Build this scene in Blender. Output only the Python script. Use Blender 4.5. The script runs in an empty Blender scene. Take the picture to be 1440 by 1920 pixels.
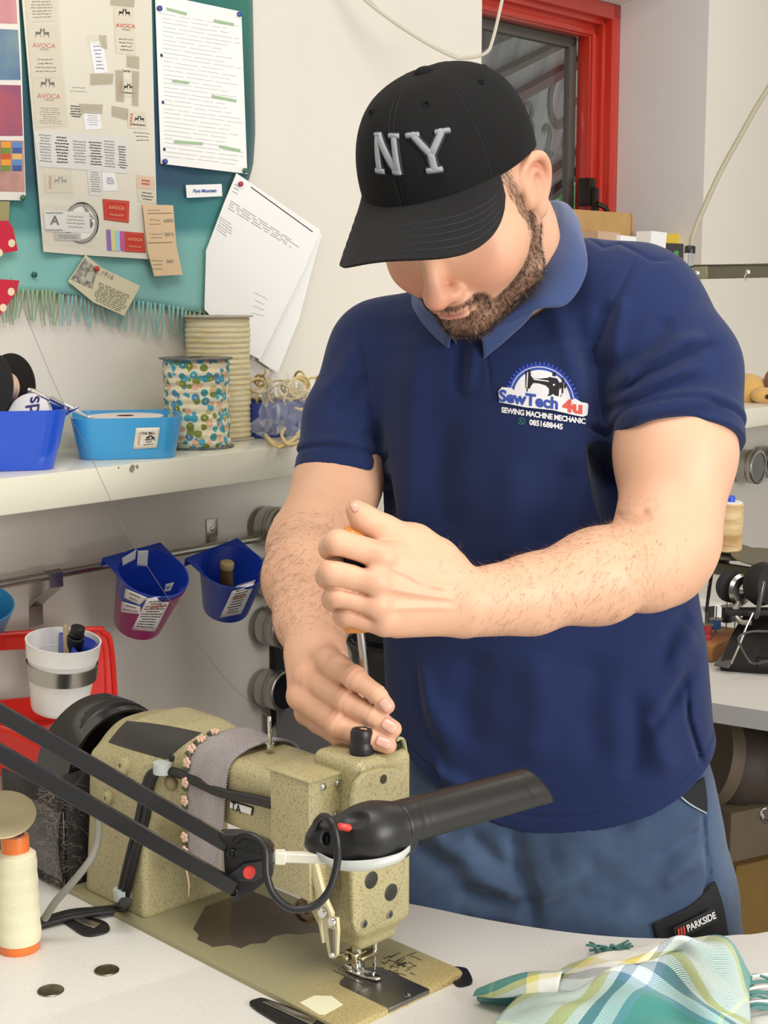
import bpy, bmesh, math, random
import numpy as np
from mathutils import Vector, Matrix
from mathutils.bvhtree import BVHTree
random.seed(4)
rng = np.random.default_rng(4)
SC = bpy.context.scene
COL = SC.collection
PI = math.pi

# ------------------------------------------------------------------ camera
CAM_H, PITCH, FPX = 1.44, math.radians(8.5), 2800.0
cam_d = bpy.data.cameras.new('camera')
cam_d.sensor_fit = 'VERTICAL'; cam_d.sensor_height = 36.0; cam_d.lens = FPX / 1920 * 36.0
cam_d.clip_start = 0.05
cam = bpy.data.objects.new('camera', cam_d); COL.objects.link(cam)
cam.location = (0, 0, CAM_H); cam.rotation_euler = (PI / 2 - PITCH, 0, 0)
SC.camera = cam

# ------------------------------------------------------------------ view, world, lamps
SC.view_settings.view_transform = 'Standard'; SC.view_settings.look = 'None'
SC.view_settings.gamma = 1.0; SC.view_settings.exposure = 0.08
SC.view_settings.use_curve_mapping = False
w = bpy.data.worlds.new('world'); SC.world = w; w.use_nodes = True
wn = w.node_tree.nodes['Background']
wn.inputs[0].default_value = (1.0, 0.97, 0.92, 1); wn.inputs[1].default_value = 0.60
def area(name, loc, target, sx, sy, power, col):
    l = bpy.data.lights.new(name, 'AREA'); l.shape = 'RECTANGLE'; l.size = sx; l.size_y = sy
    l.energy = power; l.color = col
    o = bpy.data.objects.new(name, l); COL.objects.link(o); o.location = loc
    o.rotation_euler = (Vector(target) - Vector(loc)).to_track_quat('-Z', 'Y').to_euler()
    return o
area('ceiling_or_key_light', (2.0, -0.45, 1.55), (0.0, 1.9, 0.95), 1.5, 1.1, 70, (1.0, 0.97, 0.93))  # unseen soft key added at camera right, well below ceiling height
area('ceiling_or_key_light', (0.0, 0.95, 2.6), (0.0, 1.25, 0.0), 1.2, 0.5, 17, (1.0, 0.97, 0.93))
area('ceiling_or_key_light', (1.3, 2.9, 2.6), (1.0, 3.2, 0.8), 1.0, 0.3, 7, (1.0, 0.96, 0.9))

# ------------------------------------------------------------------ picture geometry turned into places
CAMP = np.array([0, 0, CAM_H]); FW = np.array([0, math.cos(PITCH), -math.sin(PITCH)])
UP = np.array([0, math.sin(PITCH), math.cos(PITCH)]); RT = np.array([1.0, 0, 0])
def ray(px, py): return FW + (px - 720) / FPX * RT - (py - 960) / FPX * UP
def P(px, py, d): return CAMP + d * ray(px, py)
def on_z(px, py, z):
    r = ray(px, py); return CAMP + r * ((z - CAM_H) / r[2])
def on_pl(px, py, o, n):
    r = ray(px, py); return CAMP + r * (np.dot(np.array(o) - CAMP, n) / np.dot(r, n))
# the wall with the shelf: runs along WA, its face turned to the room along WN
WANG = math.radians(49.6)
WA = np.array([math.cos(WANG), math.sin(WANG), 0]); WN = np.array([math.sin(WANG), -math.cos(WANG), 0])
WO = np.array([-0.3675, 2.45, 0.0])
def WP(t, out, z): return WO + WA * t + WN * out + np.array([0, 0, z])
def WF(px, py, out=0.0):
    q = on_pl(px, py, WO + WN * out, WN); return float((q - WO) @ WA), float(q[2])
# the sewing machine: x towards its needle end, y away from the camera
MANG = math.radians(-45.5)
EX = np.array([math.cos(MANG), math.sin(MANG), 0]); EY = np.array([-math.sin(MANG), math.cos(MANG), 0])
TZ = 0.75
MO = on_z(644, 1942, TZ)
def ML(q): v = np.array(q) - MO; return np.array([v @ EX, v @ EY, v[2]])
def MW(x, y, z): return MO + EX * x + EY * y + np.array([0, 0, z])
def MZ(px, py, z): return ML(on_z(px, py, TZ + z))
def MY(px, py, y): return ML(on_pl(px, py, MO + EY * y, EY))
def MX(px, py, x): return ML(on_pl(px, py, MO + EX * x, EX))

# ------------------------------------------------------------------ materials
def lin(c):
    if isinstance(c, str): c = tuple(int(c[i:i + 2], 16) / 255 for i in (0, 2, 4))
    return tuple((x / 12.92 if x <= 0.04045 else ((x + 0.055) / 1.055) ** 2.4) for x in c) + (1.0,)
MATS = {}
class NT:
    def __init__(s, m): s.t = m.node_tree; s.n = s.t.nodes; s.b = s.n['Principled BSDF']
    def new(s, ty, **k):
        x = s.n.new(ty)
        for a, b in k.items(): setattr(x, a, b)
        return x
    def link(s, a, b): s.t.links.new(a, b)
    def coord(s, kind='Object', scale=(1, 1, 1), rot=(0, 0, 0)):
        c = s.new('ShaderNodeTexCoord'); m = s.new('ShaderNodeMapping')
        m.inputs['Scale'].default_value = scale; m.inputs['Rotation'].default_value = rot
        s.link(c.outputs[kind], m.inputs[0]); return m.outputs[0]
    def noise(s, vec, scale, detail=3, rough=0.55):
        x = s.new('ShaderNodeTexNoise'); x.inputs['Scale'].default_value = scale
        x.inputs['Detail'].default_value = detail; x.inputs['Roughness'].default_value = rough
        s.link(vec, x.inputs['Vector']); return x.outputs['Fac']
    def ramp(s, fac, stops, interp='LINEAR'):
        r = s.new('ShaderNodeValToRGB'); r.color_ramp.interpolation = interp
        e = r.color_ramp.elements; cv = lambda c: lin(c) if isinstance(c, str) else c
        e.remove(e[1]); e[0].position = stops[0][0]; e[0].color = cv(stops[0][1])
        for p, c in stops[1:]: q = e.new(p); q.color = cv(c)
        s.link(fac, r.inputs[0]); return r.outputs[0]
    def mix(s, fac, a, b, mode='MIX'):
        x = s.new('ShaderNodeMix', data_type='RGBA', blend_type=mode)
        for sock, v in ((x.inputs[0], fac), (x.inputs[6], a), (x.inputs[7], b)):
            if isinstance(v, (int, float)): sock.default_value = v
            elif isinstance(v, str): sock.default_value = lin(v)
            elif isinstance(v, tuple): sock.default_value = v
            else: s.link(v, sock)
        return x.outputs[2]
    def math(s, op, a, b=None):
        x = s.new('ShaderNodeMath', operation=op)
        for i, v in enumerate((a, b)):
            if v is None: continue
            if isinstance(v, (int, float)): x.inputs[i].default_value = v
            else: s.link(v, x.inputs[i])
        return x.outputs[0]
    def bump(s, h, strength=0.3, dist=0.001, normal=None):
        b = s.new('ShaderNodeBump'); b.inputs['Strength'].default_value = strength
        b.inputs['Distance'].default_value = dist; s.link(h, b.inputs['Height'])
        if normal is not None: s.link(normal, b.inputs['Normal'])
        s.link(b.outputs[0], s.b.inputs['Normal']); return b.outputs[0]
    def base(s, c): s.link(c, s.b.inputs['Base Color'])
def mat(name, col, rough=0.5, metal=0.0, spec=0.5, var=0.0, vscale=30, bump=0.0, bscale=200, bdist=0.0006,
        alpha=1.0, trans=0.0, sheen=0.0, sss=0.0, col2=None, coat=0.0, stretch=(1, 1, 1)):
    if name in MATS: return MATS[name]
    m = bpy.data.materials.new(name); m.use_nodes = True; t = NT(m); b = t.b
    b.inputs['Base Color'].default_value = lin(col); b.inputs['Roughness'].default_value = rough
    b.inputs['Metallic'].default_value = metal; b.inputs['Specular IOR Level'].default_value = spec
    b.inputs['Transmission Weight'].default_value = trans; b.inputs['Coat Weight'].default_value = coat
    if alpha < 1: b.inputs['Alpha'].default_value = alpha
    if sheen: b.inputs['Sheen Weight'].default_value = sheen
    if sss:
        b.inputs['Subsurface Weight'].default_value = sss; b.inputs['Subsurface Radius'].default_value = (0.012, 0.005, 0.003)
        b.inputs['Subsurface Scale'].default_value = 0.6
    if var or bump:
        v = t.coord(scale=stretch)
        if var:
            c2 = lin(col2) if col2 else tuple(x * 0.55 for x in lin(col)[:3]) + (1,)
            f = t.math('MULTIPLY', t.ramp(t.noise(v, vscale), [(0.35, (0, 0, 0, 1)), (0.7, (1, 1, 1, 1))]), var)
            t.base(t.mix(f, lin(col), c2))
        if bump: t.bump(t.noise(v, bscale, 2), bump, bdist)
    m.diffuse_color = lin(col); MATS[name] = m; return m
def custom(name):
    m = bpy.data.materials.new(name); m.use_nodes = True; MATS[name] = m; return m, NT(m)

# ------------------------------------------------------------------ geometry
class G:
    """collects shapes; every shape carries a material slot"""
    def __init__(s): s.v = []; s.f = []; s.m = []; s.slot = 0; s.M = None
    def raw(s, vs, fs, slot=None):
        o = len(s.v)
        if s.M is not None: vs = [tuple(s.M @ Vector(v)) for v in vs]
        s.v += [tuple(float(a) for a in v) for v in vs]
        s.f += [tuple(i + o for i in f) for f in fs]; s.m += [s.slot if slot is None else slot] * len(fs)
        return s
    def bmesh(s, bm):
        bm.verts.index_update()
        s.raw([v.co[:] for v in bm.verts], [[v.index for v in f.verts] for f in bm.faces]); bm.free(); return s
    def box(s, lo, hi, bev=0.0, seg=2, R=None):
        bm = bmesh.new(); bmesh.ops.create_cube(bm, size=1.0)
        lo = Vector(lo); hi = Vector(hi); c = (lo + hi) / 2; d = hi - lo
        for v in bm.verts: v.co = Vector((v.co.x * d.x, v.co.y * d.y, v.co.z * d.z))
        if bev: bmesh.ops.bevel(bm, geom=bm.edges[:], offset=min(bev, min(abs(x) for x in d) * 0.49), segments=seg, profile=0.5, affect='EDGES')
        for v in bm.verts:
            if R is not None: v.co = R @ v.co
            v.co += c
        return s.bmesh(bm)
    def lathe(s, prof, a=(0, 0, 0), axis=(0, 0, 1), n=32, cap=True):
        """prof: (radius, height) along axis from a"""
        ax = Vector(axis).normalized(); u = ax.orthogonal().normalized(); w_ = ax.cross(u); a = Vector(a)
        vs = []; fs = []
        for r, h in prof:
            for i in range(n):
                t = 2 * PI * i / n; vs.append(a + ax * h + (u * math.cos(t) + w_ * math.sin(t)) * max(r, 1e-5))
        for k in range(len(prof) - 1):
            for i in range(n):
                j = (i + 1) % n; fs.append((k * n + i, k * n + j, (k + 1) * n + j, (k + 1) * n + i))
        if cap:
            fs.append(tuple(range(n))[::-1]); fs.append(tuple((len(prof) - 1) * n + i for i in range(n)))
        return s.raw(vs, fs)
    def cyl(s, a, b, r, r2=None, n=20, bev=0.0):
        a = Vector(a); b = Vector(b); L = (b - a).length; r2 = r if r2 is None else r2
        pr = [(r, 0), (r2, L)]
        if bev: pr = [(r - bev, 0), (r - .3 * bev, .3 * bev), (r, bev), (r2, L - bev), (r2 - .3 * bev, L - .3 * bev), (r2 - bev, L)]
        return s.lathe(pr, a, b - a, n)
    def tube(s, pts, r, n=8, smooth=0, closed=False, flat=None):
        pts = [Vector(p) for p in pts]
        if smooth: pts = [Vector(p) for p in crom(pts, smooth, closed)]
        m = len(pts); rs = r if isinstance(r, (list, tuple, np.ndarray)) else [r] * m
        if len(rs) != m: rs = np.interp(np.linspace(0, 1, m), np.linspace(0, 1, len(rs)), rs)
        vs = []; fs = []; pu = None
        for i, p in enumerate(pts):
            t = (pts[(i + 1) % m] - pts[i - 1]) if closed else (pts[min(i + 1, m - 1)] - pts[max(i - 1, 0)])
            t = t.normalized() if t.length > 1e-9 else Vector((0, 0, 1))
            if pu is None: pu = t.orthogonal().normalized() if flat is None else (Vector(flat[0]) - t * t.dot(Vector(flat[0]))).normalized()
            else: pu = (pu - t * pu.dot(t)).normalized()
            w_ = t.cross(pu)
            for k in range(n):
                a = 2 * PI * k / n
                if flat is None: vs.append(p + (pu * math.cos(a) + w_ * math.sin(a)) * rs[i])
                else: vs.append(p + pu * math.cos(a) * rs[i] + w_ * math.sin(a) * rs[i] * flat[1])
        for i in range(m if closed else m - 1):
            j = (i + 1) % m
            for k in range(n):
                l = (k + 1) % n; fs.append((i * n + k, i * n + l, j * n + l, j * n + k))
        if not closed: fs.append(tuple(range(n))[::-1]); fs.append(tuple((m - 1) * n + k for k in range(n)))
        return s.raw(vs, fs)
    def prism(s, poly, z0, z1, M=None, bev=0.0):
        """polygon in xy extruded z0..z1; M maps into place"""
        bm = bmesh.new(); vv = [bm.verts.new((p[0], p[1], z0)) for p in poly]; f = bm.faces.new(vv)
        r = bmesh.ops.extrude_face_region(bm, geom=[f])
        for e in r['geom']:
            if isinstance(e, bmesh.types.BMVert): e.co.z = z1
        bmesh.ops.recalc_face_normals(bm, faces=bm.faces[:])
        if bev: bmesh.ops.bevel(bm, geom=bm.edges[:], offset=bev, segments=2, profile=0.5, affect='EDGES')
        if len(poly) > 4: bmesh.ops.triangulate(bm, faces=[f for f in bm.faces if len(f.verts) > 4])
        if M is not None: bm.transform(M)
        return s.bmesh(bm)
    def grid(s, pts, closed_u=False, thick=0.0):
        """pts [rows][cols] 3D; optional thickness"""
        A = np.array(pts, float); R, C = A.shape[:2]
        if not thick:
            fs = []
            for i in range(R - 1):
                for j in range(C if closed_u else C - 1):
                    k = (j + 1) % C; fs.append((i * C + j, i * C + k, (i + 1) * C + k, (i + 1) * C + j))
            return s.raw(A.reshape(-1, 3), fs)
        du = np.roll(A, -1, 1) - np.roll(A, 1, 1) if closed_u else np.gradient(A, axis=1)
        dv = np.gradient(A, axis=0)
        nn = np.cross(du, dv); nn /= np.linalg.norm(nn, axis=2, keepdims=True) + 1e-12
        B = A - nn * thick; vs = np.concatenate([A.reshape(-1, 3), B.reshape(-1, 3)]); o = R * C; fs = []
        for i in range(R - 1):
            for j in range(C if closed_u else C - 1):
                k = (j + 1) % C
                fs.append((i * C + j, i * C + k, (i + 1) * C + k, (i + 1) * C + j))
                fs.append((o + i * C + j, o + (i + 1) * C + j, o + (i + 1) * C + k, o + i * C + k))
        for j in range(C if closed_u else C - 1):
            k = (j + 1) % C
            fs.append((j, o + j, o + k, k)); a = (R - 1) * C; fs.append((a + j, a + k, o + a + k, o + a + j))
        if not closed_u:
            for i in range(R - 1):
                a, b = i * C, (i + 1) * C; fs.append((a, b, o + b, o + a)); a += C - 1; b += C - 1; fs.append((a, o + a, o + b, b))
        return s.raw(vs, fs)
    def ball(s, c, r, n=16, sq=(1, 1, 1), R=None):
        bm = bmesh.new(); bmesh.ops.create_uvsphere(bm, u_segments=n * 2, v_segments=n, radius=1.0)
        for v in bm.verts:
            q = Vector((v.co.x * r * sq[0], v.co.y * r * sq[1], v.co.z * r * sq[2])); v.co = (R @ q if R is not None else q) + Vector(c)
        return s.bmesh(bm)
    def flat(s, f):
        """apply a function to all points"""
        s.v = [tuple(float(a) for a in f(v)) for v in s.v]; return s
def crom(P_, n, closed=False):
    P_ = [np.array(p, float) for p in P_]; m = len(P_); out = []
    rngi = range(m) if closed else range(m - 1)
    for i in rngi:
        p0 = P_[i - 1] if (i > 0 or closed) else 2 * P_[0] - P_[1]
        p1 = P_[i]; p2 = P_[(i + 1) % m]
        p3 = P_[(i + 2) % m] if (i + 2 < m or closed) else 2 * P_[-1] - P_[-2]
        for k in range(n):
            t = k / n
            out.append(0.5 * (2 * p1 + (p2 - p0) * t + (2 * p0 - 5 * p1 + 4 * p2 - p3) * t * t + (3 * p1 - p0 - 3 * p2 + p3) * t ** 3))
    if not closed: out.append(P_[-1])
    return out
def surf(ctrl, nu, nv):
    """smooth surface through a grid of control points"""
    rows = [crom(r, nu) for r in ctrl]; cols = list(zip(*rows))
    cols = [crom(c, nv) for c in cols]; return [list(r) for r in zip(*cols)]
def obj(name, g, mats, parent=None, smooth=40, loc=None, uv=None, **props):
    me = bpy.data.meshes.new(name)
    if isinstance(g, G): me.from_pydata(g.v, [], g.f)
    else: me.from_pydata(*g)
    if not isinstance(mats, (list, tuple)): mats = [mats]
    for m in mats: me.materials.append(m)
    if isinstance(g, G) and len(mats) > 1: me.polygons.foreach_set('material_index', g.m)
    if smooth:
        me.shade_smooth()
        if smooth < 180: me.set_sharp_from_angle(angle=math.radians(smooth))
    if uv is not None:
        l = me.uv_layers.new(name='UVMap'); idx = np.empty(len(me.loops), int); me.loops.foreach_get('vertex_index', idx)
        l.data.foreach_set('uv', np.array(uv, float)[idx].ravel())
    me.update()
    o = bpy.data.objects.new(name, me); COL.objects.link(o)
    if parent is not None: o.parent = parent
    if loc is not None: o.location = loc
    for k, v in props.items(): o[k] = v
    return o
def tag(o, label, cat, group=None):
    o['label'] = label; o['category'] = cat
    if group: o['group'] = group
    return o
def thing(name, label, cat, loc=(0, 0, 0), rz=0.0, group=None, R=None):
    o = bpy.data.objects.new(name, None); COL.objects.link(o); o.location = tuple(loc); o.empty_display_size = 0.02
    o.rotation_euler = (0, 0, rz) if R is None else R.to_euler()
    return tag(o, label, cat, group)
def solo(name, g, mats, label, cat, loc=(0, 0, 0), rz=0.0, group=None, smooth=40, **k):
    o = obj(name, g, mats, None, smooth, **k); o.location = tuple(loc); o.rotation_euler = (0, 0, rz)
    return tag(o, label, cat, group)
def struct(name, g, m, smooth=0):
    o = obj(name, g, m, None, smooth); o['kind'] = 'structure'; return o
def inv(o):
    """world -> local of a placed thing"""
    bpy.context.view_layer.update(); M = o.matrix_world.inverted(); return lambda q: tuple(M @ Vector(tuple(q)))
def text(s, size=1.0, bold=0.0, align='CENTER', spacing=1.0):
    c = bpy.data.curves.new('t', 'FONT'); c.body = s; c.size = size; c.align_x = align; c.align_y = 'CENTER'
    c.offset = bold; c.space_character = spacing; c.resolution_u = 4
    o = bpy.data.objects.new('t', c); COL.objects.link(o); bpy.context.view_layer.update()
    me = o.evaluated_get(bpy.context.evaluated_depsgraph_get()).to_mesh()
    vs = [v.co[:] for v in me.vertices]; fs = [tuple(p.vertices) for p in me.polygons]
    o.to_mesh_clear(); bpy.data.objects.remove(o); bpy.data.curves.remove(c); return vs, fs

# ------------------------------------------------------------------ smooth bodies from blended volumes
import openvdb
class Field:
    def __init__(s, h): s.h = h; s.ops = []
    def op(s, fn, lo, hi, k=0.01, mode='U', fr=None):
        lo = np.array(lo, float); hi = np.array(hi, float)
        if fr is not None:
            o, R = fr; c = np.array([[x, y, z] for x in (lo[0], hi[0]) for y in (lo[1], hi[1]) for z in (lo[2], hi[2])])
            W = c @ np.array(R) + np.array(o); lo, hi = W.min(0), W.max(0)
        s.ops.append((lo, hi, fn, k, mode, fr))
    def cap(s, a, b, ra, rb=None, k=0.01, mode='U', fr=None):
        rb = ra if rb is None else rb
        a = np.array(a, float); b = np.array(b, float); ab = b - a; L2 = max(ab @ ab, 1e-12); m = max(ra, rb)
        def fn(x, y, z):
            t = np.clip(((x - a[0]) * ab[0] + (y - a[1]) * ab[1] + (z - a[2]) * ab[2]) / L2, 0, 1)
            return np.sqrt((x - a[0] - t * ab[0]) ** 2 + (y - a[1] - t * ab[1]) ** 2 + (z - a[2] - t * ab[2]) ** 2) - (ra + (rb - ra) * t)
        s.op(fn, np.minimum(a, b) - m, np.maximum(a, b) + m, k, mode, fr)
    def chain(s, pts, rs, k=0.01, mode='U', fr=None):
        for i in range(len(pts) - 1): s.cap(pts[i], pts[i + 1], rs[i], rs[i + 1], k, mode, fr)
    def ell(s, c, r, k=0.01, mode='U', fr=None, rot=None):
        c = np.array(c, float); r = np.array(r, float); Rm = None if rot is None else np.array(rot)
        def fn(x, y, z):
            x, y, z = x - c[0], y - c[1], z - c[2]
            if Rm is not None:
                x, y, z = (Rm[0][0] * x + Rm[0][1] * y + Rm[0][2] * z, Rm[1][0] * x + Rm[1][1] * y + Rm[1][2] * z, Rm[2][0] * x + Rm[2][1] * y + Rm[2][2] * z)
            k0 = np.sqrt((x / r[0]) ** 2 + (y / r[1]) ** 2 + (z / r[2]) ** 2)
            k1 = np.sqrt((x / r[0] ** 2) ** 2 + (y / r[1] ** 2) ** 2 + (z / r[2] ** 2) ** 2) + 1e-9
            return k0 * (k0 - 1) / k1
        m = r.max() if rot is not None else r
        s.op(fn, c - m, c + m, k, mode, fr)
    def slices(s, zs, cs, as_, bs, k=0.02, n=2.3, fr=None, yaw=0.0, top=0.02):
        """body lofted over heights zs: centres cs (x,y), half widths as_, half depths bs"""
        zs = np.array(zs); cs = np.array(cs); as_ = np.array(as_); bs = np.array(bs); cy, sy = math.cos(yaw), math.sin(yaw)
        def fn(x, y, z):
            zf = z[0, 0, :]; cx = np.interp(zf, zs, cs[:, 0]); cyy = np.interp(zf, zs, cs[:, 1]); a = np.interp(zf, zs, as_); b = np.interp(zf, zs, bs)
            X = x - cx; Y = y - cyy; u = X * cy - Y * sy; v = X * sy + Y * cy
            q = (np.abs(u / a) ** n + np.abs(v / b) ** n) ** (1 / n)
            d = (q - 1) * np.minimum(a, b) * 0.9
            e = np.maximum(zs[0] - z, z - zs[-1])
            return np.where(e > -top, np.maximum(d, 0) * 0 + np.sqrt(np.maximum(d + top, 0) ** 2 + np.maximum(e + top, 0) ** 2) - top, d)
        m = max(as_.max(), bs.max())
        s.op(fn, [cs[:, 0].min() - m, cs[:, 1].min() - m, zs[0]], [cs[:, 0].max() + m, cs[:, 1].max() + m, zs[-1]], k, 'U', fr)
    def crease(s, pts, w, amp, ylo=-0.3, yhi=0.0, fr=None, skip=1):
        """valley (amp>0) or ridge (amp<0) along a path, seen along the frame's axis `skip`"""
        pts = [np.array(p, float) for p in pts]; ax = [i for i in range(3) if i != skip]
        Q = [p[ax] if len(p) == 3 else p for p in pts]
        def fn(x, y, z):
            c = (x, y, z); u = c[ax[0]]; v = c[ax[1]]; best = None
            for i in range(len(Q) - 1):
                a, b = Q[i], Q[i + 1]; ab = b - a; t = np.clip(((u - a[0]) * ab[0] + (v - a[1]) * ab[1]) / (ab @ ab + 1e-12), 0, 1)
                d = (u - a[0] - t * ab[0]) ** 2 + (v - a[1] - t * ab[1]) ** 2; tt = (i + t) / (len(Q) - 1)
                fade = np.clip(np.minimum(tt, 1 - tt) * 5 + 0.15, 0, 1); e = np.exp(-d / w ** 2) * fade
                best = e if best is None else np.maximum(best, e)
            s_ = c[skip]; return amp * best * np.clip((s_ - ylo) / 0.02, 0, 1) * np.clip((yhi - s_) / 0.02, 0, 1)
        q = np.array(Q); lo = np.zeros(3); hi = np.zeros(3)
        lo[ax] = q.min(0) - 2.5 * w; hi[ax] = q.max(0) + 2.5 * w; lo[skip] = ylo; hi[skip] = yhi
        s.op(fn, lo, hi, 0, '+', fr)
    def mesh(s, B=40):
        h = s.h; un = [o for o in s.ops if o[4] == 'U']; lo = np.min([o[0] for o in un], 0) - 0.01; hi = np.max([o[1] for o in un], 0) + 0.01
        n = np.ceil((hi - lo) / h / B).astype(int); g = openvdb.FloatGrid(background=4 * h); bg = 4 * h
        for i in range(n[0]):
            for j in range(n[1]):
                for k_ in range(n[2]):
                    o = lo + np.array([i, j, k_]) * B * h; e = o + B * h
                    act = [q for q in s.ops if np.all(q[0] - q[3] - 5 * h < e) and np.all(q[1] + q[3] + 5 * h > o)]
                    if not any(q[4] == 'U' for q in act): continue
                    ax = [(o[c] + np.arange(B) * h).astype(np.float32) for c in range(3)]
                    X, Y, Z = np.meshgrid(*ax, indexing='ij'); A = np.full(X.shape, 1.0, np.float32)
                    for q in act:
                        if q[5] is None: d = q[2](X, Y, Z)
                        else:
                            oo, R = q[5]; x, y, z = X - oo[0], Y - oo[1], Z - oo[2]
                            d = q[2](*[(R[c][0] * x + R[c][1] * y + R[c][2] * z) for c in range(3)])
                        kk = q[3]
                        if q[4] == 'U':
                            if kk <= 0: A = np.minimum(A, d)
                            else:
                                t = np.clip(0.5 + 0.5 * (A - d) / kk, 0, 1); A = A + (d - A) * t - kk * t * (1 - t)
                        elif q[4] == 'S':
                            d = -d
                            t = np.clip(0.5 - 0.5 * (A - d) / max(kk, 1e-6), 0, 1); A = A + (d - A) * t + kk * t * (1 - t)
                        elif q[4] == '+': A = A + d
                    A = np.clip(A, -bg, bg)
                    if A.min() >= bg: continue
                    g.copyFromArray(np.ascontiguousarray(A, dtype=np.float32), ijk=(i * B, j * B, k_ * B), tolerance=0)
        r = g.convertToQuads(isovalue=0.0)
        v = np.array(r[0], float) * h + lo; f = np.array(r[1])[:, ::-1]
        return v, f
def vmesh(name, v, f, m, parent=None, cols=None, smooth=180, **props):
    me = bpy.data.meshes.new(name)
    me.vertices.add(len(v)); me.vertices.foreach_set('co', np.asarray(v, np.float32).ravel())
    n = f.shape[1]; me.loops.add(f.size); me.loops.foreach_set('vertex_index', f.ravel().astype(np.int32))
    me.polygons.add(len(f)); me.polygons.foreach_set('loop_start', np.arange(0, f.size, n, dtype=np.int32))
    me.update(calc_edges=True); me.validate()
    for q in (m if isinstance(m, (list, tuple)) else [m]): me.materials.append(q)
    if cols is not None:
        a = me.color_attributes.new('tone', 'FLOAT_COLOR', 'POINT')
        a.data.foreach_set('color', np.concatenate([cols, np.ones((len(v), 1))], 1).astype(np.float32).ravel())
    me.shade_smooth()
    if smooth < 180: me.set_sharp_from_angle(angle=math.radians(smooth))
    o = bpy.data.objects.new(name, me); COL.objects.link(o)
    if parent is not None: o.parent = parent
    for k, q in props.items(): o[k] = q
    return o
def bvh_of(v, f): return BVHTree.FromPolygons([tuple(x) for x in v], [tuple(x) for x in f])

# ------------------------------------------------------------------ shared materials
m_wall = mat('wall_paint', 'dfdad0', 0.6, bump=0.25, bscale=260, bdist=0.0006, var=0.10, vscale=3, col2='d0cac0')
m_floor = mat('floor_vinyl', '6f6254', 0.6, var=0.4, vscale=6)
m_ceil = mat('ceiling_paint', 'eeebe4', 0.8)
m_reveal = mat('reveal_paint', 'dcd9d6', 0.6, bump=0.15, bscale=200)
m_red_frame = mat('red_gloss_paint', 'c2301f', 0.32, coat=0.4, var=0.25, vscale=60, stretch=(1, 1, 0.05))
m_black = mat('black_plastic', '131314', 0.38)
m_blackm = mat('black_matte', '161616', 0.7)
m_steel = mat('brushed_steel', 'b9b5ae', 0.28, metal=1.0, bump=0.1, bscale=120, stretch=(1, 1, 12))
m_chrome = mat('chrome', 'd9d8d6', 0.12, metal=1.0)
m_darksteel = mat('dark_steel', '807e7a', 0.4, metal=1.0, bump=0.06, bscale=90)
m_white_pl = mat('white_plastic', 'f1efea', 0.3)
m_paper = mat('white_paper', 'eeeeec', 0.75, bump=0.06, bscale=60)
m_ink = mat('ink', '30302e', 0.8)
m_inkgrey = mat('faint_ink', '8e8c86', 0.8)
m_inkblue = mat('blue_ink', '3a56a0', 0.7)
m_inkred = mat('red_print', 'c0543c', 0.7)
m_dust = mat('olive_metal', '6a6553', 0.45, metal=0.3)
m_card = mat('cardboard', 'b8935c', 0.85, var=0.25, vscale=40, bump=0.1, bscale=80)

# ------------------------------------------------------------------ the room
Mw = Matrix.Translation(Vector(WO)) @ Matrix.Rotation(WANG, 4, 'Z')      # wall space: x along, -y into the room, z up
T0, T1, SILL, SOF, SOFO, REV = 0.869, 1.807, 1.22, 2.16, 2.215, 0.253
g = G(); g.M = Mw
g.box((-2.2, 0, 0), (T0, 0.36, 2.8)); g.box((T1, 0, 0), (4.6, 0.36, 2.8)); g.box((T0, 0, 0), (T1, 0.36, SILL)); g.box((T0, 0, SOFO), (T1, 0.36, 2.8))
struct('wall_left', g, m_wall)
g = G(); g.M = Mw
g.raw([(T0, 0, SOFO), (T1, 0, SOFO), (T1, REV, SOF), (T0, REV, SOF), (T0, 0, SOFO + .02), (T1, 0, SOFO + .02), (T1, REV, SOFO + .02), (T0, REV, SOFO + .02)],
      [(0, 1, 2, 3), (4, 7, 6, 5), (0, 4, 5, 1), (2, 6, 7, 3), (1, 5, 6, 2), (0, 3, 7, 4)])
g.box((T1 - .004, 0.0, SILL), (T1, REV, SOFO)); g.box((T0, 0.002, SILL), (T0 + .004, REV, SOFO))
struct('trim_1', g, m_reveal)
g = G(); g.M = Mw; g.box((T0, -0.012, SILL - .02), (T1, REV, SILL + .008), 0.004)
struct('trim_2', g, m_white_pl, 40)
g = G(); g.box((-4.5, -1.2, -0.05), (5.5, 6.5, 0)); struct('floor', g, m_floor)
g = G(); g.M = Mw; g.box((-1.5, .4, .0), (4.5, 6, .012)); struct('bounce_ground', g, mat('pale_bounce_paving', 'cfcac0', .8))  # unseen pale ground outside, added to bounce light up to the awning
g = G(); g.box((-4.5, -1.2, 2.8), (5.5, 6.5, 2.85)); struct('ceiling', g, m_ceil)

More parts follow.
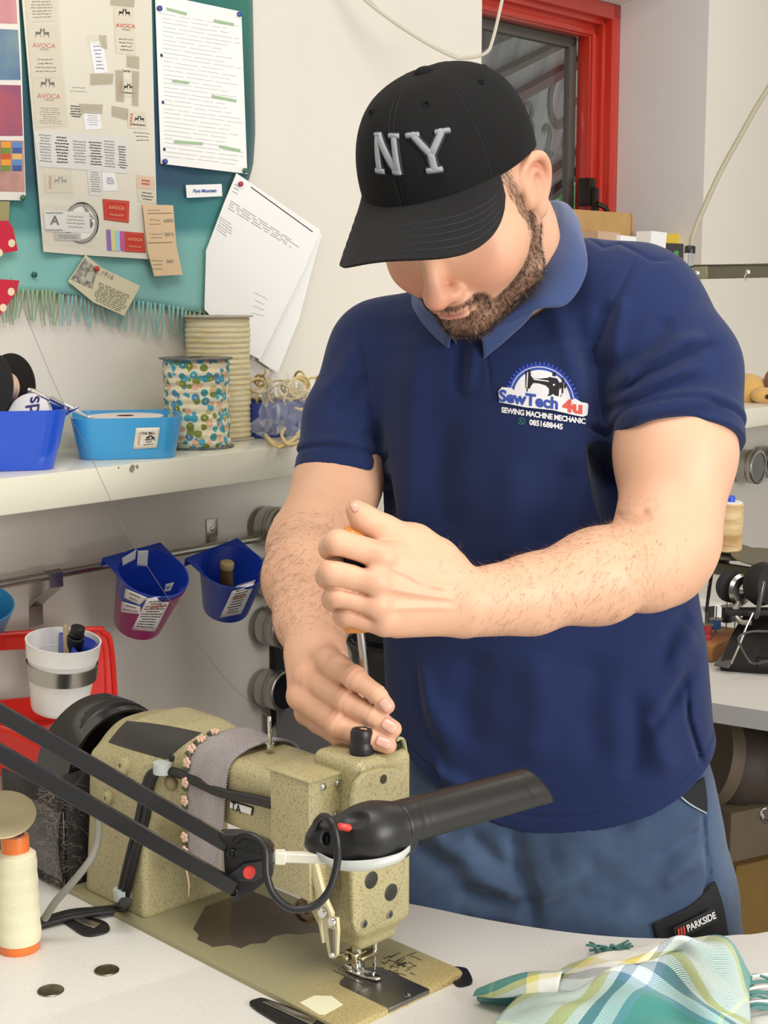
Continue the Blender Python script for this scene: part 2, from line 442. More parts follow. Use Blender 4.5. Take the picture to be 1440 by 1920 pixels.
# window: outer frame, sash, pane
def frame_ring(g, x0, x1, z0, z1, wd, y0, y1, bev):
    g.box((x0, y0, z0), (x0 + wd, y1, z1), bev); g.box((x1 - wd, y0, z0), (x1, y1, z1), bev)
    g.box((x0, y0, z1 - wd), (x1, y1, z1), bev); g.box((x0, y0, z0), (x1, y1, z0 + wd), bev)
wroot = bpy.data.objects.new('window_1', None); COL.objects.link(wroot); wroot['kind'] = 'structure'
wroot.matrix_world = Mw
g = G(); frame_ring(g, T0, T1, SILL, SOF, 0.040, REV, REV + .07, 0.006); frame_ring(g, T0 + .028, T1 - .028, SILL + .028, SOF - .028, 0.025, REV + .02, REV + .08, 0.005)
obj('window_frame', g, m_red_frame, wroot)
g = G(); frame_ring(g, T0 + .045, T1 - .045, SILL + .045, SOF - .042, 0.045, REV + .035, REV + .075, 0.007); frame_ring(g, T0 + .068, T1 - .068, SILL + .068, SOF - .064, 0.018, REV + .028, REV + .06, 0.005)
obj('sash', g, m_red_frame, wroot)
g = G(); frame_ring(g, T0 + .085, T1 - .085, SILL + .085, SOF - .08, 0.030, REV + .078, REV + .1, 0.003)
obj('seal', g, mat('grey_seal', '57554f', 0.5), wroot)
mg, t = custom('window_glass'); t.b.inputs['Transmission Weight'].default_value = 1; t.b.inputs['Roughness'].default_value = 0; t.b.inputs['IOR'].default_value = 1.45
t.b.inputs['Base Color'].default_value = (0.95, 0.98, 1, 1)
g = G(); g.box((T0 + .09, REV + .088, SILL + .09), (T1 - .09, REV + .092, SOF - .085)); obj('pane', g, mg, wroot)
(tx, tz) = WF(1108, 360, -REV)
g = G(); g.box((tx - .016, REV - .006, tz - .035), (tx + .016, REV + .03, tz + .035), .003); g.box((tx - .009, REV - .02, tz - .05), (tx + .009, REV - .004, tz + .01), .003)
g.tube([(tx, REV - .02, tz - .03), (tx + .02, REV - .035, tz - .045), (tx + .035, REV - .03, tz - .09)], .007, smooth=6)
obj('window_latch', g, mat('worn_latch', '3a302a', 0.4, metal=0.7, var=0.6, vscale=120), wroot)

# outside: a striped awning with lettering seen through the pane, and foliage below
ma, t = custom('awning_canvas'); v = t.coord(scale=(1, 1, 1))
n_ = t.noise(t.coord(scale=(1, 3, 1), rot=(0, 0, .5)), 2.2, 4)
t.base(t.ramp(n_, [(0.3, 'a9b2b8'), (0.5, 'd3e0ea'), (0.62, 'eaf3fa'), (0.75, 'b9c4cc')])); t.b.inputs['Roughness'].default_value = 0.6
aw = thing('awning', 'grey canvas awning with large letters outside the red framed window', 'awning', P(1000, 200, 5.2)); ia = inv(aw)
A0, A1, A2, A3 = (Vector(ia(P(*q))) for q in ((850, 478, 4.6), (1180, 258, 6.4), (1180, -120, 5.4), (850, -120, 3.9)))
def AW(u, v, e=0.0):
    p = (A0 * (1 - u) + A1 * u) * (1 - v) + (A3 * (1 - u) + A2 * u) * v; n = (A1 - A0).cross(A3 - A0).normalized(); n = n if n.dot(Vector(ia(CAMP))) > 0 else -n
    return p + n * e
g = G(); g.grid([[AW(u, v) for u in (0, .5, 1)] for v in (0, .5, 1)], thick=.01); obj('canvas', g, ma, aw)
for v0, v1, c in ((.50, .535, '7b5350'), (.62, .64, '6a5a58'), (.74, .80, '4f4a48'), (.10, .125, '8a7672'), (.0, .03, '3c4046')):
    g = G(); g.grid([[AW(0, v0 - .08, .03), AW(1, v0 + .05, .03)], [AW(0, v1 - .08, .03), AW(1, v1 + .05, .03)]], thick=.03); obj('beam', g, mat('awning_beam_' + c, c, 0.6), aw)
aU = (A1 - A0).normalized(); aV = (A3 - A0); aV = (aV - aU * aV.dot(aU)).normalized(); aN = aU.cross(aV); aN = aN if aN.dot(Vector(ia(CAMP))) > 0 else -aN
for s_, px, py, sz in (('O', 1046, 192, .40), ('8', 985, 232, .26), ('2', 1022, 268, .24), ('A', 1060, 250, .20), ('O', 1075, 160, .3)):
    c = Vector(ia(on_pl(px, py, np.array(aw.location) + np.array(A0), np.array(aN)))); vs, fs = text(s_, sz, bold=.002); g = G()
    g.raw([c + aU * (x - y * .5) + aV * y * .8 + aN * .012 for x, y, _ in vs], fs); obj('letter', g, mat('awning_letter', '7d8a86', 0.7), aw, 0)
def leaf_mass(name, label, cat, c, rad, n, size, col, seed):
    r = np.random.default_rng(seed); g = G()
    for i in range(n):
        d = r.normal(size=3); d /= np.linalg.norm(d); p = np.array(c) + d * np.array(rad) * r.uniform(.6, 1)
        a = r.normal(size=3); a /= np.linalg.norm(a); b = np.cross(a, r.normal(size=3)); b /= np.linalg.norm(b); s = size * r.uniform(.6, 1.3)
        g.raw([p - a * s, p + b * s * .4, p + a * s, p - b * s * .4], [(0, 1, 2, 3)])
    return tag(obj(name, g, mat(name + '_leaf', col, 0.5, var=.7, vscale=9), None, 0), label, cat)
leaf_mass('shrub', 'bright green leafy shrub outside the window below the awning', 'shrub', P(1040, 455, 7.5) * np.array([1, 1, 0]) + np.array([0, 0, .95]), (.9, .5, .95), 4200, .07, '8fd89a', 3)

# ------------------------------------------------------------------ the big sewing table with a scooped edge
mt_, t = custom('speckled_laminate'); v = t.coord()
s1 = t.ramp(t.noise(v, 900, 1), [(0.60, (0, 0, 0, 1)), (0.68, (1, 1, 1, 1))]); s2 = t.ramp(t.noise(v, 420, 2), [(0.3, (0, 0, 0, 1)), (0.42, (1, 1, 1, 1))])
c_ = t.mix(s2, 'd2cfc8', 'e2e0da'); c_ = t.mix(t.math('MULTIPLY', s1, .55), c_, 'a19c92'); t.base(c_); t.b.inputs['Roughness'].default_value = 0.42
edge = [on_z(*q, TZ) for q in ((748, 1689), (820, 1703), (900, 1720), (1000, 1737), (1100, 1750), (1200, 1757), (1300, 1757), (1380, 1751), (1440, 1745))]
edge = crom([e for e in edge] + [np.array([.56, 1.60, TZ]), np.array([.8, 1.76, TZ])], 5)
poly = [(-.95, .85), (.85, .85), (.95, 1.78)] + [(e[0], e[1]) for e in edge[::-1]]
wl = [WP(t_, 0.002, 0) for t_ in (0.30, -1.15)]
poly += [tuple(on_z(*q, TZ)[:2]) for q in ((735, 1672), (690, 1600), (520, 1515), (400, 1440), (330, 1402), (210, 1384))] + [tuple(WP(-.16, .004, 0)[:2]), (wl[1][0], wl[1][1])]
g = G(); g.prism(poly, TZ - .034, TZ, bev=.0025)
tb = thing('sewing_table', 'large pale speckled table with a scooped edge under the green sewing machine', 'table', (0, 0, 0))
obj('tabletop', g, mt_, tb)
for x_, y_ in ((-.7, 1.0), (.75, 1.0), (-.75, 1.5), (.8, 1.6)):
    g = G(); g.box((x_ - .025, y_ - .025, 0), (x_ + .025, y_ + .025, TZ - .034), .003); obj('leg', g, mat('grey_leg', '77756f', .5), tb)
for px, py, r_ in ((200, 1820, .0128), (95, 1858, .0132)):
    q = on_z(px, py, TZ); g = G(); g.lathe([(r_, 0), (r_, .0008), (r_ - .0006, .0013), (r_ - .0016, .0011), (r_ * .75, .0006), (.0005, .0003)], q, n=40)
    obj('grommet', g, mat('brass_steel', '8d8678', .3, metal=1.0, var=.6, vscale=140, col2='5b4c38'), tb)

# ------------------------------------------------------------------ long wall shelf
m_shelf = mat('cream_shelf', 'dedbc9', 0.25, coat=.25)
SO = 0.24
(sa, sz0) = WF(0, 893, SO); (sb, sz1) = WF(560, 838, SO); SHZ = (sz0 + sz1) / 2
SHT = SHZ - (WF(0, 958, SO)[1] + WF(560, 900, SO)[1]) / 2
sh = thing('wall_shelf', 'thick cream wall shelf carrying the plastic trays and ribbon reels', 'shelf', WP(0, 0, SHZ), WANG)
g = G(); g.box((-1.4, -SO, -SHT), (T0 - .15, -.001, 0), .002); obj('board', g, m_shelf, sh)
g = G()
for px, py, s_ in ((247, 878, .006), (257, 875, .003), (222, 877, .002)):
    a, z_ = WF(px, py, SO); r = random.Random(px)
    g.prism([(a + s_ * math.cos(k) * r.uniform(.6, 1.2), (z_ - SHZ) + s_ * math.sin(k) * r.uniform(.5, 1.1)) for k in np.linspace(0, 5.5, 8)], 0, .0004,
            M=Matrix.Translation((0, -SO - .0001, 0)) @ Matrix.Rotation(PI / 2, 4, 'X'))
obj('chip', g, mat('chipped_core', '8d8778', .9), sh, 0)
print('shelf', SHZ, SHT)

# ------------------------------------------------------------------ the sewing machine
mm, t = custom('hammered_olive_paint'); v = t.coord()
sp = t.ramp(t.noise(v, 520, 2, .6), [(0.54, (0, 0, 0, 1)), (0.62, (1, 1, 1, 1))])
big = t.ramp(t.noise(v, 14, 3), [(0.4, (0, 0, 0, 1)), (0.72, (1, 1, 1, 1))])
c_ = t.mix(t.math('MULTIPLY', big, .4), 'b3a980', '978d68'); c_ = t.mix(t.math('MULTIPLY', sp, .55), c_, '6b6340'); t.base(c_)
t.b.inputs['Roughness'].default_value = 0.36; t.bump(t.noise(v, 330, 2), 0.35, 0.0008)
mmb, t = custom('speckled_bed_paint'); v = t.coord()
sp = t.ramp(t.noise(v, 480, 2, .6), [(0.50, (0, 0, 0, 1)), (0.6, (1, 1, 1, 1))])
sx = t.new('ShaderNodeSeparateXYZ'); t.link(v, sx.inputs[0])
needle_tone = t.math('ADD', t.math('MULTIPLY', sx.outputs[0], 4.0), t.math('MULTIPLY', t.noise(v, 9, 3), .8))
needle_tone = t.ramp(needle_tone, [(0.0, (0, 0, 0, 1)), (0.5, (1, 1, 1, 1))])  # yellower and more speckled towards the needle end
c_ = t.mix(needle_tone, '9b9573', 'bfa970'); c_ = t.mix(t.math('MULTIPLY', sp, t.math('ADD', t.math('MULTIPLY', needle_tone, .45), .15)), c_, '6c6038')
st = t.ramp(t.noise(t.coord(scale=(1, 1.6, 1)), 7, 5, .6), [(0.60, (0, 0, 0, 1)), (0.615, (1, 1, 1, 1))])
t.base(t.mix(t.math('MULTIPLY', st, .0), c_, '57514a')); t.b.inputs['Roughness'].default_value = 0.42; t.bump(t.noise(v, 330, 2), 0.3, 0.0006)
sm = thing('sewing_machine', 'olive green industrial sewing machine mounted in the speckled table', 'sewing machine', MO, MANG)
mi = inv(sm)
m_tubeb = mat('black_rubber', '18181a', 0.42)
# bed
BZ = 0.006
bed = [(-.50, 0), (-.010, 0), (-.003, .003), (0, .010), (0, .160), (-.004, .169), (-.012, .172), (-.50, .172)]
g = G(); g.prism(bed, -.012, BZ, bev=.0022); b_ = obj('bed', g, mmb, sm)
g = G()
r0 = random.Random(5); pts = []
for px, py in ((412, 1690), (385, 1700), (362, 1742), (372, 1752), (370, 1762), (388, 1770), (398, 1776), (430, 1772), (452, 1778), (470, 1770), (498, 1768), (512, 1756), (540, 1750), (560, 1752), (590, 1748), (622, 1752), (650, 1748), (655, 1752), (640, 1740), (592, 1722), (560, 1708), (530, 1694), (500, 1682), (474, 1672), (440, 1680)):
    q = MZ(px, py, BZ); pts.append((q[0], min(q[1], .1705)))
g.prism(pts, 0, .0003, M=Matrix.Translation((0, 0, BZ))); obj('reflection_patch', g, mat('reflection_brown', '62574c', .16, metal=.35, spec=.7, var=.3, vscale=14), b_, 0)  # reflection on the bed, painted as a dark glossy patch
g = G(); q = [MZ(px, py, BZ)[:2] for px, py in ((562, 1880), (590, 1867), (622, 1868), (643, 1884), (608, 1903), (597, 1902))]
g.prism(q, BZ, BZ + .0004); obj('paper_sticker', g, mat('cream_sticker', 'e3dfbf', .7), b_, 0)
# scratched crackle marks near the needle
g = G(); r0 = random.Random(2)
for k in range(26):
    a = MZ(712 + r0.uniform(0, 60), 1800 + r0.uniform(-8, 26), BZ); L = r0.uniform(.004, .016); th = r0.choice([0.1, 1.5, 1.7, -.1]) + r0.uniform(-.2, .2)
    g.tube([(a[0], a[1], BZ + .0001), (a[0] + L * .5 * math.cos(th), a[1] + L * .5 * math.sin(th) + r0.uniform(-.001, .001), BZ + .0001), (a[0] + L * math.cos(th), a[1] + L * math.sin(th), BZ + .0001)], .0005, n=4)
a = MZ(754, 1809, BZ)
for k in range(14):
    th = r0.uniform(0, 6.28); g.tube([(a[0], a[1], BZ + .0001), (a[0] + .006 * math.cos(th) * r0.random(), a[1] + .006 * math.sin(th), BZ + .0001)], .0009, n=4)
obj('scratches', g, mat('scratch_dark', '2c2a26', .8), b_, 0)
# slide plate and needle plate
sp_ = [MZ(px, py, BZ)[:2] for px, py in ((739, 1827), (817, 1859), (741, 1896), (667, 1863))]
y0, y1 = (sp_[2][1] + sp_[3][1]) / 2, (sp_[0][1] + sp_[1][1]) / 2; x0 = (sp_[0][0] + sp_[3][0]) / 2
g = G(); g.box((x0 + .0005, y0, BZ - .004), (.0008, y1, BZ + .0006), .0004); sl = obj('slide_plate', g, m_darksteel, sm)
a = MZ(764, 1867, BZ); g = G(); g.lathe([(.0034, 0), (.003, .0006), (.001, .0003)], (a[0], a[1], BZ + .0004), n=20); obj('finger_hole', g, m_chrome, sl)
xn = MZ(629, 1838, BZ)[0]; hy = (y1 - y0) / 2; cy = (y0 + y1) / 2
pl = [(x0, y0), (x0, y1)] + [(x0 - .02 + (xn - x0 + .02) * math.sin(k), cy + hy * math.cos(k)) for k in np.linspace(0, PI, 18)]
g = G(); g.prism(pl, BZ - .003, BZ + .0004); npl = obj('needle_plate', g, m_darksteel, sm, 30)
g = G()
for k in range(5): g.box((x0 - .05, cy - .012 + k * .006, BZ + .0003), (x0 - .006, cy - .0095 + k * .006, BZ + .0011))
obj('feed_dog', g, mat('worn_steel', '8c8a85', .35, metal=1.0), npl)
# black hinge pads on the table
def pad(pts, plate=None):
    q = [MZ(px, py, 0)[:2] for px, py in pts]; q = [tuple(c[:2]) for c in crom([(x, y, 0) for x, y in q], 4, True)]
    g = G(); g.prism(q, 0.0002, .0025, bev=.0006); p = obj('hinge_pad', g, m_tubeb, sm)
    if plate:
        q = [MZ(px, py, .002)[:2] for px, py in plate]; g = G(); g.prism(q, .0024, .0045, bev=.0008); obj('hinge', g, m_steel, p)
pad([(468, 1886), (482, 1876), (505, 1878), (600, 1915), (612, 1940), (560, 1940), (505, 1912)], [(492, 1882), (507, 1880), (594, 1915), (585, 1925)])
pad([(108, 1722), (130, 1718), (190, 1728), (206, 1742), (196, 1752), (160, 1757), (128, 1738)], [(135, 1727), (150, 1722), (190, 1735), (175, 1743)])
pad([(838, 1822), (850, 1816), (872, 1818), (880, 1826), (886, 1842), (878, 1849), (855, 1850)])
# pillar, arm, barrel, head in one casting
F = Field(0.0021)
def rbox(lo, hi, r, k, taper=None, mode='U'):
    lo = np.array(lo, float); hi = np.array(hi, float); c = (lo + hi) / 2; hs = (hi - lo) / 2 - r
    def fn(x, y, z):
        if taper is not None:
            t_ = np.clip((z - lo[2]) / (hi[2] - lo[2]), 0, 1); s0, s1 = taper; s_ = s0 + (s1 - s0) * t_
            qx = np.abs(x - c[0]) / s_ - hs[0]; qy = np.abs(y - c[1]) / s_ - hs[1]
        else: qx = np.abs(x - c[0]) - hs[0]; qy = np.abs(y - c[1]) - hs[1]
        qz = np.abs(z - c[2]) - hs[2]
        return np.sqrt(np.maximum(qx, 0) ** 2 + np.maximum(qy, 0) ** 2 + np.maximum(qz, 0) ** 2) + np.minimum(np.maximum(np.maximum(qx, qy), qz), 0) - r
    m = max(taper) if taper else 1
    F.op(fn, c - (hs + r) * m, c + (hs + r) * m, k, mode)
rbox((-.452, .012, .003), (-.333, .140, .17), .007, .004, taper=(1.0, .86))
rbox((-.455, .030, .10), (-.30, .140, .207), .038, .03)
rbox((-.40, .040, .133), (-.10, .128, .208), .014, .03)
rbox((-.125, .072, .052), (-.054, .148, .234), .010, .010)
rbox((-.118, .080, .034), (-.062, .135, .09), .008, .012)
F.cap((-.425, .085, .146), (-.38, .085, .146), .053, .053, k=.015)
hv, hf = F.mesh()
vmesh('casting', hv, hf, mm, sm, smooth=180)
cb = bvh_of(hv, hf)
# face plate (needle end) with screws
def plate_poly(g, pts, x, th, bev): # pts (y,z)
    g.prism(pts, 0, th, M=Matrix.Translation((x, 0, 0)) @ Matrix(((0, 0, 1, 0), (1, 0, 0, 0), (0, 1, 0, 0), (0, 0, 0, 1))), bev=bev)
fy0, fy1 = .066, .150
FX = -.054
def fpt(px, py): q = MX(px, py, FX + .006); return (q[1], q[2])
fp = [fpt(*q) for q in ((668, 1750), (662, 1735), (660, 1640), (659, 1560), (661, 1500), (668, 1468), (684, 1450), (712, 1441), (745, 1440), (760, 1450), (763, 1475), (763, 1580), (757, 1640), (742, 1700), (728, 1722), (700, 1738))]
g = G(); plate_poly(g, fp, FX, .007, .0022); fpl = obj('face_plate', g, mm, sm, 50)
def screw(par, q, n, r, h=.002, m=m_steel, nm='screw'):
    n = Vector(n); q = Vector(q); g = G(); g.lathe([(r, 0), (r, h * .6), (r * .8, h), (.0002, h)], q, n, 18); o = obj(nm, g, m, par)
    return o
for px, py in ((682, 1732), (730, 1714)):
    q = MX(px, py, FX + .007); o = screw(sm, (FX + .0068, q[1], q[2]), (1, 0, 0), .0042, .0022)
    g = G(); g.box((FX + .0088, q[1] - .0028, q[2] - .0005), (FX + .0094, q[1] + .0028, q[2] + .0005)); g.box((FX + .0088, q[1] - .0005, q[2] - .0028), (FX + .0094, q[1] + .0005, q[2] + .0028)); obj('slot', g, m_ink, o, 0)
for px, py, r_ in ((696, 1650, .0088), (733, 1673, .0088)):
    q = MX(px, py, FX + .007); screw(sm, (FX + .0068, q[1], q[2]), (1, 0, 0), r_, .0012, mat('dark_cap', '4a4a46', .35, metal=.6), 'plug')
q = MX(719, 1461, FX + .007); screw(sm, (FX + .0068, q[1], q[2]), (1, 0, 0), .0048, .0004, mat('hole_dark', '3b3528', .7), 'oil_hole')
# sheet metal side cover
SX0, SX1, SY0, SY1, SZ0, SZ1 = -.138, -.080, .030, .076, .098, .219
g = G(); g.box((SX0, SY0, SZ0), (SX1, SY1, SZ1), .0012); sc_ = obj('side_cover', g, mm, sm, 40)
for px, py in ((605, 1475), (632, 1468), (629, 1524), (603, 1530)):
    q = MX(px, py, SX1); g = G(); g.lathe([(.0042, 0), (.004, .001), (.0034, .0012), (.0034, .0022), (.0024, .003), (.0003, .0032)], (SX1, q[1], q[2]), (1, 0, 0), 6); obj('bolt', g, mat('zinc', 'b9bdb9', .3, metal=1.0), sc_)
g = G(); g.box((SX0 - .004, SY0 - .001, SZ1 - .001), (SX1 + .001, .09, SZ1 + .001), .0004); obj('lid', g, mm, sc_)
# knob on the head, curved lever guard, thread pin
g = G(); q = MY(678, 1432, .098); bx_, bz_ = q[0], .233
g.lathe([(.0118, 0), (.0124, .002), (.0124, .010), (.0112, .012), (.0108, .0135), (.0112, .015), (.0112, .023), (.0098, .0258), (.0066, .0262), (.0056, .0245), (.0002, .024)], (bx_, .098, bz_), (0, 0, 1), 28)
kb = obj('pressure_knob', g, m_tubeb, sm)
g = G()
lv = [MX(px, py, -.060) for px, py in ((741, 1389), (748, 1384), (755, 1387), (759, 1405), (761, 1430), (762, 1455))]
g.tube([(p[0], p[1], p[2]) for p in lv], .0035, n=8, smooth=5, flat=((1, 0, 0), .45)); obj('lever_guard', g, mat('cream_metal', 'b9b38d', .35), sm)
g = G(); q = MX(735, 1412, -.07); g.box((q[0] - .012, q[1] - .014, .233), (q[0] + .010, q[1] + .004, .241), .002); obj('latch', g, m_tubeb, sm)
pn = MY(506, 1396, .085); g = G(); g.cyl((pn[0], .085, .214), (pn[0], .085, .248), .0023, n=10, bev=.0005); g.cyl((pn[0], .085, .214), (pn[0], .085, .219), .005, n=14)
obj('thread_pin', g, m_chrome, sm)
# presser bar, needle bar, foot, lifter
ncx, ncy = -.083, .092
def at_n(px, py, y=.088): return MY(px, py, y)
a = at_n(668, 1742); NX = a[0]
g = G(); g.cyl((NX, .088, .030), (NX, .088, .06), .0052, n=18, bev=.0006); g.cyl((NX + .003, .088, .016), (NX + .003, .088, .034), .0035); obj('presser_bar', g, m_chrome, sm)
g = G(); g.cyl((NX + .008, .106, .028), (NX + .008, .106, .06), .0036, n=16); g.cyl((NX + .008, .106, .012), (NX + .008, .106, .03), .0022); g.cyl((NX + .008, .106, .007), (NX + .008, .106, .014), .0007, n=8); obj('needle_bar', g, m_chrome, sm)
g = G(); g.box((NX - .010, .080, .020), (NX + .007, .097, .031), .0022); g.box((NX - .002, .083, .024), (NX + .014, .106, .029), .002); g.cyl((NX - .004, .078, .025), (NX - .004, .074, .025), .0045, n=18, bev=.0006)
g.tube([(NX - .009, .084, .026), (NX - .018, .080, .022), (NX - .024, .082, .024)], .0024, smooth=4); obj('needle_clamp', g, mat('worn_brass_steel', 'b8ad90', .28, metal=1.0), sm)
g = G(); g.box((NX - .003, .083, .0085), (NX + .006, .094, .025), .0016); g.cyl((NX + .006, .088, .0215), (NX + .0085, .088, .0215), .0042, n=18, bev=.0005)
g.prism([(NX - .006, .081), (NX + .014, .083), (NX + .028, .088), (NX + .030, .093), (NX + .026, .097), (NX - .006, .096)], BZ + .0016, BZ + .0042, bev=.0008)
g.box((NX - .012, .082, BZ + .002), (NX - .002, .095, BZ + .009), .0015); obj('presser_foot', g, m_chrome, sm)
# lifting linkage hanging beside the head
LY = .045
def lp(px, py, y=LY): q = MY(px, py, y); return (q[0], y, q[2])
def strip(pts, y, th, m, nm, par=sm, bev=.0008):
    q = [MY(px, py, y) for px, py in pts]; g = G()
    g.prism([(c[0], c[2]) for c in q], -th / 2, th / 2, M=Matrix.Translation((0, y, 0)) @ Matrix.Rotation(PI / 2, 4, 'X'), bev=bev); return obj(nm, g, m, par, 40)
mcr = mat('cream_enamel', 'c9c29b', .3, var=.2, vscale=60)
strip([(582, 1618), (594, 1616), (607, 1665), (615, 1690), (625, 1712), (624, 1735), (616, 1735), (600, 1690), (590, 1655)], .036, .005, mcr, 'lifter_rod')
strip([(606, 1722), (616, 1718), (634, 1720), (636, 1745), (634, 1790), (628, 1797), (619, 1795), (614, 1770), (608, 1745)], .036, .004, mcr, 'lifter_link')
strip([(616, 1740), (627, 1745), (628, 1784), (622, 1786), (619, 1765)], .0335, .003, mat('link_groove', '6d6552', .4), 'link_slot')
strip([(600, 1718), (606, 1722), (604, 1740), (608, 1768), (605, 1768), (599, 1735)], .042, .003, mcr, 'spring_blade')
strip([(563, 1660), (570, 1650), (585, 1652), (610, 1718), (600, 1735)], .052, .004, mm, 'bracket')
for px, py, r_ in ((606, 1712, .0055), (624, 1728, .0048), (625, 1790, .0028)):
    q = lp(px, py, .032); screw(sm, q, (0, -1, 0), r_, .003, m_chrome)
q = MX(634, 1716, -.09); g = G(); g.lathe([(.013, -.004), (.013, .003), (.010, .005), (.0095, .001), (.004, 0), (.0002, .004)], (-.118, .058, q[2] + .002), (.2, -1, 0), 28); obj('tension_boss', g, mat('worn_steel_brown', '6b5a48', .35, metal=.8, var=.5, vscale=90), sm)
# label, patches and bosses on the arm
def on_cast(px, py, off=0.0):
    o = Vector(mi(CAMP)); d = (Vector(mi(CAMP + ray(px, py))) - o).normalized(); h = cb.ray_cast(o, d)
    
    if h[0] is None: return None, None
    n_ = h[1] if h[1].dot(d) < 0 else -h[1]; return h[0] + n_ * off, n_
q0 = [MY(px, py, .0385) for px, py in ((431, 1501), (474, 1514), (472, 1529), (430, 1515))]
g = G(); g.prism([(c[0], c[2]) for c in q0], 0, .0015, M=Matrix.Translation((0, .040, 0)) @ Matrix.Rotation(PI / 2, 4, 'X')); nb = obj('name_badge', g, m_ink, sm, 0)
g = G(); cxx = np.mean([c[0] for c in q0]); czz = np.mean([c[2] for c in q0])
g.prism([(cxx + (c[0] - cxx) * .93, czz + (c[2] - czz) * .84) for c in q0], 0, .0006, M=Matrix.Translation((0, .0384, 0)) @ Matrix.Rotation(PI / 2, 4, 'X')); obj('badge_face', g, m_paper, nb, 0)
q1 = [q0[0], q0[1]]; ang = math.atan2(q1[1][2] - q1[0][2], q1[1][0] - q1[0][0])
vs, fs = text('TA', .0125, bold=.0004, align='LEFT'); g = G(); g.M = Matrix.Translation((q0[0][0] + .003, .0376, (q0[0][2] + q0[3][2]) / 2 - .0005)) @ Matrix.Rotation(ang, 4, 'Y') @ Matrix.Rotation(PI / 2, 4, 'X'); g.raw(vs, fs); obj('badge_letters', g, m_ink, nb, 0)
# dark cover leather over the shoulder of the casting (ray-laid on the surface)
def skin_patch(name, corners, nu, nv, off, m, th=.0012, **k):
    rows = surf(corners, nu, nv); out = []
    for r in rows:
        o_ = []
        for q in r:
            h, n_ = on_cast(q[0], q[1], off); o_.append(tuple(h) if h is not None else None)
        out.append(o_)
    for r in out:
        for j in range(len(r)):
            if r[j] is None: r[j] = next((x for x in r[j:] if x), None) or next((x for x in r[::-1] if x), None)
    out = [r for r in out if all(r)]
    g = G(); g.grid(out, thick=-th); return obj(name, g, m, sm, 60, **k)
skin_patch('top_cover', [[(238, 1352, 0), (280, 1356, 0), (330, 1364, 0), (378, 1374, 0)], [(222, 1368, 0), (270, 1378, 0), (320, 1390, 0), (346, 1396, 0)], [(203, 1392, 0), (240, 1404, 0), (285, 1417, 0), (312, 1424, 0)]], 6, 6, .0004, mat('worn_black_cover', '34322f', .55, var=.4, vscale=40, bump=.2, bscale=60))
for px, py, r_ in ((232, 1437, .011), (168, 1482, .006), (205, 1495, .008)):
    h, n_ = on_cast(px, py)
    if h is not None:
        g = G(); g.lathe([(r_, -.004), (r_ * .95, .004), (r_ * .7, .006), (r_ * .25, .006), (r_ * .2, .002), (.0002, .002)], h, n_, 24); obj('boss', g, mm, sm)
h, n_ = on_cast(321, 1468)
if h is not None: g = G(); g.ball(h, .009, 10, (1, .7, 1)); obj('boss', g, mat('boss_brown', '8c7f5c', .35), sm)
h, n_ = on_cast(322, 1421)
if h is not None: screw(sm, h, n_, .004, .002, m_tubeb)
# cables along the arm and down the pillar
def cable(pts, r, nm, m, off=.004, par=sm, smooth=5, extra=None):
    out = []
    for p in pts:
        if len(p) == 3: out.append(p)
        else:
            h, n_ = on_cast(p[0], p[1], off)
            if h is not None: out.append(tuple(h))
    g = G(); g.tube(out, r, n=10, smooth=smooth); return obj(nm, g, m, par)
def tz(px, py, z): q = MZ(px, py, z); return (q[0], q[1], z)
for k, (dx, dy, r_) in enumerate(((0, 0, .0042), (7, 1, .0036), (-6, -2, .0036), (3, 4, .0036))):
    cable([(521, 1504 + dy), (480, 1494 + dy), (420, 1481 + dy), (340, 1447 + dy * .6), (300 + dx, 1444), (282 + dx, 1468), (270 + dx, 1530), (256 + dx, 1600), (240 + dx, 1668), (238 + dx, 1690)], r_, 'cable', m_tubeb, .004 + .001 * k)
    e = MZ(238 + dx, 1690, .01); dn = [mi(P(236 + dx, 1688, 1.60)), tz(225 + dx, 1702 + dy, .008), tz(180, 1708 + dy * 1.5, .006), tz(130, 1714 + dy * 2, .005), tz(80 - 3 * k, 1730 + 2 * dy, .004)]
    g = G(); g.tube(dn, r_ * .9, n=8, smooth=5); obj('cable', g, m_tubeb, sm)
for px, py in ((235, 1674), (308, 1438)):
    h, n_ = on_cast(px + 2, py)
    if h is not None: g = G(); g.tube([h + Vector((0, 0, -.006)) + n_ * .005, h + Vector((0, 0, .006)) + n_ * .005], .0105, n=14); obj('cable_clip', g, mat('pale_clip', 'b9c2c0', .4), sm)
# hand wheel, belt guard, knee region
WXX = -.515
g = G(); g.lathe([(.012, -.03), (.020, -.03), (.022, -.02), (.050, -.018), (.056, -.015), (.062, -.008), (.063, 0), (.060, .008), (.056, .012), (.050, .013), (.020, .016), (.014, .03)], (WXX, .085, .140), (1, 0, 0), 48); obj('hand_wheel', g, m_black, sm)
g = G(); g.lathe([(.066, 0), (.068, .002), (.068, .018), (.064, .022), (.056, .023), (.054, .020), (.054, .002), (.056, 0)], (WXX + .012, .085, .138), (1, 0, 0), 48, cap=False)
gp = [(-.012, .010), (.10, .010), (.150, .05), (.160, .10), (.158, .165), (.13, .19), (.085, .200), (.03, .185), (.0, .15), (-.008, .12)]
g2 = G(); plate_poly(g2, [(y, max(z, .002)) for y, z in gp], -.562, .006, .002)
obj('belt_guard', g, m_black, sm)
g = G()
rim = [(0.0, .008), (-.006, .06), (.004, .12), (.02, .165), (.05, .193), (.085, .203), (.12, .195), (.15, .165), (.16, .12), (.162, .05), (.16, .008)]
rows = []
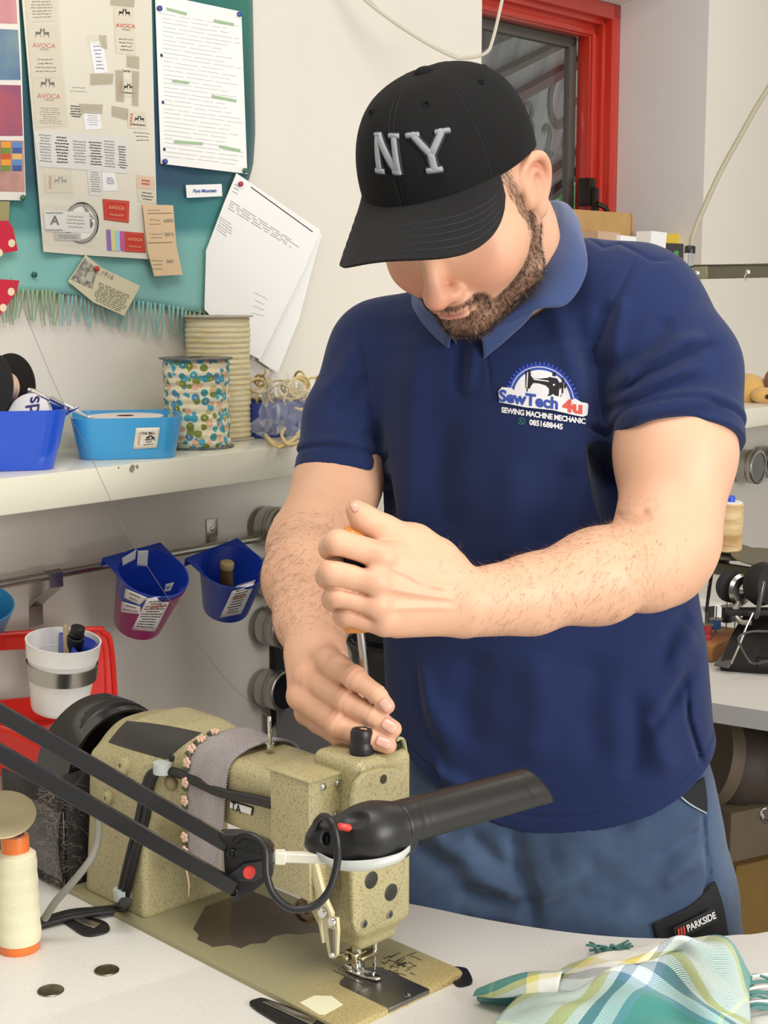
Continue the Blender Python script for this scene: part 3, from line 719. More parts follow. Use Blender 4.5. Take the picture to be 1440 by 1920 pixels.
for xx_ in (-.535, -.52, -.50, -.47): rows.append([(xx_, y_ * (1.0 if xx_ < -.48 else .96) + .0, z_ if xx_ < -.49 else z_ * .97) for (y_, z_, _) in crom([(a_, b_, 0) for a_, b_ in rim], 4)])
g.grid(rows, thick=.003); obj('belt_guard', g, mat('black_gloss', '111213', .22, coat=.4), sm)
g = G(); g.box((-.60, -.004, .004), (-.47, .0, .12), .004); g.box((-.60, -.002, .002), (-.475, .16, .007), .002); g.box((-.475, .002, .004), (-.468, .16, .14), .002); obj('guard_panel', g, mat('dirty_black', '1b1a18', .75, var=.4, vscale=30, col2='4a4340', bump=.5, bscale=90, bdist=.002), sm)
g = G(); pts = [P(184, 1530, 1.63), P(184, 1570, 1.60), P(172, 1608, 1.58), P(140, 1650, 1.57), P(105, 1690, 1.575), P(84, 1722, 1.59)]
g.tube([mi(p) for p in pts], .0042, n=10, smooth=6); obj('grey_hose', g, mat('grey_rubber', '7d7b72', .5), sm)
# lint caught behind
g = G(); r0 = np.random.default_rng(8)
for k in range(700):
    p = np.array([-.478 + r0.normal(0, .008), .0 + r0.normal(0, .012), r0.uniform(.01, .13)]) ; d = r0.normal(size=3) * .006
    g.tube([p, p + d * .5 + r0.normal(size=3) * .002, p + d], .00018, n=3)
ln = obj('lint', g, mat('lint', '8a7c76', .95), sm, 0); ln['kind'] = 'stuff'
print('MACH', NX, x0, y0, y1)

# ------------------------------------------------------------------ the mechanic
# skin: tone comes from a vertex attribute (r = redness, g = beard shadow, b = lips/nails)
msk, t = custom('skin'); v = t.coord()
at = t.new('ShaderNodeAttribute', attribute_name='tone'); sp3 = t.new('ShaderNodeSeparateColor'); t.link(at.outputs['Color'], sp3.inputs[0])
mott = t.ramp(t.noise(v, 28, 4), [(0.35, (0, 0, 0, 1)), (0.7, (1, 1, 1, 1))])
c_ = t.mix(t.math('MULTIPLY', mott, .28), 'dcae90', 'd29a7e')
c_ = t.mix(sp3.outputs[0], c_, 'c9806a'); c_ = t.mix(sp3.outputs[1], c_, '5a4032'); c_ = t.mix(sp3.outputs[2], c_, 'c48678')
mole = t.new('ShaderNodeTexVoronoi'); mole.inputs['Scale'].default_value = 17; t.link(v, mole.inputs['Vector'])
c_ = t.mix(t.ramp(mole.outputs['Distance'], [(0.018, (1, 1, 1, 1)), (0.026, (0, 0, 0, 1))]), c_, '8a5a44')
t.base(c_); t.b.inputs['Roughness'].default_value = 0.48; t.b.inputs['Specular IOR Level'].default_value = .4
t.b.inputs['Subsurface Weight'].default_value = .12; t.b.inputs['Subsurface Radius'].default_value = (.01, .004, .002); t.b.inputs['Subsurface Scale'].default_value = .5
t.bump(t.noise(v, 700, 2), .22, .0005, normal=None)

HS = 1.10
def rotm(cols): return [list(map(float, c)) for c in cols]      # rows of R are the frame's axes in world
HY, HP = math.radians(30), math.radians(51)
def camvec(r, d, a): return np.array(RT) * r - UP * d + FW * a   # right, down, away -> world
h_fwd = camvec(-math.sin(HY) * math.cos(HP), math.sin(HP), -math.cos(HY) * math.cos(HP))
h_left = camvec(math.cos(HY), 0, -math.sin(HY))
h_up = np.cross(h_left, -h_fwd)
if h_up @ UP < 0: h_up = -h_up
HR = np.array([h_left, -h_fwd, h_up]) ; HC = P(864, 370, 1.65)
HF = (HC, HR)
def HW(x, y, z): return HC + HR.T @ np.array([x, y, z])
def head_ops(F):
    s = HS
    E = lambda c, r, k=.012, mode='U', rot=None: F.ell([q * s for q in c], [q * s for q in r], k, mode, HF, rot)
    K = lambda a, b, ra, rb=None, k=.01, mode='U': F.cap([q * s for q in a], [q * s for q in b], ra * s, (ra if rb is None else rb) * s, k, mode, HF)
    E((0, .012, .030), (.0745, .094, .072)); E((0, -.040, .010), (.063, .060, .070), .02)
    E((0, -.045, -.045), (.054, .050, .058), .025)
    for sg in (1, -1):
        K((sg * .060, .005, -.033), (sg * .052, -.030, -.072), .014, .015, .022); K((sg * .052, -.030, -.072), (sg * .014, -.080, -.088), .015, .014, .022)
        E((sg * .040, -.066, -.030), (.026, .024, .026), .022); E((sg * .052, -.040, -.02), (.020, .034, .032), .02)
        E((sg * .032, -.086, .012), (.017, .012, .011), .006, 'S'); E((sg * .031, -.078, .010), (.0145, .0135, .0135), .004)
        K((sg * .012, -.098, .028), (sg * .045, -.084, .028), .009, .007, .014)
        E((sg * .0135, -.102, -.034), (.0085, .0115, .0078), .005)
        E((sg * .0075, -.105, -.0425), (.0034, .0055, .0028), .003, 'S')
        K((sg * .018, -.098, -.043), (sg * .030, -.088, -.062), .002, .002, .010, 'S')
    E((0, -.086, -.085), (.020, .015, .014), .016)
    K((0, -.092, .018), (0, -.112, -.018), .0075, .0095, .012); E((0, -.1155, -.028), (.0135, .0135, .0125), .008)
    E((0, -.098, -.050), (.024, .012, .012), .012)
    E((0, -.103, -.0555), (.020, .0080, .0040), .004); E((0, -.1015, -.0635), (.018, .0080, .0046), .004)
    E((0, -.111, -.0596), (.026, .008, .0011), .002, 'S')
    E((0, -.105, -.0725), (.02, .008, .004), .008, 'S')
    # ears: outer rim, inner bowl, lobe
    for sg in (1, -1):
        q = [(.066, -.010, .010), (.074, .000, .022), (.082, .014, .026), (.0865, .026, .018), (.0855, .030, .002), (.081, .027, -.014), (.076, .019, -.026)]
        q = crom([(sg * a, b, c) for a, b, c in q], 4)
        for i in range(len(q) - 1): K(q[i], q[i + 1], .0042, .0042, .004)
        E((sg * .0745, .011, -.001), (.0085, .0225, .028), .006, rot=None); E((sg * .0850, .013, .003), (.0055, .011, .015), .004, 'S')
        q = crom([(sg * .075, .002, .010), (sg * .080, .012, .013), (sg * .081, .019, .003), (sg * .079, .016, -.010)], 4)
        for i in range(len(q) - 1): K(q[i], q[i + 1], .0028, .0028, .004)
        E((sg * .0745, .009, -.029), (.0062, .011, .012), .006); E((sg * .073, -.006, -.010), (.0055, .006, .009), .005)
    # neck
    K((0, .030, -.02), (0, .050, -.08), .054, .052, .03); K((0, .0, -.05), (0, .035, -.10), .044, .048, .03)

B = Field(0.0019)
head_ops(B)
NB = P(985, 560, 1.80)                                   # root of the neck
B.cap(HW(0, .038 * HS, -.06 * HS), NB, .055, .058, k=.03)
# torso under the polo shirt and shoulders, so that the body is one continuous surface
LSH, RSH = P(1200, 605, 1.78), P(722, 674, 1.885)
B.cap(NB, P(1000, 900, 1.87), .07, .10, k=.03); B.cap(P(1000, 900, 1.87), P(1045, 1480, 1.90), .10, .11, k=.03)
B.cap(NB, LSH, .04, .055, k=.02); B.cap(NB, RSH, .036, .048, k=.02)
# left arm (raised across the picture) and its fist
LEL, LWR = P(1250, 1050, 1.655), P(876, 1128, 1.505)
B.cap(LSH, P(1256, 710, 1.742), .052, .060, k=.02); B.cap(P(1256, 710, 1.742), P(1266, 850, 1.702), .060, .0665, k=.02); B.cap(P(1266, 850, 1.702), P(1258, 1000, 1.67), .0665, .055, k=.02)
B.cap(P(1240, 1010, 1.665), P(1215, 1062, 1.645), .050, .050, k=.03)
B.cap(P(1248, 1035, 1.66), P(1120, 1081, 1.59), .050, .0480, k=.02); B.cap(P(1120, 1081, 1.59), P(1000, 1112, 1.55), .0485, .0385, k=.02)
B.cap(P(1000, 1112, 1.55), LWR, .0385, .0325, k=.015); B.cap(P(990, 1128, 1.555), P(876, 1140, 1.515), .032, .027, k=.015)
B.cap(P(1258, 1068, 1.68), P(1252, 1078, 1.68), .028, .028, k=.03)
# right arm
REL = P(572, 1055, 1.80); RWR = P(598, 1222, 1.585)
B.cap(RSH, P(658, 800, 1.885), .048, .049, k=.02); B.cap(P(658, 800, 1.885), P(634, 905, 1.866), .049, .052, k=.02); B.cap(P(634, 905, 1.866), P(592, 1030, 1.80), .052, .056, k=.02)
B.cap(P(592, 1030, 1.80), P(580, 1085, 1.73), .056, .052, k=.02); B.cap(P(580, 1085, 1.73), P(585, 1160, 1.65), .051, .040, k=.02)
B.cap(P(585, 1160, 1.65), P(594, 1230, 1.585), .040, .030, k=.015)
def fing(pts, rs, k=.0022, palm=None):
    q = [P(*p) for p in pts]; B.chain(q, [r for r in rs], k=k)
    return q
# --- left fist: back of the hand towards the camera
kn = {'i': (716, 1046, 1.462), 'm': (702, 1092, 1.456), 'r': (706, 1136, 1.460), 'p': (722, 1168, 1.468)}
for kx, r0_, r1_ in (('i', .019, .0155), ('m', .021, .0155), ('r', .021, .0150), ('p', .018, .0140)):
    B.cap(P({'i': 862, 'm': 866, 'r': 866, 'p': 862}[kx], {'i': 1105, 'm': 1120, 'r': 1136, 'p': 1150}[kx], 1.503), P(*kn[kx]), r0_ + .004, r1_, k=.010)
B.cap(P(820, 1050, 1.492), P(735, 1052, 1.475), .022, .018, k=.012)
B.cap(P(840, 1140, 1.51), P(740, 1165, 1.49), .022, .016, k=.012)
B.cap(P(800, 1110, 1.52), P(725, 1100, 1.50), .024, .018, k=.012)
fing([kn['i'], (634, 1018, 1.452), (622, 1028, 1.478), (652, 1052, 1.502), (675, 1060, 1.500)], [.0158, .0135, .0130, .0110, .0095])
fing([kn['m'], (624, 1072, 1.448), (616, 1080, 1.474), (645, 1096, 1.500), (670, 1102, 1.499)], [.0155, .0140, .0132, .0112, .0095])
fing([kn['r'], (634, 1116, 1.454), (626, 1124, 1.478), (654, 1138, 1.502), (676, 1142, 1.500)], [.0148, .0130, .0122, .0105, .009])
fing([kn['p'], (652, 1151, 1.464), (646, 1156, 1.484), (668, 1166, 1.503), (684, 1166, 1.501)], [.0135, .0118, .0112, .0095, .0085])
fing([(835, 1075, 1.503), (776, 1024, 1.495), (718, 994, 1.487), (682, 972, 1.483), (666, 954, 1.482)], [.026, .0205, .0145, .0125, .0092], k=.010)
B.cap(P(776, 1030, 1.497), P(740, 1060, 1.485), .018, .014, k=.014)
for px, py, r_, d in ((716, 1046, .0125, 1.452), (704, 1092, .0135, 1.447), (708, 1134, .012, 1.451), (722, 1164, .011, 1.459)):
    B.ell(P(px, py, d), (r_, r_ * .8, r_), k=.008)
# --- right hand, fingers lying over the machine's head
mc = {'i': (614, 1240, 1.545), 'm': (578, 1268, 1.553), 'r': (564, 1305, 1.556), 'p': (575, 1336, 1.568)}
wr = {'i': (600, 1216, 1.585), 'm': (590, 1220, 1.582), 'r': (578, 1226, 1.585), 'p': (575, 1235, 1.59)}
for kx, ra, rb in (('i', .024, .0145), ('m', .026, .0150), ('r', .024, .0145), ('p', .020, .0125)): B.cap(P(*wr[kx]), P(*mc[kx]), ra, rb, k=.010)
B.cap(P(600, 1262, 1.585), P(590, 1310, 1.585), .020, .016, k=.012)
RF = {'i': [(636, 1252, 1.525), (664, 1270, 1.500), (707, 1302, 1.486), (726, 1324, 1.480)],
      'm': [(612, 1290, 1.540), (650, 1316, 1.510), (702, 1345, 1.488), (737, 1367, 1.480)],
      'r': [(592, 1328, 1.545), (634, 1360, 1.510), (690, 1384, 1.486), (728, 1398, 1.478)],
      'p': [(598, 1356, 1.560), (640, 1386, 1.530), (678, 1398, 1.508), (700, 1408, 1.500)]}
RR = {'i': [.0150, .0130, .0112, .0092, .0078], 'm': [.0150, .0135, .0122, .0102, .0088], 'r': [.0140, .0128, .0116, .0096, .0085], 'p': [.0122, .0108, .0096, .0084, .0072]}
for kx in 'imrp': fing([mc[kx]] + RF[kx], RR[kx], k=.0045)
for kx in 'imr':
    B.ell(P(RF[kx][1][0], RF[kx][1][1], RF[kx][1][2] - (.001 if kx == 'i' else .003)), (.0112 if kx == 'i' else .0120,) * 3, k=.006)
for kx, r_ in (('i', .010), ('m', .011), ('r', .010)): B.ell(P(mc[kx][0], mc[kx][1], mc[kx][2] - .006), (r_,) * 3, k=.010)
B.chain([P(612, 1236, 1.60), P(650, 1300, 1.585), P(690, 1370, 1.56), P(712, 1402, 1.545)], [.022, .016, .0125, .010], k=.010)
# creases at finger joints (thin valleys cut across)
def ring_cut(a, b, t_, depth=.0011, w=.0010, n=(0, 0, 0)):
    a = np.array(a); b = np.array(b); ax = (b - a) / np.linalg.norm(b - a); c = a + (b - a) * t_ + np.array(n)
    def fn(x, y, z):
        s_ = (x - c[0]) * ax[0] + (y - c[1]) * ax[1] + (z - c[2]) * ax[2]
        rr = np.sqrt(np.maximum((x - c[0]) ** 2 + (y - c[1]) ** 2 + (z - c[2]) ** 2 - s_ ** 2, 0))
        return depth * np.exp(-(s_ / w) ** 2) * np.clip((.018 - rr) / .004, 0, 1)
    B.op(fn, c - .018, c + .018, 0, '+')
for kx in 'imr':
    q = [P(*p) for p in RF[kx]]
    for dt in (-.10, .0, .10): ring_cut(q[1] - (q[2] - q[0]) * .5, q[1] + (q[2] - q[0]) * .5, .5 + dt, .0009, .0013)
    for dt in (-.06, .05): ring_cut(q[2] - (q[3] - q[1]) * .5, q[2] + (q[3] - q[1]) * .5, .5 + dt, .0007, .0012)
# tendons and veins of the left hand's back
CF = (CAMP, np.array([RT, FW, UP]))
def cl(px, py, d): return ((px - 720) / FPX * d, d, -(py - 960) / FPX * d)
for pts, w_, a_ in (([(730, 1062), (790, 1084), (840, 1106)], .003, -.0016), ([(722, 1098), (780, 1110), (850, 1122)], .003, -.0018), ([(730, 1138), (790, 1136), (850, 1138)], .003, -.0012),
                    ([(760, 1074), (800, 1100), (880, 1096)], .0022, -.0008), ([(740, 1118), (800, 1122), (860, 1130)], .004, .0007), ([(770, 1040), (830, 1078), (880, 1090)], .004, .0007), ([(612, 1048), (640, 1047), (668, 1054), (694, 1066)], .0022, .0060), ([(612, 1101), (640, 1101), (672, 1108), (706, 1118)], .0021, .0032), ([(626, 1140), (650, 1140), (676, 1148), (706, 1162)], .0021, .0032)):
    B.crease([cl(*q, 1.48) for q in pts], w_, a_, 1.43, 1.495, CF)
for pts, w_, a_ in (([(604, 1262), (592, 1240), (584, 1226)], .004, .0012), ([(585, 1300), (575, 1262), (576, 1240)], .004, .0010), ([(560, 1290), (566, 1250)], .003, .001)):
    B.crease([cl(*q, 1.555) for q in pts], w_, a_, 1.50, 1.58, CF)
# elbow fold
B.crease([cl(*q, 1.64) for q in ((1158, 972), (1185, 968), (1215, 960))], .006, .004, 1.5, 1.68, CF)
bv, bf = B.mesh()
# tones
dark = np.zeros((len(bv), 3)); q = (bv - HC) @ HR.T / HS
X_, Y_, Z_ = q[:, 0], q[:, 1], q[:, 2]
def blob(c, r): return np.exp(-(((X_ - c[0]) / r[0]) ** 2 + ((Y_ - c[1]) / r[1]) ** 2 + ((Z_ - c[2]) / r[2]) ** 2))
near_head = (np.abs(X_) < .1) & (Y_ > -.14) & (Y_ < .1) & (Z_ > -.135) & (Z_ < .1)
red = blob((0, -.115, -.03), (.02, .02, .02)) * .75 + blob((.045, -.075, -.03), (.03, .03, .03)) * .55 + blob((-.045, -.075, -.03), (.03, .03, .03)) * .75 + blob((.083, .02, .02), (.012, .03, .03)) * .55
def sstep(x, a, b): t_ = np.clip((x - a) / (b - a), 0, 1); return t_ * t_ * (3 - 2 * t_)
def beard_mask(X, Y, Z):
    ax = np.abs(X)
    # jaw band from the sideburn to the chin, moustache and goatee
    line = np.interp(Y, [-.11, -.09, -.07, -.045, -.02, -.008, .006, .02], [-.072, -.066, -.056, -.046, -.034, -.010, .03, .03])     # upper edge
    m = sstep(line - Z, 0, .008) * sstep(.012 - Y, 0, .010) * sstep(Z, -.132, -.120)
    side = sstep(ax, .030, .040); chin = sstep(.026 - ax, -.012, .004) * sstep(-.059 - Z, 0, .006)
    m = m * np.maximum(side, sstep(-.060 - Z, 0, .01))
    mus = sstep(-.0435 - Z, 0, .004) * sstep(.034 - ax, 0, .008) * sstep(-.084 - Y, 0, .006) * sstep(Z, -.0580, -.0535)
    edge_ = sstep(-.045 - Z, 0, .006) * (sstep(ax, .019, .024) * sstep(.038 - ax, 0, .006)) * sstep(-.07 - Y, 0, .006)
    lips = (np.abs(Z + .0600) < .0088) & (ax < .021)
    m = np.maximum(np.maximum(m, mus), edge_); m = np.maximum(m, chin * sstep(-.07 - Y, 0, .01))
    m[lips] *= .15; m = m * sstep(.0735 - ax, 0, .003) * sstep(-(Z + .012) - (Y + .01) * .6, -.004, .006); return np.clip(m, 0, 1)
bm_ = beard_mask(X_, Y_, Z_) * near_head
lipm = np.exp(-((Z_ + .0600) / .0065) ** 2 - (X_ / .017) ** 2) * (Y_ < -.095)
burn = sstep(np.abs(X_), .05, .06) * sstep(.0725 - np.abs(X_), 0, .003) * sstep(.0 - Y_, -.006, .006) * sstep(Y_, -.03, -.018) * sstep(Z_, -.03, 0)
hairm = ((Y_ > .03) & (Z_ > -.03) & near_head & (np.abs(X_) < .078)).astype(float) * .8
dark[:, 0] = np.clip(red * near_head, 0, 1); dark[:, 1] = np.clip(np.maximum(np.maximum(bm_ * .62, burn * near_head * .45), hairm), 0, 1); dark[:, 2] = np.clip(lipm * near_head, 0, 1)
for kx in 'imr':
    for (px, py, d), s_ in ((RF[kx][1], .35), (RF[kx][3], .25), (mc[kx], .35)):
        dark[:, 0] += s_ * np.exp(-((bv - P(px, py, d)) ** 2).sum(1) / .014 ** 2)
for kx in 'imrp': dark[:, 0] += .28 * np.exp(-((bv - P(*kn[kx])) ** 2).sum(1) / .016 ** 2)
dark[:, 0] += .4 * np.exp(-((bv - P(668, 956, 1.482)) ** 2).sum(1) / .013 ** 2)
person = vmesh('person', bv, bf, msk, None, cols=np.clip(dark, 0, 1))
tag(person, 'person in black cap and navy polo shirt bent over the sewing machine with a screwdriver', 'person')
body_bvh = bvh_of(bv, bf)
def hit(px, py, bvh, off=0.0):
    d = Vector(ray(px, py)).normalized(); h = bvh.ray_cast(Vector(CAMP), d)
    if h[0] is None: return None, None
    n = h[1] if h[1].dot(d) < 0 else -h[1]
    return h[0] + n * off, n
# fingernails
mn = mat('fingernail', 'd9a592', .3, coat=.15)
for i, (px, py, ang, L, W_) in enumerate(((723, 1322, 52, 13, 10), (730, 1361, 33, 15, 11), (719, 1392, 22, 15, 10), (664, 950, 62, 10, 6))):
    g = G(); a = math.radians(ang); rows = []
    for u in np.linspace(-1, 1, 7):
        r_ = []
        for w_ in np.linspace(-1, 1, 7):
            uu = u * L; ww = w_ * W_ * math.sqrt(max(1 - .55 * abs(u) ** 4, .2)); h, n_ = hit(px + uu * math.cos(a) - ww * math.sin(a), py + uu * math.sin(a) + ww * math.cos(a), body_bvh, .0004)
            r_.append(h)
        rows.append(r_)
    if all(x is not None for r in rows for x in r): g.grid(rows, thick=-.0003); obj('fingernail', g, mn, person, 180)

# --- beard and arm hair
def strands(name, roots, dirs, L, r, m, curl=.3, par=person, seed=1):
    rg = np.random.default_rng(seed); n = len(roots); roots = np.array(roots); dirs = np.array(dirs)
    d2 = dirs + rg.normal(size=dirs.shape) * curl; d2 /= np.linalg.norm(d2, axis=1, keepdims=True)
    LL = (np.array(L) if hasattr(L, '__len__') else np.full(n, L)) * rg.uniform(.6, 1.3, n)
    side = np.cross(dirs, rg.normal(size=dirs.shape)); side /= np.linalg.norm(side, axis=1, keepdims=True); s2 = np.cross(dirs, side)
    p0 = roots; p1 = roots + dirs * LL[:, None] * .5; p2 = p1 + d2 * LL[:, None] * .5
    V = np.concatenate([p0 + side * r, p0 - side * r * .5 + s2 * r * .86, p0 - side * r * .5 - s2 * r * .86,
                        p1 + side * r * .8, p1 - side * r * .4 + s2 * r * .7, p1 - side * r * .4 - s2 * r * .7, p2])
    I = np.arange(n); F_ = []
    for a, b in ((0, 1), (1, 2), (2, 0)):
        F_ += [np.stack([a * n + I, b * n + I, (b + 3) * n + I], 1), np.stack([a * n + I, (b + 3) * n + I, (a + 3) * n + I], 1), np.stack([(a + 3) * n + I, (b + 3) * n + I, 6 * n + I], 1)]
    return vmesh(name, V, np.concatenate(F_), m, par, smooth=180, kind='stuff')
fc = bv[bf].mean(1); e1 = bv[bf[:, 1]] - bv[bf[:, 0]]; e2 = bv[bf[:, 2]] - bv[bf[:, 0]]; fn_ = np.cross(e1, e2); fn_ /= np.linalg.norm(fn_, axis=1, keepdims=True) + 1e-12
hq = (fc - HC) @ HR.T / HS; nh = (np.abs(hq[:, 0]) < .1) & (hq[:, 1] > -.14) & (hq[:, 1] < .1) & (hq[:, 2] > -.135) & (hq[:, 2] < .1)
if ((fc - HC) * fn_)[nh].sum() < 0: fn_ = -fn_
bmk = beard_mask(hq[:, 0], hq[:, 1], hq[:, 2]) * nh
pr = bmk / bmk.sum(); rg = np.random.default_rng(3); idx = rg.choice(len(fc), 13000, p=pr)
tr = bv[bf[idx, 0]] * 0; wts = rg.dirichlet((1, 1, 1), len(idx)); tr = bv[bf[idx, 0]] * wts[:, :1] + bv[bf[idx, 1]] * wts[:, 1:2] + bv[bf[idx, 2]] * wts[:, 2:]
down = -HR[2] * 1.0 - HR[1] * .25
dr = fn_[idx] * .45 + down * .75 + rg.normal(size=(len(idx), 3)) * .25; dr /= np.linalg.norm(dr, axis=1, keepdims=True)
mh, t = custom('beard_hair'); t.base(t.ramp(t.noise(t.coord(), 160, 1), [(0.40, '241911'), (0.54, '3f2c20'), (0.64, '765b44'), (0.72, 'b8a892')])); t.b.inputs['Roughness'].default_value = .5
LLn = .0055 + .0035 * (hq[idx, 2] < -.085)
strands('beard', tr, dr, LLn, .00016, mh, .35, seed=3)
def arm_hair(a, b, n, seed, front, dirn, col='arm_hair'):
    a = np.array(a); b = np.array(b); ab = b - a; t_ = ((fc - a) @ ab) / (ab @ ab); dist = np.linalg.norm(fc - a - t_[:, None] * ab, axis=1)
    w_ = ((t_ > 0) & (t_ < 1) & (dist < .075)).astype(float) * np.clip(fn_ @ np.array(front) + .35, 0, 1) * np.clip(np.minimum(t_, 1 - t_) * 5, .1, 1); w_ /= w_.sum(); rg = np.random.default_rng(seed)
    ix = rg.choice(len(fc), n, p=w_); d_ = np.array(dirn) - fn_[ix] * (fn_[ix] @ np.array(dirn))[:, None]
    d_ = d_ + fn_[ix] * .22 + rg.normal(size=d_.shape) * .28; d_ /= np.linalg.norm(d_, axis=1, keepdims=True)
    return bv[bf[ix, 0]] + rg.normal(size=(n, 3)) * .0006, d_
r1, d1 = arm_hair(P(600, 1000, 1.80), P(600, 1235, 1.58), 1500, 5, -FW, camvec(-.45, .85, -.2))
r2, d2 = arm_hair(P(1230, 1040, 1.65), P(800, 1125, 1.49), 1200, 6, -FW * .7 + UP * .5, camvec(-.55, .75, 0))
strands('arm_hair', np.concatenate([r1, r2]), np.concatenate([d1, d2]), .011, .00011, mat('arm_hair', '7a563c', .6), .45, seed=9)
# sideburn hair
sbw = (nh & (np.abs(hq[:, 0]) > .05) & (np.abs(hq[:, 0]) < .0715) & (hq[:, 1] < .004) & (hq[:, 1] > -.03) & (hq[:, 2] > -.03) & (hq[:, 2] < .06)).astype(float); sbw /= sbw.sum()
ix = rg.choice(len(fc), 900, p=sbw); dr = fn_[ix] * .3 + down; dr /= np.linalg.norm(dr, axis=1, keepdims=True)
strands('sideburn_hair', bv[bf[ix, 0]], dr, .007, .00014, mh, .2, seed=12)

# --- cap
mc1 = mat('cap_twill', '0a0a0b', .9, bump=.25, bscale=900, bdist=.0004, spec=.3)
capc = np.array([0, .004, .036]) * HS; CRX, CRY, CRH = .0840 * HS, .1075 * HS, .096 * HS
CT = math.radians(-19)                                      # the cap sits tipped back a little
def cap_pt(phi, h, off=0.0):
    """phi 0 = front, towards his left; h 0..1 rim to button"""
    hh = h * PI / 2
    prof = math.cos(hh) ** (.62 + .10 * abs(math.sin(phi))); zz = CRH * math.sin(hh) ** 1.02
    fr = max(math.cos(phi), 0)
    seam = 0.0
    for s_ in range(6):
        dphi = (phi - (s_ * PI / 3 + 0.0) + PI) % (2 * PI) - PI
        seam -= .0014 * math.exp(-(dphi / .030) ** 2) * math.cos(hh)
    r_ = 1.0 + .045 * fr * math.sin(2 * hh) + .0 * h
    pinch = .0035 * math.sin(3 * phi + 1) * math.sin(2 * hh) * (1 - fr)
    x = math.sin(phi) * (CRX * prof * r_ + seam + pinch + off); y = -math.cos(phi) * (CRY * prof * r_ + seam + pinch + off)
    z = zz + .012 * fr * math.sin(hh * 1.2) * math.cos(hh) + off * math.sin(hh)
    z -= .010 * (1 - h) * max(-math.cos(phi), 0)
    c, s = math.cos(CT), math.sin(CT); y, z = y * c - z * s, y * s + z * c
    return HW(x + capc[0], y + capc[1], z + capc[2])
caproot = bpy.data.objects.new('baseball_cap', None); COL.objects.link(caproot); caproot.parent = person
rows = [[cap_pt(2 * PI * j / 216, h) for j in range(216)] for h in np.linspace(0, .995, 60)]
g = G(); g.grid(rows, closed_u=True, thick=.0016); crown = obj('crown', g, mc1, caproot, 60)
def on_cap_tube(pts, r, off=0.0): return [cap_pt(a, h, off) for a, h in pts]
g = G(); bt = np.array(cap_pt(0, .998)); up_ = np.array(cap_pt(0, .998, .01)) - bt
bu = (HR.T @ np.array([0, math.sin(-CT), math.cos(CT)])); g.M = None
g.lathe([(.0105, -.002), (.0105, .001), (.009, .0035), (.005, .0052), (.0002, .0056)], bt, bu, 24); obj('button', g, mc1, caproot)
for s_ in range(6):
    g = G()
    for dd in (-.028, .028): g.tube(on_cap_tube([((s_ * PI / 3) + dd / max(math.cos(h * 1.45), .12) * .9, h) for h in np.linspace(.01, .93, 40)], 0, .0001), .00022, n=4)
    obj('seam_stitching', g, mat('cap_thread', '1d1d1f', .7), crown, 0)
for a_, h_ in ((.5, .60), (-.5, .60), (1.57, .60), (-1.57, .6), (2.6, .6), (-2.6, .6)):
    g = G(); c = np.array(cap_pt(a_, h_, .0004)); n_ = np.array(cap_pt(a_, h_, .01)) - c; g.lathe([(.0042, -.001), (.0042, .0008), (.003, .0014), (.0018, .0008), (.0016, -.001)], c, n_, 18, cap=False)
    obj('eyelet', g, mc1, crown)
# brim with corduroy and rows of stitching
mbr, t = custom('cap_brim_cord'); t.b.inputs['Base Color'].default_value = lin('08080a'); t.b.inputs['Roughness'].default_value = .88
uvn = t.new('ShaderNodeUVMap'); sxy = t.new('ShaderNodeSeparateXYZ'); t.link(uvn.outputs[0], sxy.inputs[0])
t.bump(t.math('SINE', t.math('MULTIPLY', sxy.outputs[0], 330.0)), .8, .0006)
BW = 1.12
def brim_pt(u, v, off=0.0):
    """u -1..1 across, v 0..1 outwards"""
    phi = u * BW; a = np.array([math.sin(phi) * CRX * 1.0, -math.cos(phi) * CRY * 1.0, 0.002])
    L = .066 * HS * (max(1 - abs(u) ** 3.2, 0)) ** .55
    x = a[0] + math.sin(phi) * L * v * .34; y = a[1] - L * v * (1.0)
    ux = x / (CRX * 1.0)
    z = a[2] - .030 * ux ** 2 * (v ** .8) - .020 * v * L / (.075 * HS) - .012 * (L * v / .08) * 1.0 + off
    c, s = math.cos(CT), math.sin(CT); y, z = y * c - z * s, y * s + z * c
    return HW(x + capc[0], y + capc[1], z + capc[2])
us = np.linspace(-1, 1, 120); vs_ = np.linspace(0, 1, 24)
rows = [[brim_pt(u, v_) for u in us] for v_ in vs_]; g = G(); g.grid(rows, thick=-.0030)
uv = [(u, v_) for v_ in vs_ for u in us] * 2; brim = obj('brim', g, mbr, caproot, 60, uv=uv)
g = G()
for k, vv in enumerate((.38, .5, .62, .74, .86)): g.tube([brim_pt(u, vv, .0002) for u in np.linspace(-.93, .93, 90)], .00028, n=4)
obj('brim_stitching', g, mat('cap_thread_grey', '35353a', .7), brim, 0)
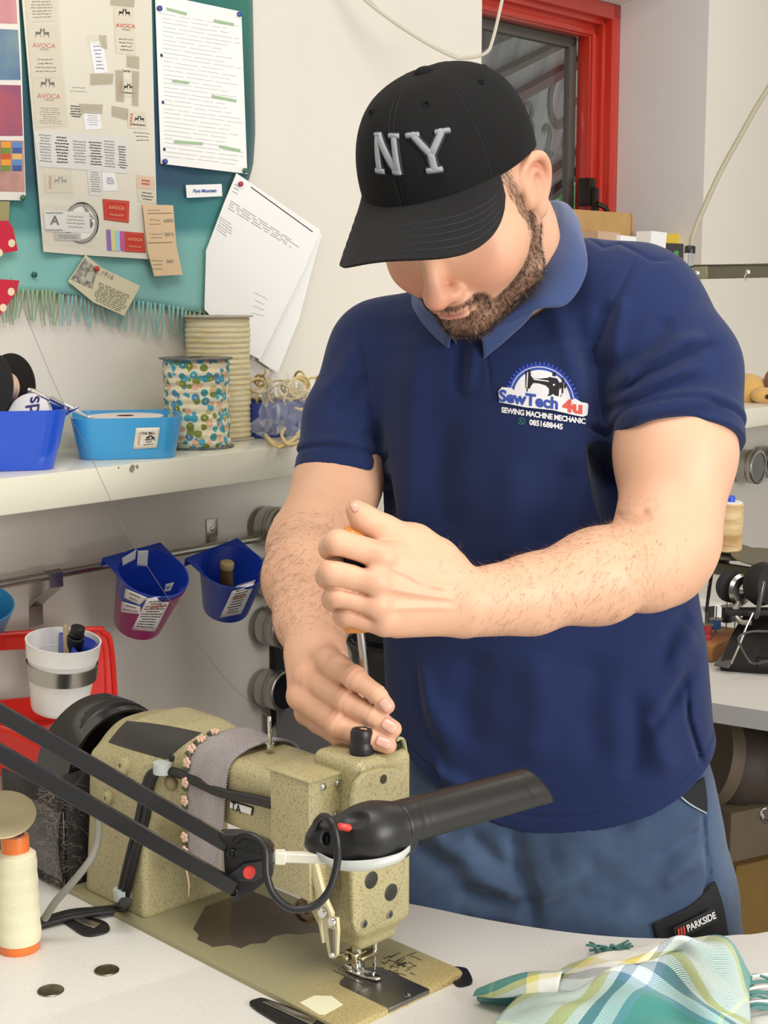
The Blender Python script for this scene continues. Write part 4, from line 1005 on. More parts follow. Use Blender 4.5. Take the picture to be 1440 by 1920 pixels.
# NY letters built from padded satin strokes
mny, t = custom('silver_thread'); t.b.inputs['Base Color'].default_value = lin('7f8389'); t.b.inputs['Roughness'].default_value = .42; t.b.inputs['Sheen Weight'].default_value = .4
t.bump(t.noise(t.coord(scale=(1, 1, 6)), 420, 1), .5, .0004)
mnyd = mat('cap_outline_thread', '1b1d24', .8)
def stroke(g, p, q, wd, z0, h):
    """padded bar from p to q in (u,v) cap coordinates, metres"""
    p = np.array(p, float); q = np.array(q, float); d = (q - p) / np.linalg.norm(q - p); n_ = np.array([-d[1], d[0]]); rows = []
    for t_ in np.linspace(0, 1, 9):
        c = p + (q - p) * t_; r_ = []
        for s_ in np.linspace(-1, 1, 9):
            w_ = c + n_ * s_ * wd / 2; e = min(1, min(t_, 1 - t_) * 8 + .0)
            r_.append(ny_map(w_[0], w_[1], z0 + h * math.sqrt(max(1 - s_ ** 4, 0)) * (.35 + .65 * e)))
        rows.append(r_)
    g.grid(rows, thick=.0008)
def ny_map(u, v_, off): return cap_pt(.13 + u * 1.22 / (CRY * .93), .31 + (v_ * .80 - u * .13) / (CRH * 1.42), off)
def letter(name, strokes):
    g = G()
    for p, q, w_ in strokes: stroke(g, p, q, w_ + .0042, .0002, .0012)
    o = obj(name + '_outline', g, mnyd, crown, 60)
    g = G()
    for p, q, w_ in strokes: stroke(g, p, q, w_, .0010, .0024)
    obj(name, g, mny, crown, 60)
lh = .0225
nx = -.0285
letter('letter', [((nx, -lh), (nx, lh), .0052), ((nx + .001, lh), (nx + .0205, -lh), .0066), ((nx + .0215, -lh), (nx + .0215, lh), .0052),
                  ((nx - .0055, -lh + .0022), (nx + .0060, -lh + .0022), .0044), ((nx + .0150, lh - .0022), (nx + .0275, lh - .0022), .0044), ((nx + .015, -lh + .002), (nx + .0235, -lh + .002), .004), ((nx - .004, lh - .002), (nx + .004, lh - .002), .0036)])
yx = .028
letter('letter', [((yx, -lh), (yx, -.002), .0062), ((yx, -.004), (yx - .0155, lh), .0060), ((yx, -.004), (yx + .0165, lh), .0060),
                  ((yx - .0075, -lh + .0022), (yx + .0075, -lh + .0022), .0044), ((yx - .0215, lh - .0022), (yx - .0075, lh - .0022), .0044), ((yx + .0085, lh - .0022), (yx + .0235, lh - .0022), .0044)])

# --- navy polo shirt: one field for the body of the shirt and its sleeves
mp, t = custom('navy_pique'); v = t.coord()
c_ = t.mix(t.math('MULTIPLY', t.ramp(t.noise(v, 5, 4), [(0.35, (0, 0, 0, 1)), (0.7, (1, 1, 1, 1))]), .35), '18264e', '203161'); t.base(c_)
t.b.inputs['Roughness'].default_value = .88; t.b.inputs['Specular IOR Level'].default_value = .25; t.b.inputs['Sheen Weight'].default_value = .10; t.b.inputs['Sheen Roughness'].default_value = .5
b1 = t.bump(t.noise(v, 1400, 1), .25, .0004)
YAW = math.radians(22)
S_ = Field(0.0025)
def sections(tab, bdep, yaw=YAW):
    zs, cs, as_, bs = [], [], [], []
    for (py, xl, xr, d), b in zip(tab, bdep):
        c = P((xl + xr) / 2, py, d); hw = (xr - xl) / 2 * d / FPX; a = math.sqrt(max(hw ** 2 - (b * math.sin(yaw)) ** 2, 1e-4)) / math.cos(yaw)
        zs.append(c[2]); cs.append((c[0], c[1])); as_.append(a); bs.append(b)
    o = np.argsort(zs); return [zs[i] for i in o], [cs[i] for i in o], [as_[i] for i in o], [bs[i] for i in o]
tab = [(1560, 752, 1338, 1.90), (1440, 752, 1336, 1.90), (1330, 728, 1318, 1.895), (1200, 722, 1308, 1.89), (1080, 728, 1290, 1.88), (960, 722, 1262, 1.875), (860, 704, 1245, 1.865), (780, 692, 1240, 1.855), (700, 684, 1232, 1.845), (640, 705, 1215, 1.835), (585, 770, 1170, 1.825), (550, 850, 1100, 1.82)]
S_.slices(*sections(tab, [.128, .130, .130, .130, .130, .132, .134, .134, .130, .120, .095, .07]), n=2.25, yaw=YAW, k=.02, top=.03)
# shoulders and sleeves
S_.cap(P(985, 560, 1.815), P(1190, 600, 1.775), .066, .082, k=.035); S_.cap(P(960, 590, 1.825), P(722, 668, 1.885), .060, .070, k=.035)
S_.cap(P(1060, 515, 1.80), P(1170, 560, 1.78), .045, .060, k=.03)
S_.cap(P(1190, 600, 1.775), P(1258, 700, 1.74), .084, .0805, k=.02); S_.cap(P(1258, 700, 1.74), P(1270, 858, 1.70), .0810, .0770, k=.012)
S_.cap(P(722, 668, 1.885), P(662, 790, 1.885), .068, .062, k=.02); S_.cap(P(662, 790, 1.885), P(636, 905, 1.865), .062, .0585, k=.012)
# sleeve ends cut square to the arm, hollow inside
def cut(a, b, rad, wall, depth=.035):
    a = np.array(a); b = np.array(b); ax = (b - a) / np.linalg.norm(b - a)
    def fn(x, y, z):
        s_ = (x - b[0]) * ax[0] + (y - b[1]) * ax[1] + (z - b[2]) * ax[2]
        rr = np.sqrt(np.maximum((x - b[0]) ** 2 + (y - b[1]) ** 2 + (z - b[2]) ** 2 - s_ ** 2, 0))
        return np.maximum(np.maximum(-s_, rr - rad * 1.22), s_ - .13)
    S_.op(fn, b - .15, b + .15, .002, 'S')
    def fh(x, y, z):
        s_ = (x - b[0]) * ax[0] + (y - b[1]) * ax[1] + (z - b[2]) * ax[2]; rr = np.sqrt(np.maximum((x - b[0]) ** 2 + (y - b[1]) ** 2 + (z - b[2]) ** 2 - s_ ** 2, 0))
        return np.maximum(rr - (rad - wall), -(s_ + depth))
    if depth > .02: S_.op(fh, b - rad * 1.3, b + rad * 1.3, .002, 'S')
cut(P(1262, 700, 1.74), P(1267, 836, 1.706), .080, .0050, .007)
cut(P(655, 780, 1.885), P(640, 893, 1.868), .063, .0045, .007)
# ribbed cuff bands: a shallow groove above the end
def band(a, b, at_, rad, w_=.0028, amp=.0042):
    a = np.array(a); b = np.array(b); ax = (b - a) / np.linalg.norm(b - a); c = b - ax * at_
    def fn(x, y, z):
        s_ = (x - c[0]) * ax[0] + (y - c[1]) * ax[1] + (z - c[2]) * ax[2]; rr = np.sqrt(np.maximum((x - c[0]) ** 2 + (y - c[1]) ** 2 + (z - c[2]) ** 2 - s_ ** 2, 0))
        return (amp * np.exp(-(s_ / w_) ** 2) - .0022 * np.exp(-((s_ + .006) / .006) ** 2)) * np.clip((rad * 1.3 - rr) / .01, 0, 1)
    S_.op(fn, c - rad * 1.3, c + rad * 1.3, 0, '+')
band(P(1262, 700, 1.74), P(1267, 836, 1.706), .022, .080); band(P(655, 780, 1.885), P(640, 893, 1.868), .022, .063)
def cr(pts, w_, a_, d=1.75, lo=1.5, hi=1.84): S_.crease([cl(px, py, d) for px, py in pts], w_, a_ * (1.45 if w_ > .005 else 1.2), lo, hi, CF)
# seams (narrow) and folds (broad), named by where they run
cr([(1192, 478), (1150, 560), (1115, 660), (1130, 760), (1148, 850)], .0032, .0030, 1.72)
cr([(1136, 640), (1133, 740), (1146, 850), (1160, 930)], .010, .0055, 1.72)
cr([(668, 600), (686, 700), (700, 800), (714, 915)], .0035, .0032, 1.80); cr([(700, 780), (715, 900), (728, 980)], .009, .008, 1.8, 1.5, 1.87)
cr([(1100, 420), (1135, 462), (1165, 452), (1215, 495), (1262, 490)], .0026, .0022, 1.73)
for pts, w_, a_ in (([(1140, 735), (1190, 690), (1260, 650), (1310, 640)], .008, -.0060), ([(1145, 752), (1200, 705), (1290, 665), (1340, 650)], .006, .0050), ([(1140, 758), (1210, 722), (1300, 690)], .006, -.0050),
                    ([(1140, 770), (1220, 742), (1310, 715)], .006, .0045), ([(1150, 790), (1240, 770), (1330, 742)], .009, -.0045), ([(1160, 700), (1210, 650), (1250, 600)], .010, .0050),
                    ([(1165, 560), (1150, 620), (1140, 690)], .009, -.0050), ([(1185, 800), (1260, 790), (1350, 770)], .007, .0030), ([(1140, 560), (1120, 640), (1110, 700)], .010, .0050)):
    cr(pts, w_, a_, 1.71)
for pts, w_, a_ in (([(600, 740), (640, 700), (670, 640)], .010, -.004), ([(620, 780), (660, 750), (690, 700)], .008, .004), ([(600, 830), (650, 820), (700, 790)], .008, -.003)):
    cr(pts, w_, a_, 1.82, 1.5, 1.9)
# chest and belly
for pts, w_, a_ in (([(868, 640), (860, 700), (862, 760)], .010, .0045), ([(885, 640), (878, 700), (868, 745)], .007, -.004), ([(1060, 590), (1090, 700), (1110, 820), (1130, 950)], .014, .0060),
                    ([(1020, 560), (1050, 660), (1090, 780)], .014, -.0050), ([(780, 620), (770, 760), (760, 900), (750, 1040)], .020, -.0065), ([(840, 780), (830, 900), (850, 1020)], .018, .0050),
                    ([(960, 860), (950, 980), (955, 1060)], .020, -.0045), ([(1060, 860), (1030, 960), (1000, 1040)], .018, .0050),
                    ([(735, 1230), (760, 1330), (800, 1400), (840, 1450)], .006, .0090), ([(728, 1300), (765, 1400), (830, 1470), (900, 1500)], .010, -.0080), ([(770, 1240), (800, 1330), (850, 1410)], .016, -.0060),
                    ([(900, 1220), (880, 1320), (900, 1420)], .022, .0060), ([(1000, 1220), (1010, 1330), (990, 1440)], .022, -.0055), ([(1120, 1220), (1100, 1330), (1120, 1440)], .022, .0055),
                    ([(1298, 1150), (1258, 1180), (1232, 1245)], .012, .0030), ([(1308, 1185), (1270, 1215), (1255, 1262)], .012, -.0030), ([(1300, 1260), (1250, 1320), (1215, 1360)], .009, .0055),
                    ([(1290, 1290), (1292, 1350), (1310, 1400), (1325, 1440)], .0040, .0045), ([(1240, 1300), (1225, 1380), (1250, 1450)], .016, -.0060), ([(1180, 1280), (1190, 1380), (1180, 1460)], .014, .0045)):
    cr(pts, w_, a_, 1.77)
# hem: cut along a sweeping line, with a stitched turn-up
hem = [(735, 1462), (800, 1500), (860, 1532), (930, 1552), (990, 1556), (1060, 1547), (1140, 1528), (1210, 1506), (1270, 1478), (1330, 1440), (1360, 1425)]
hz = [P(px, py, 1.79) for px, py in hem]; hx = [q_[0] for q_ in hz]; hzz = [q_[2] for q_ in hz]
def fn_hem(x, y, z): return z - (np.interp(x, hx, hzz) + np.clip((y - 1.72) * .10, -.02, .05))
S_.op(fn_hem, (-.2, 1.5, .7), (.7, 2.2, 1.02), .002, 'S')
def fn_hs(x, y, z): return .0018 * np.exp(-((z - np.interp(x, hx, hzz) - np.clip((y - 1.72) * .10, -.02, .05) - .020) / .0016) ** 2)
S_.op(fn_hs, (-.2, 1.5, .85), (.7, 2.2, 1.04), 0, '+')
# placket: raised strip with a stitched box end
cr([(868, 640), (872, 700), (866, 748)], .0016, .0018, 1.72); cr([(905, 620), (918, 700), (922, 750)], .0016, .0018, 1.72)
cr([(866, 737), (895, 733), (922, 738)], .0014, .0016, 1.72); cr([(866, 750), (895, 746), (922, 750)], .0014, .0016, 1.72)
# room for the neck
S_.cap(P(985, 560, 1.80), HW(0, .02, -.10), .068, .068, k=.01, mode='S')
sv, sf = S_.mesh()
polo = vmesh('polo_shirt', sv, sf, mp, person); shirt_bvh = bvh_of(sv, sf)
# collar: stand and turned-down flap, from the placket round the neck
mc2 = mat('navy_collar_knit', '2f4474', .85, sheen=.3, bump=.35, bscale=700, bdist=.0005, stretch=(1, 1, .2))
fold_ = [P(905, 630, 1.70), P(955, 588, 1.69), P(1008, 535, 1.70), (P(1038, 468, 1.725)), P(1048, 415, 1.77), P(1040, 384, 1.83), P(985, 392, 1.91), P(880, 450, 1.93), P(808, 515, 1.88), P(790, 572, 1.80), P(850, 628, 1.73)]
low_ = [P(958, 606, 1.685), P(1010, 580, 1.672), P(1064, 569, 1.668), P(1099, 512, 1.69), P(1092, 450, 1.74), P(1072, 402, 1.85), P(1010, 430, 1.97), P(870, 490, 1.98), P(770, 545, 1.92), P(772, 590, 1.81), P(842, 652, 1.735)]
mid_ = [(a + b) / 2 + (b - a) * 0.0 + UP * .006 - FW * .004 for a, b in zip(fold_, low_)]
inn_ = [a - UP * .032 + FW * .012 + (np.array(P(940, 520, 1.80)) - a) * .10 for a in fold_]
rows = surf([inn_, [a * .5 + b * .5 + UP * .002 for a, b in zip(inn_, fold_)], fold_, mid_, low_], 8, 6)
g = G(); g.grid(rows, thick=.0022); obj('collar', g, mc2, polo, 180)
g = G(); g.tube([P(865, 655, 1.70), P(866, 655, 1.695)], .004)
# embroidered badge: drawn flat, then laid on the shirt
def on_shirt(px, py, off=0.0):
    h, n_ = hit(px, py, shirt_bvh, off); return h
mb = {k: mat(k, c, .75, bump=.5, bscale=900, bdist=.0005, stretch=(1, 1, .3)) for k, c in (('thread_white', 'dcdcde'), ('thread_blue', '2e4aa0'), ('thread_royal', '2741a8'), ('thread_black', '17171b'), ('thread_red', 'cf5348'), ('thread_green', '2f6a62'))}
BO = np.array([1017.0, 742.0]); ba = math.radians(8)
def bp(x, y):   # badge pixels -> picture, x right y up
    return (BO[0] + x * math.cos(ba) + y * math.sin(ba) * .25, BO[1] + x * math.sin(ba) - y * math.cos(ba))
badge = bpy.data.objects.new('embroidered_badge', None); COL.objects.link(badge); badge.parent = polo
ctr = on_shirt(*BO); e1_ = on_shirt(BO[0] + 40, BO[1] + 5); e2_ = on_shirt(BO[0], BO[1] - 40)
def lay(name, polys, m, off, sub=6.0, par=polo):
    """polys in badge pixels; each is filled, cut into small cells and laid on the cloth"""
    bm = bmesh.new()
    for p_ in polys:
        try: bm.faces.new([bm.verts.new((x, y, 0)) for x, y in p_])
        except ValueError: pass
    bmesh.ops.triangulate(bm, faces=bm.faces[:])
    xs = [v_.co.x for v_ in bm.verts]; ys = [v_.co.y for v_ in bm.verts]
    for ax_, lo_, hi_ in ((0, min(xs), max(xs)), (1, min(ys), max(ys))):
        c_ = lo_ + sub
        while c_ < hi_:
            no = (1, 0, 0) if ax_ == 0 else (0, 1, 0); co = (c_, 0, 0) if ax_ == 0 else (0, c_, 0)
            bmesh.ops.bisect_plane(bm, geom=bm.verts[:] + bm.edges[:] + bm.faces[:], plane_co=co, plane_no=no); c_ += sub
    bm.verts.index_update(); V = []
    for v_ in bm.verts:
        h = on_shirt(*bp(v_.co.x, v_.co.y), off); V.append(tuple(h) if h is not None else tuple(ctr))
    F_ = [[v_.index for v_ in f.verts] for f in bm.faces]; bm.free()
    g = G(); n_ = len(V); nn = Vector(CAMP) - Vector(ctr); nn.normalize()
    g.raw(V, F_); g.raw([tuple(Vector(q_) - nn * min(off, .0012)) for q_ in V], [f[::-1] for f in F_]); o = obj(name, g, m, badge, 60); return o
def tpolys(s_, size, x, y, bold, sx=1.0, spacing=1.0):
    vs, fs = text(s_, size, bold=bold, spacing=spacing); return [[(x + vs[i][0] * sx, y + vs[i][1]) for i in f] for f in fs]
arc = lambda r_, a0, a1, n: [(r_ * math.cos(t_), r_ * math.sin(t_)) for t_ in np.linspace(a0, a1, n)]
teeth = []
for i in range(27):
    a0 = -.10 + i * (PI + .2) / 27; a1 = a0 + (PI + .2) / 27 * .62; teeth.append([(57 * math.cos(a0), 57 * math.sin(a0) - 6), (69 * math.cos(a0 + .01), 69 * math.sin(a0 + .01) - 6), (69 * math.cos(a1), 69 * math.sin(a1) - 6), (57 * math.cos(a1), 57 * math.sin(a1) - 6)])
lay('gear_edge', teeth + [[(x, y - 6) for x, y in arc(64, -.12, PI + .12, 40)]], mb['thread_royal'], .0008)
lay('gear_ring', [[(x, y - 6) for x, y in arc(60.5, -.1, PI + .1, 40)]], mb['thread_white'], .0011)
lay('gear_band', [[(x, y - 6) for x, y in arc(59, -.1, PI + .1, 40)]], mb['thread_blue'], .0014)
lay('gear_field', [[(x, y - 6) for x, y in arc(54, -.1, PI + .1, 40)]], mb['thread_white'], .0017)
def zp(pts): return [((x - 760) / 7.58 + 0.5, (620 - y) / 7.58 + 3.5) for x, y in pts]
mach = [[(505, 330), (545, 330), (545, 300), (575, 300), (580, 350), (610, 400), (650, 415), (700, 412), (830, 380), (850, 365), (960, 370), (1000, 430), (990, 600), (1000, 700), (770, 715), (770, 695), (800, 690), (850, 600), (850, 530), (800, 490), (700, 475), (620, 480), (590, 530), (575, 570), (515, 570)],
        [(1000, 420), (1030, 410), (1040, 480), (1000, 520)], [(1035, 340), (1060, 350), (1055, 570), (1030, 570)], [(1070, 420), (1100, 430), (1090, 500), (1065, 480)],
        [(420, 665), (480, 655), (565, 668), (565, 682), (480, 680), (430, 682)], [(530, 575), (548, 575), (550, 610), (530, 620)], [(985, 690), (1030, 580), (1036, 585), (995, 700)], [(890, 290), (940, 285), (945, 345), (890, 345)], [(985, 700), (1035, 722), (1020, 732), (985, 712)]]
rt_ = lambda P_: [[(x * math.cos(ba) - y * math.sin(-ba) * 0 + 0, y + x * math.sin(ba) * 0) for x, y in p_] for p_ in P_]
lay('machine_motif', [zp(p_) for p_ in mach], mb['thread_black'], .0021)
lay('machine_motif', [zp([(530, 345), (545, 345), (540, 560), (525, 560)]), zp([(590, 365), (640, 420), (840, 420), (840, 435), (635, 438), (580, 380)]), [(20 + 3.4 * math.cos(t_), 2.5 + 3.4 * math.sin(t_)) for t_ in np.linspace(0, 6.0, 12)], [(21 + 2.0 * math.cos(t_), 24 + 2.0 * math.sin(t_)) for t_ in np.linspace(0, 6.0, 10)]], mb['thread_white'], .0024)
lay('word_ground', [[(x, y) for x, y in ((-80, -23), (-82, -2), (-76, 6), (-58, 7), (-50, 1), (10, 1), (20, 4), (36, 3), (38, 1), (58, 2), (62, 5), (72, -1), (82, -2), (84, -6), (83, -25), (76, -29), (20, -24), (-30, -26))]], mb['thread_white'], .0027)
lay('word', tpolys('SewTech', 30.5, -25, -11.5, 1.25, .99), mb['thread_blue'], .0032, 5)
lay('word', tpolys('4u', 32, 57, -12.5, 1.6, 1.08), mb['thread_red'], .0032, 5)
lay('trade_line', tpolys('SEWING MACHINE MECHANIC', 14.2, 3, -37.5, .55, .84, .94), mb['thread_white'], .0014, 5)
lay('phone_number', tpolys('0851688445', 14.0, 9, -53.5, .55, .90), mb['thread_white'], .0014, 5)
ph = [(-37 + 7 * math.cos(t_), -53 + 7 * math.sin(t_)) for t_ in np.linspace(0, 2 * PI, 16)[:-1]]; lay('phone_mark', [ph, [(-44, -60), (-38, -58), (-43, -54)]], mb['thread_green'], .0010)
lay('phone_mark', [[(-37 + 5.4 * math.cos(t_), -53 + 5.4 * math.sin(t_)) for t_ in np.linspace(0, 2 * PI, 16)[:-1]]], mp, .0013)
lay('phone_mark', [[(-40, -50), (-38, -50), (-37.5, -53), (-34.5, -56), (-34, -58), (-37, -57), (-40, -53)]], mb['thread_green'], .0016)

# --- trousers, with the legs down to the floor behind the table
mt2, t = custom('work_trouser_cloth'); v = t.coord()
c_ = t.mix(t.math('MULTIPLY', t.ramp(t.noise(v, 7, 4), [(0.38, (0, 0, 0, 1)), (0.66, (1, 1, 1, 1))]), .8), '2e4260', '4a6280'); t.base(c_)
t.b.inputs['Roughness'].default_value = .85; t.b.inputs['Sheen Weight'].default_value = .2; t.bump(t.noise(t.coord(scale=(1, 1, 3)), 900, 1), .25, .0004)
T_ = Field(0.0042)
tab = [(2350, 760, 1300, 1.95), (1900, 745, 1375, 1.92), (1760, 735, 1380, 1.905), (1680, 735, 1365, 1.90), (1600, 738, 1350, 1.90), (1520, 750, 1338, 1.90), (1440, 762, 1322, 1.90), (1380, 775, 1305, 1.90)]
T_.slices(*sections(tab[2:], [.135, .137, .137, .130, .122, .118]), n=2.25, yaw=YAW, k=.02, top=.01)
hipL, hipR = P(1200, 1680, 1.90), P(880, 1700, 1.92)
kL = np.array([hipL[0] + .02, hipL[1] + .00, .50]); kR = np.array([hipR[0] - .02, hipR[1] + .02, .50])
T_.cap(hipL, kL, .118, .078, k=.02); T_.cap(kL, (kL[0] + .01, kL[1] + .06, .07), .076, .058, k=.02)
T_.cap(hipR, kR, .115, .078, k=.02); T_.cap(kR, (kR[0] - .01, kR[1] + .06, .07), .076, .058, k=.02)
def ct(pts, w_, a_, d=1.78, lo=1.5, hi=1.9): T_.crease([cl(px, py, d) for px, py in pts], w_, a_, lo, hi, CF)
for pts, w_, a_ in (([(965, 1560), (975, 1620), (995, 1680), (1000, 1760)], .012, .012), ([(960, 1560), (967, 1640), (975, 1670)], .003, .003), ([(990, 1690), (1040, 1650), (1110, 1620)], .014, -.009), ([(1000, 1700), (1080, 1680), (1170, 1690)], .012, .008),
                    ([(985, 1660), (930, 1620), (880, 1570)], .012, .009), ([(980, 1680), (920, 1660), (850, 1650)], .012, -.010), ([(985, 1700), (920, 1690), (850, 1690)], .010, .010), ([(990, 1720), (930, 1722), (870, 1722)], .010, -.009),
                    ([(1030, 1600), (1100, 1580), (1180, 1590)], .018, -.006), ([(1060, 1650), (1140, 1650), (1220, 1700)], .018, .007), ([(1326, 1500), (1322, 1580), (1330, 1640), (1310, 1690)], .004, .005),
                    ([(1320, 1560), (1270, 1580), (1220, 1610)], .010, .006), ([(1322, 1600), (1270, 1620), (1230, 1650)], .010, -.006), ([(1180, 1520), (1150, 1560), (1150, 1600)], .012, .005), ([(800, 1560), (830, 1600), (900, 1630)], .012, -.008), ([(770, 1600), (830, 1640), (900, 1670)], .012, .008)):
    ct(pts, w_, a_)
for sx_ in (0.0,):
    T_.crease([cl(px, py, 1.79) for px, py in ((1010, 1660), (1000, 1640), (985, 1652))], .004, -.004, 1.5, 1.9, CF)
def fn_leg(x, y, z): return z * 0 + np.maximum(z - .50, .06 - z) * 0 + 1
tv, tf = T_.mesh(); tro = vmesh('trousers', tv, tf, mt2, person); tro_bvh = bvh_of(tv, tf)
mblk = mat('black_canvas', '15161a', .85, bump=.4, bscale=500)
def on_tro(px, py, off=0.0): h, n_ = hit(px, py, tro_bvh, off); return h
def patch(name, corners, nu, nv, fnp, off, m, par, th=.0015):
    rows = surf(corners, nu, nv); g = G(); out = [[fnp(q_[0], q_[1], off) for q_ in r_] for r_ in rows]
    if any(x is None for r_ in out for x in r_): print('patch miss', name); return None
    g.grid(out, thick=-th); return obj(name, g, m, par, 180)
pk = patch('thigh_pocket', [[(1222, 1734, 0), (1262, 1715, 0), (1302, 1690, 0), (1338, 1652, 0)], [(1226, 1750, 0), (1270, 1742, 0), (1318, 1728, 0), (1354, 1705, 0)], [(1230, 1800, 0), (1280, 1800, 0), (1330, 1795, 0), (1366, 1785, 0)]], 8, 6, on_tro, .0030, mblk, tro)
patch('pocket_flap', [[(1222, 1730, 0), (1250, 1718, 0), (1300, 1694, 0)], [(1228, 1752, 0), (1258, 1742, 0), (1306, 1718, 0)], [(1232, 1770, 0), (1264, 1764, 0), (1312, 1745, 0)]], 7, 5, on_tro, .0058, mblk, tro)
patch('pocket_opening', [[(1270, 1482, 0), (1294, 1472, 0), (1318, 1458, 0)], [(1284, 1502, 0), (1302, 1496, 0), (1322, 1486, 0)], [(1322, 1524, 0), (1324, 1525, 0), (1326, 1526, 0)]], 6, 6, on_tro, .0022, mblk, tro)
g = G(); g.tube([on_tro(*q_, .0045) for q_ in ((1262, 1484), (1284, 1504), (1304, 1517), (1324, 1528))], .0010, smooth=5); obj('piping', g, mat('reflective_piping', 'a9b3bd', .4), tro)
g = G(); rows = [[on_tro(px, py, .0125) for px, py in ((1256, 1736), (1288, 1722), (1326, 1702))], [on_tro(px, py, .0125) for px, py in ((1262, 1759), (1294, 1744), (1332, 1724))]]
rows = [[Vector(r_[0]), (Vector(r_[0]) + Vector(r_[2])) / 2, Vector(r_[2])] for r_ in rows]; rows = [[p_ + (Vector(CAMP) - p_).normalized() * .004 for p_ in r_] for r_ in rows]; g.grid(rows, thick=-.0008); lb = obj('brand_tab', g, mat('black_tab', '0c0c0d', .6), tro)
o_, u_, v_ = Vector(rows[1][0]), Vector(rows[1][2]) - Vector(rows[1][0]), Vector(rows[0][0]) - Vector(rows[1][0])
nn = u_.cross(v_).normalized(); nn = nn if nn.dot(Vector(CAMP) - o_) > 0 else -nn
def tab_pt(x, y): return o_ + u_ * x + v_ * y + nn * .0022
vs, fs = text('PARKSIDE', 1.0, bold=.025, align='LEFT'); wx = max(a_[0] for a_ in vs)
g = G(); g.raw([tuple(tab_pt(.26 + a_[0] / wx * .70, .5 + a_[1] * .72)) for a_ in vs], fs); obj('tab_lettering', g, mat('tab_white', 'e8e8e6', .6), lb, 0)
g = G()
for k in range(3): g.raw([tuple(tab_pt(x, y)) for x, y in ((.03 + k * .065, .2), (.07 + k * .065, .2), (.105 + k * .065, .82), (.065 + k * .065, .82))], [(0, 1, 2, 3)])
obj('tab_bars', g, mat('tab_red', 'd2452c', .6), lb, 0)
for kk, sg in ((kL, 1), (kR, -1)):
    g = G(); bx0, by0 = kk[0] + .01 * sg, kk[1] + .06
    g.box((bx0 - .05, by0 - .17, 0.0), (bx0 + .05, by0 + .10, .035), .015); g.ball((bx0, by0 - .08, .045), .05, 12, (.95, 1.7, .8)); g.ball((bx0, by0 + .03, .07), .055, 12, (.9, 1.2, 1.1)); obj('work_shoe', g, m_blackm, person)

# --- screwdriver held in the fist
sd = thing('screwdriver', 'orange and black screwdriver held upright in the fist above the machine', 'screwdriver', P(668, 990, 1.492))
im = inv(sd); A_, B_ = Vector(im(P(666, 990, 1.492))), Vector(im(P(676, 1184, 1.495))); ax = B_ - A_; L_ = ax.length
tipp = Vector(im(P(698, 1396, 1.540)))
mor = mat('orange_handle', 'e8953a', .35, coat=.3)
g = G(); g.lathe([(.004, -.004), (.010, -.002), (.0150, .004), (.0165, .010)], A_, ax, 28); obj('handle_end', g, mor, sd)
g = G(); g.lathe([(.0165, .010), (.0170, .020), (.0155, .05), (.0150, .075), (.0120, .088), (.0115, L_ - .010)], A_, ax, 28); obj('grip', g, m_tubeb, sd)
g = G(); g.lathe([(.0115, L_ - .018), (.0175, L_ - .014), (.0180, L_ - .004), (.0150, L_)], A_, ax, 28); obj('collar_ring', g, mor, sd)
g = G(); g.cyl(B_, tipp, .0040, n=18, bev=.0005); obj('shaft', g, m_steel, sd)

# ------------------------------------------------------------------ swing-arm work lamp in front of the machine
lmp = thing('swing_arm_lamp', 'black swing-arm work lamp with tubular shade reaching in front of the machine', 'lamp', P(455, 1625, 1.27))
li = inv(lmp)
def LP(px, py, d): return Vector(li(P(px, py, d)))
def bar(a, b, w_, h_, g, up=(0, 0, 1), bev=.001):
    a = Vector(a); b = Vector(b); ax = (b - a); L = ax.length; ax.normalize(); s = ax.cross(Vector(up)).normalized(); u = s.cross(ax)
    M = Matrix(((ax.x, s.x, u.x, a.x), (ax.y, s.y, u.y, a.y), (ax.z, s.z, u.z, a.z), (0, 0, 0, 1))); old = g.M; g.M = M; g.box((0, -w_ / 2, -h_ / 2), (L, w_ / 2, h_ / 2), bev, 1); g.M = old
m_bar = mat('black_square_tube', '121214', .3, coat=.3, bump=.1, bscale=60)
for (x0_, y0_, x1_, y1_), d0, d1 in (((-60, 1301, 432, 1586), 1.16, 1.262), ((-60, 1377, 436, 1663), 1.15, 1.25)):
    g = G(); bar(LP(x0_, y0_, d0), LP(x1_, y1_, d1), .0115, .0125, g, bev=.0006); obj('arm', g, m_bar, lmp, 20)
def slab(pts, d, th, m, nm, par=lmp, bev=.0008):
    q = [LP(px, py, d) for px, py in pts]; n_ = (q[1] - q[0]).cross(q[2] - q[0]).normalized(); f = Vector(li(CAMP)) - q[0]
    if n_.dot(f) < 0: n_ = -n_
    c = sum(q, Vector()) / len(q); u = (q[1] - q[0]).normalized(); v_ = n_.cross(u)
    M = Matrix(((u.x, v_.x, n_.x, c.x), (u.y, v_.y, n_.y, c.y), (u.z, v_.z, n_.z, c.z), (0, 0, 0, 1)))
    g = G(); g.prism([((p - c).dot(u), (p - c).dot(v_)) for p in q], -th / 2, th / 2, M=M, bev=bev); return obj(nm, g, m, par, 40), n_
jt, jn = slab([(420, 1572), (440, 1566), (500, 1586), (514, 1596), (512, 1640), (476, 1668), (440, 1686), (424, 1668)], 1.262, .014, m_black, 'joint_plate')
slab([(412, 1560), (450, 1560), (505, 1580), (514, 1592), (500, 1596), (430, 1578)], 1.262, .026, m_black, 'joint_cover')
slab([(430, 1640), (458, 1618), (496, 1612), (500, 1640), (476, 1652), (440, 1650)], 1.252, .006, mat('grey_black', '2a2a2c', .35), 'clamp_plate')
c = LP(467, 1636, 1.246); g = G(); g.lathe([(.0052, -.004), (.0052, .002), (.0044, .0034), (.0002, .0036)], c, jn, 24); obj('red_button', g, mat('red_plastic', 'd8423a', .35), lmp)
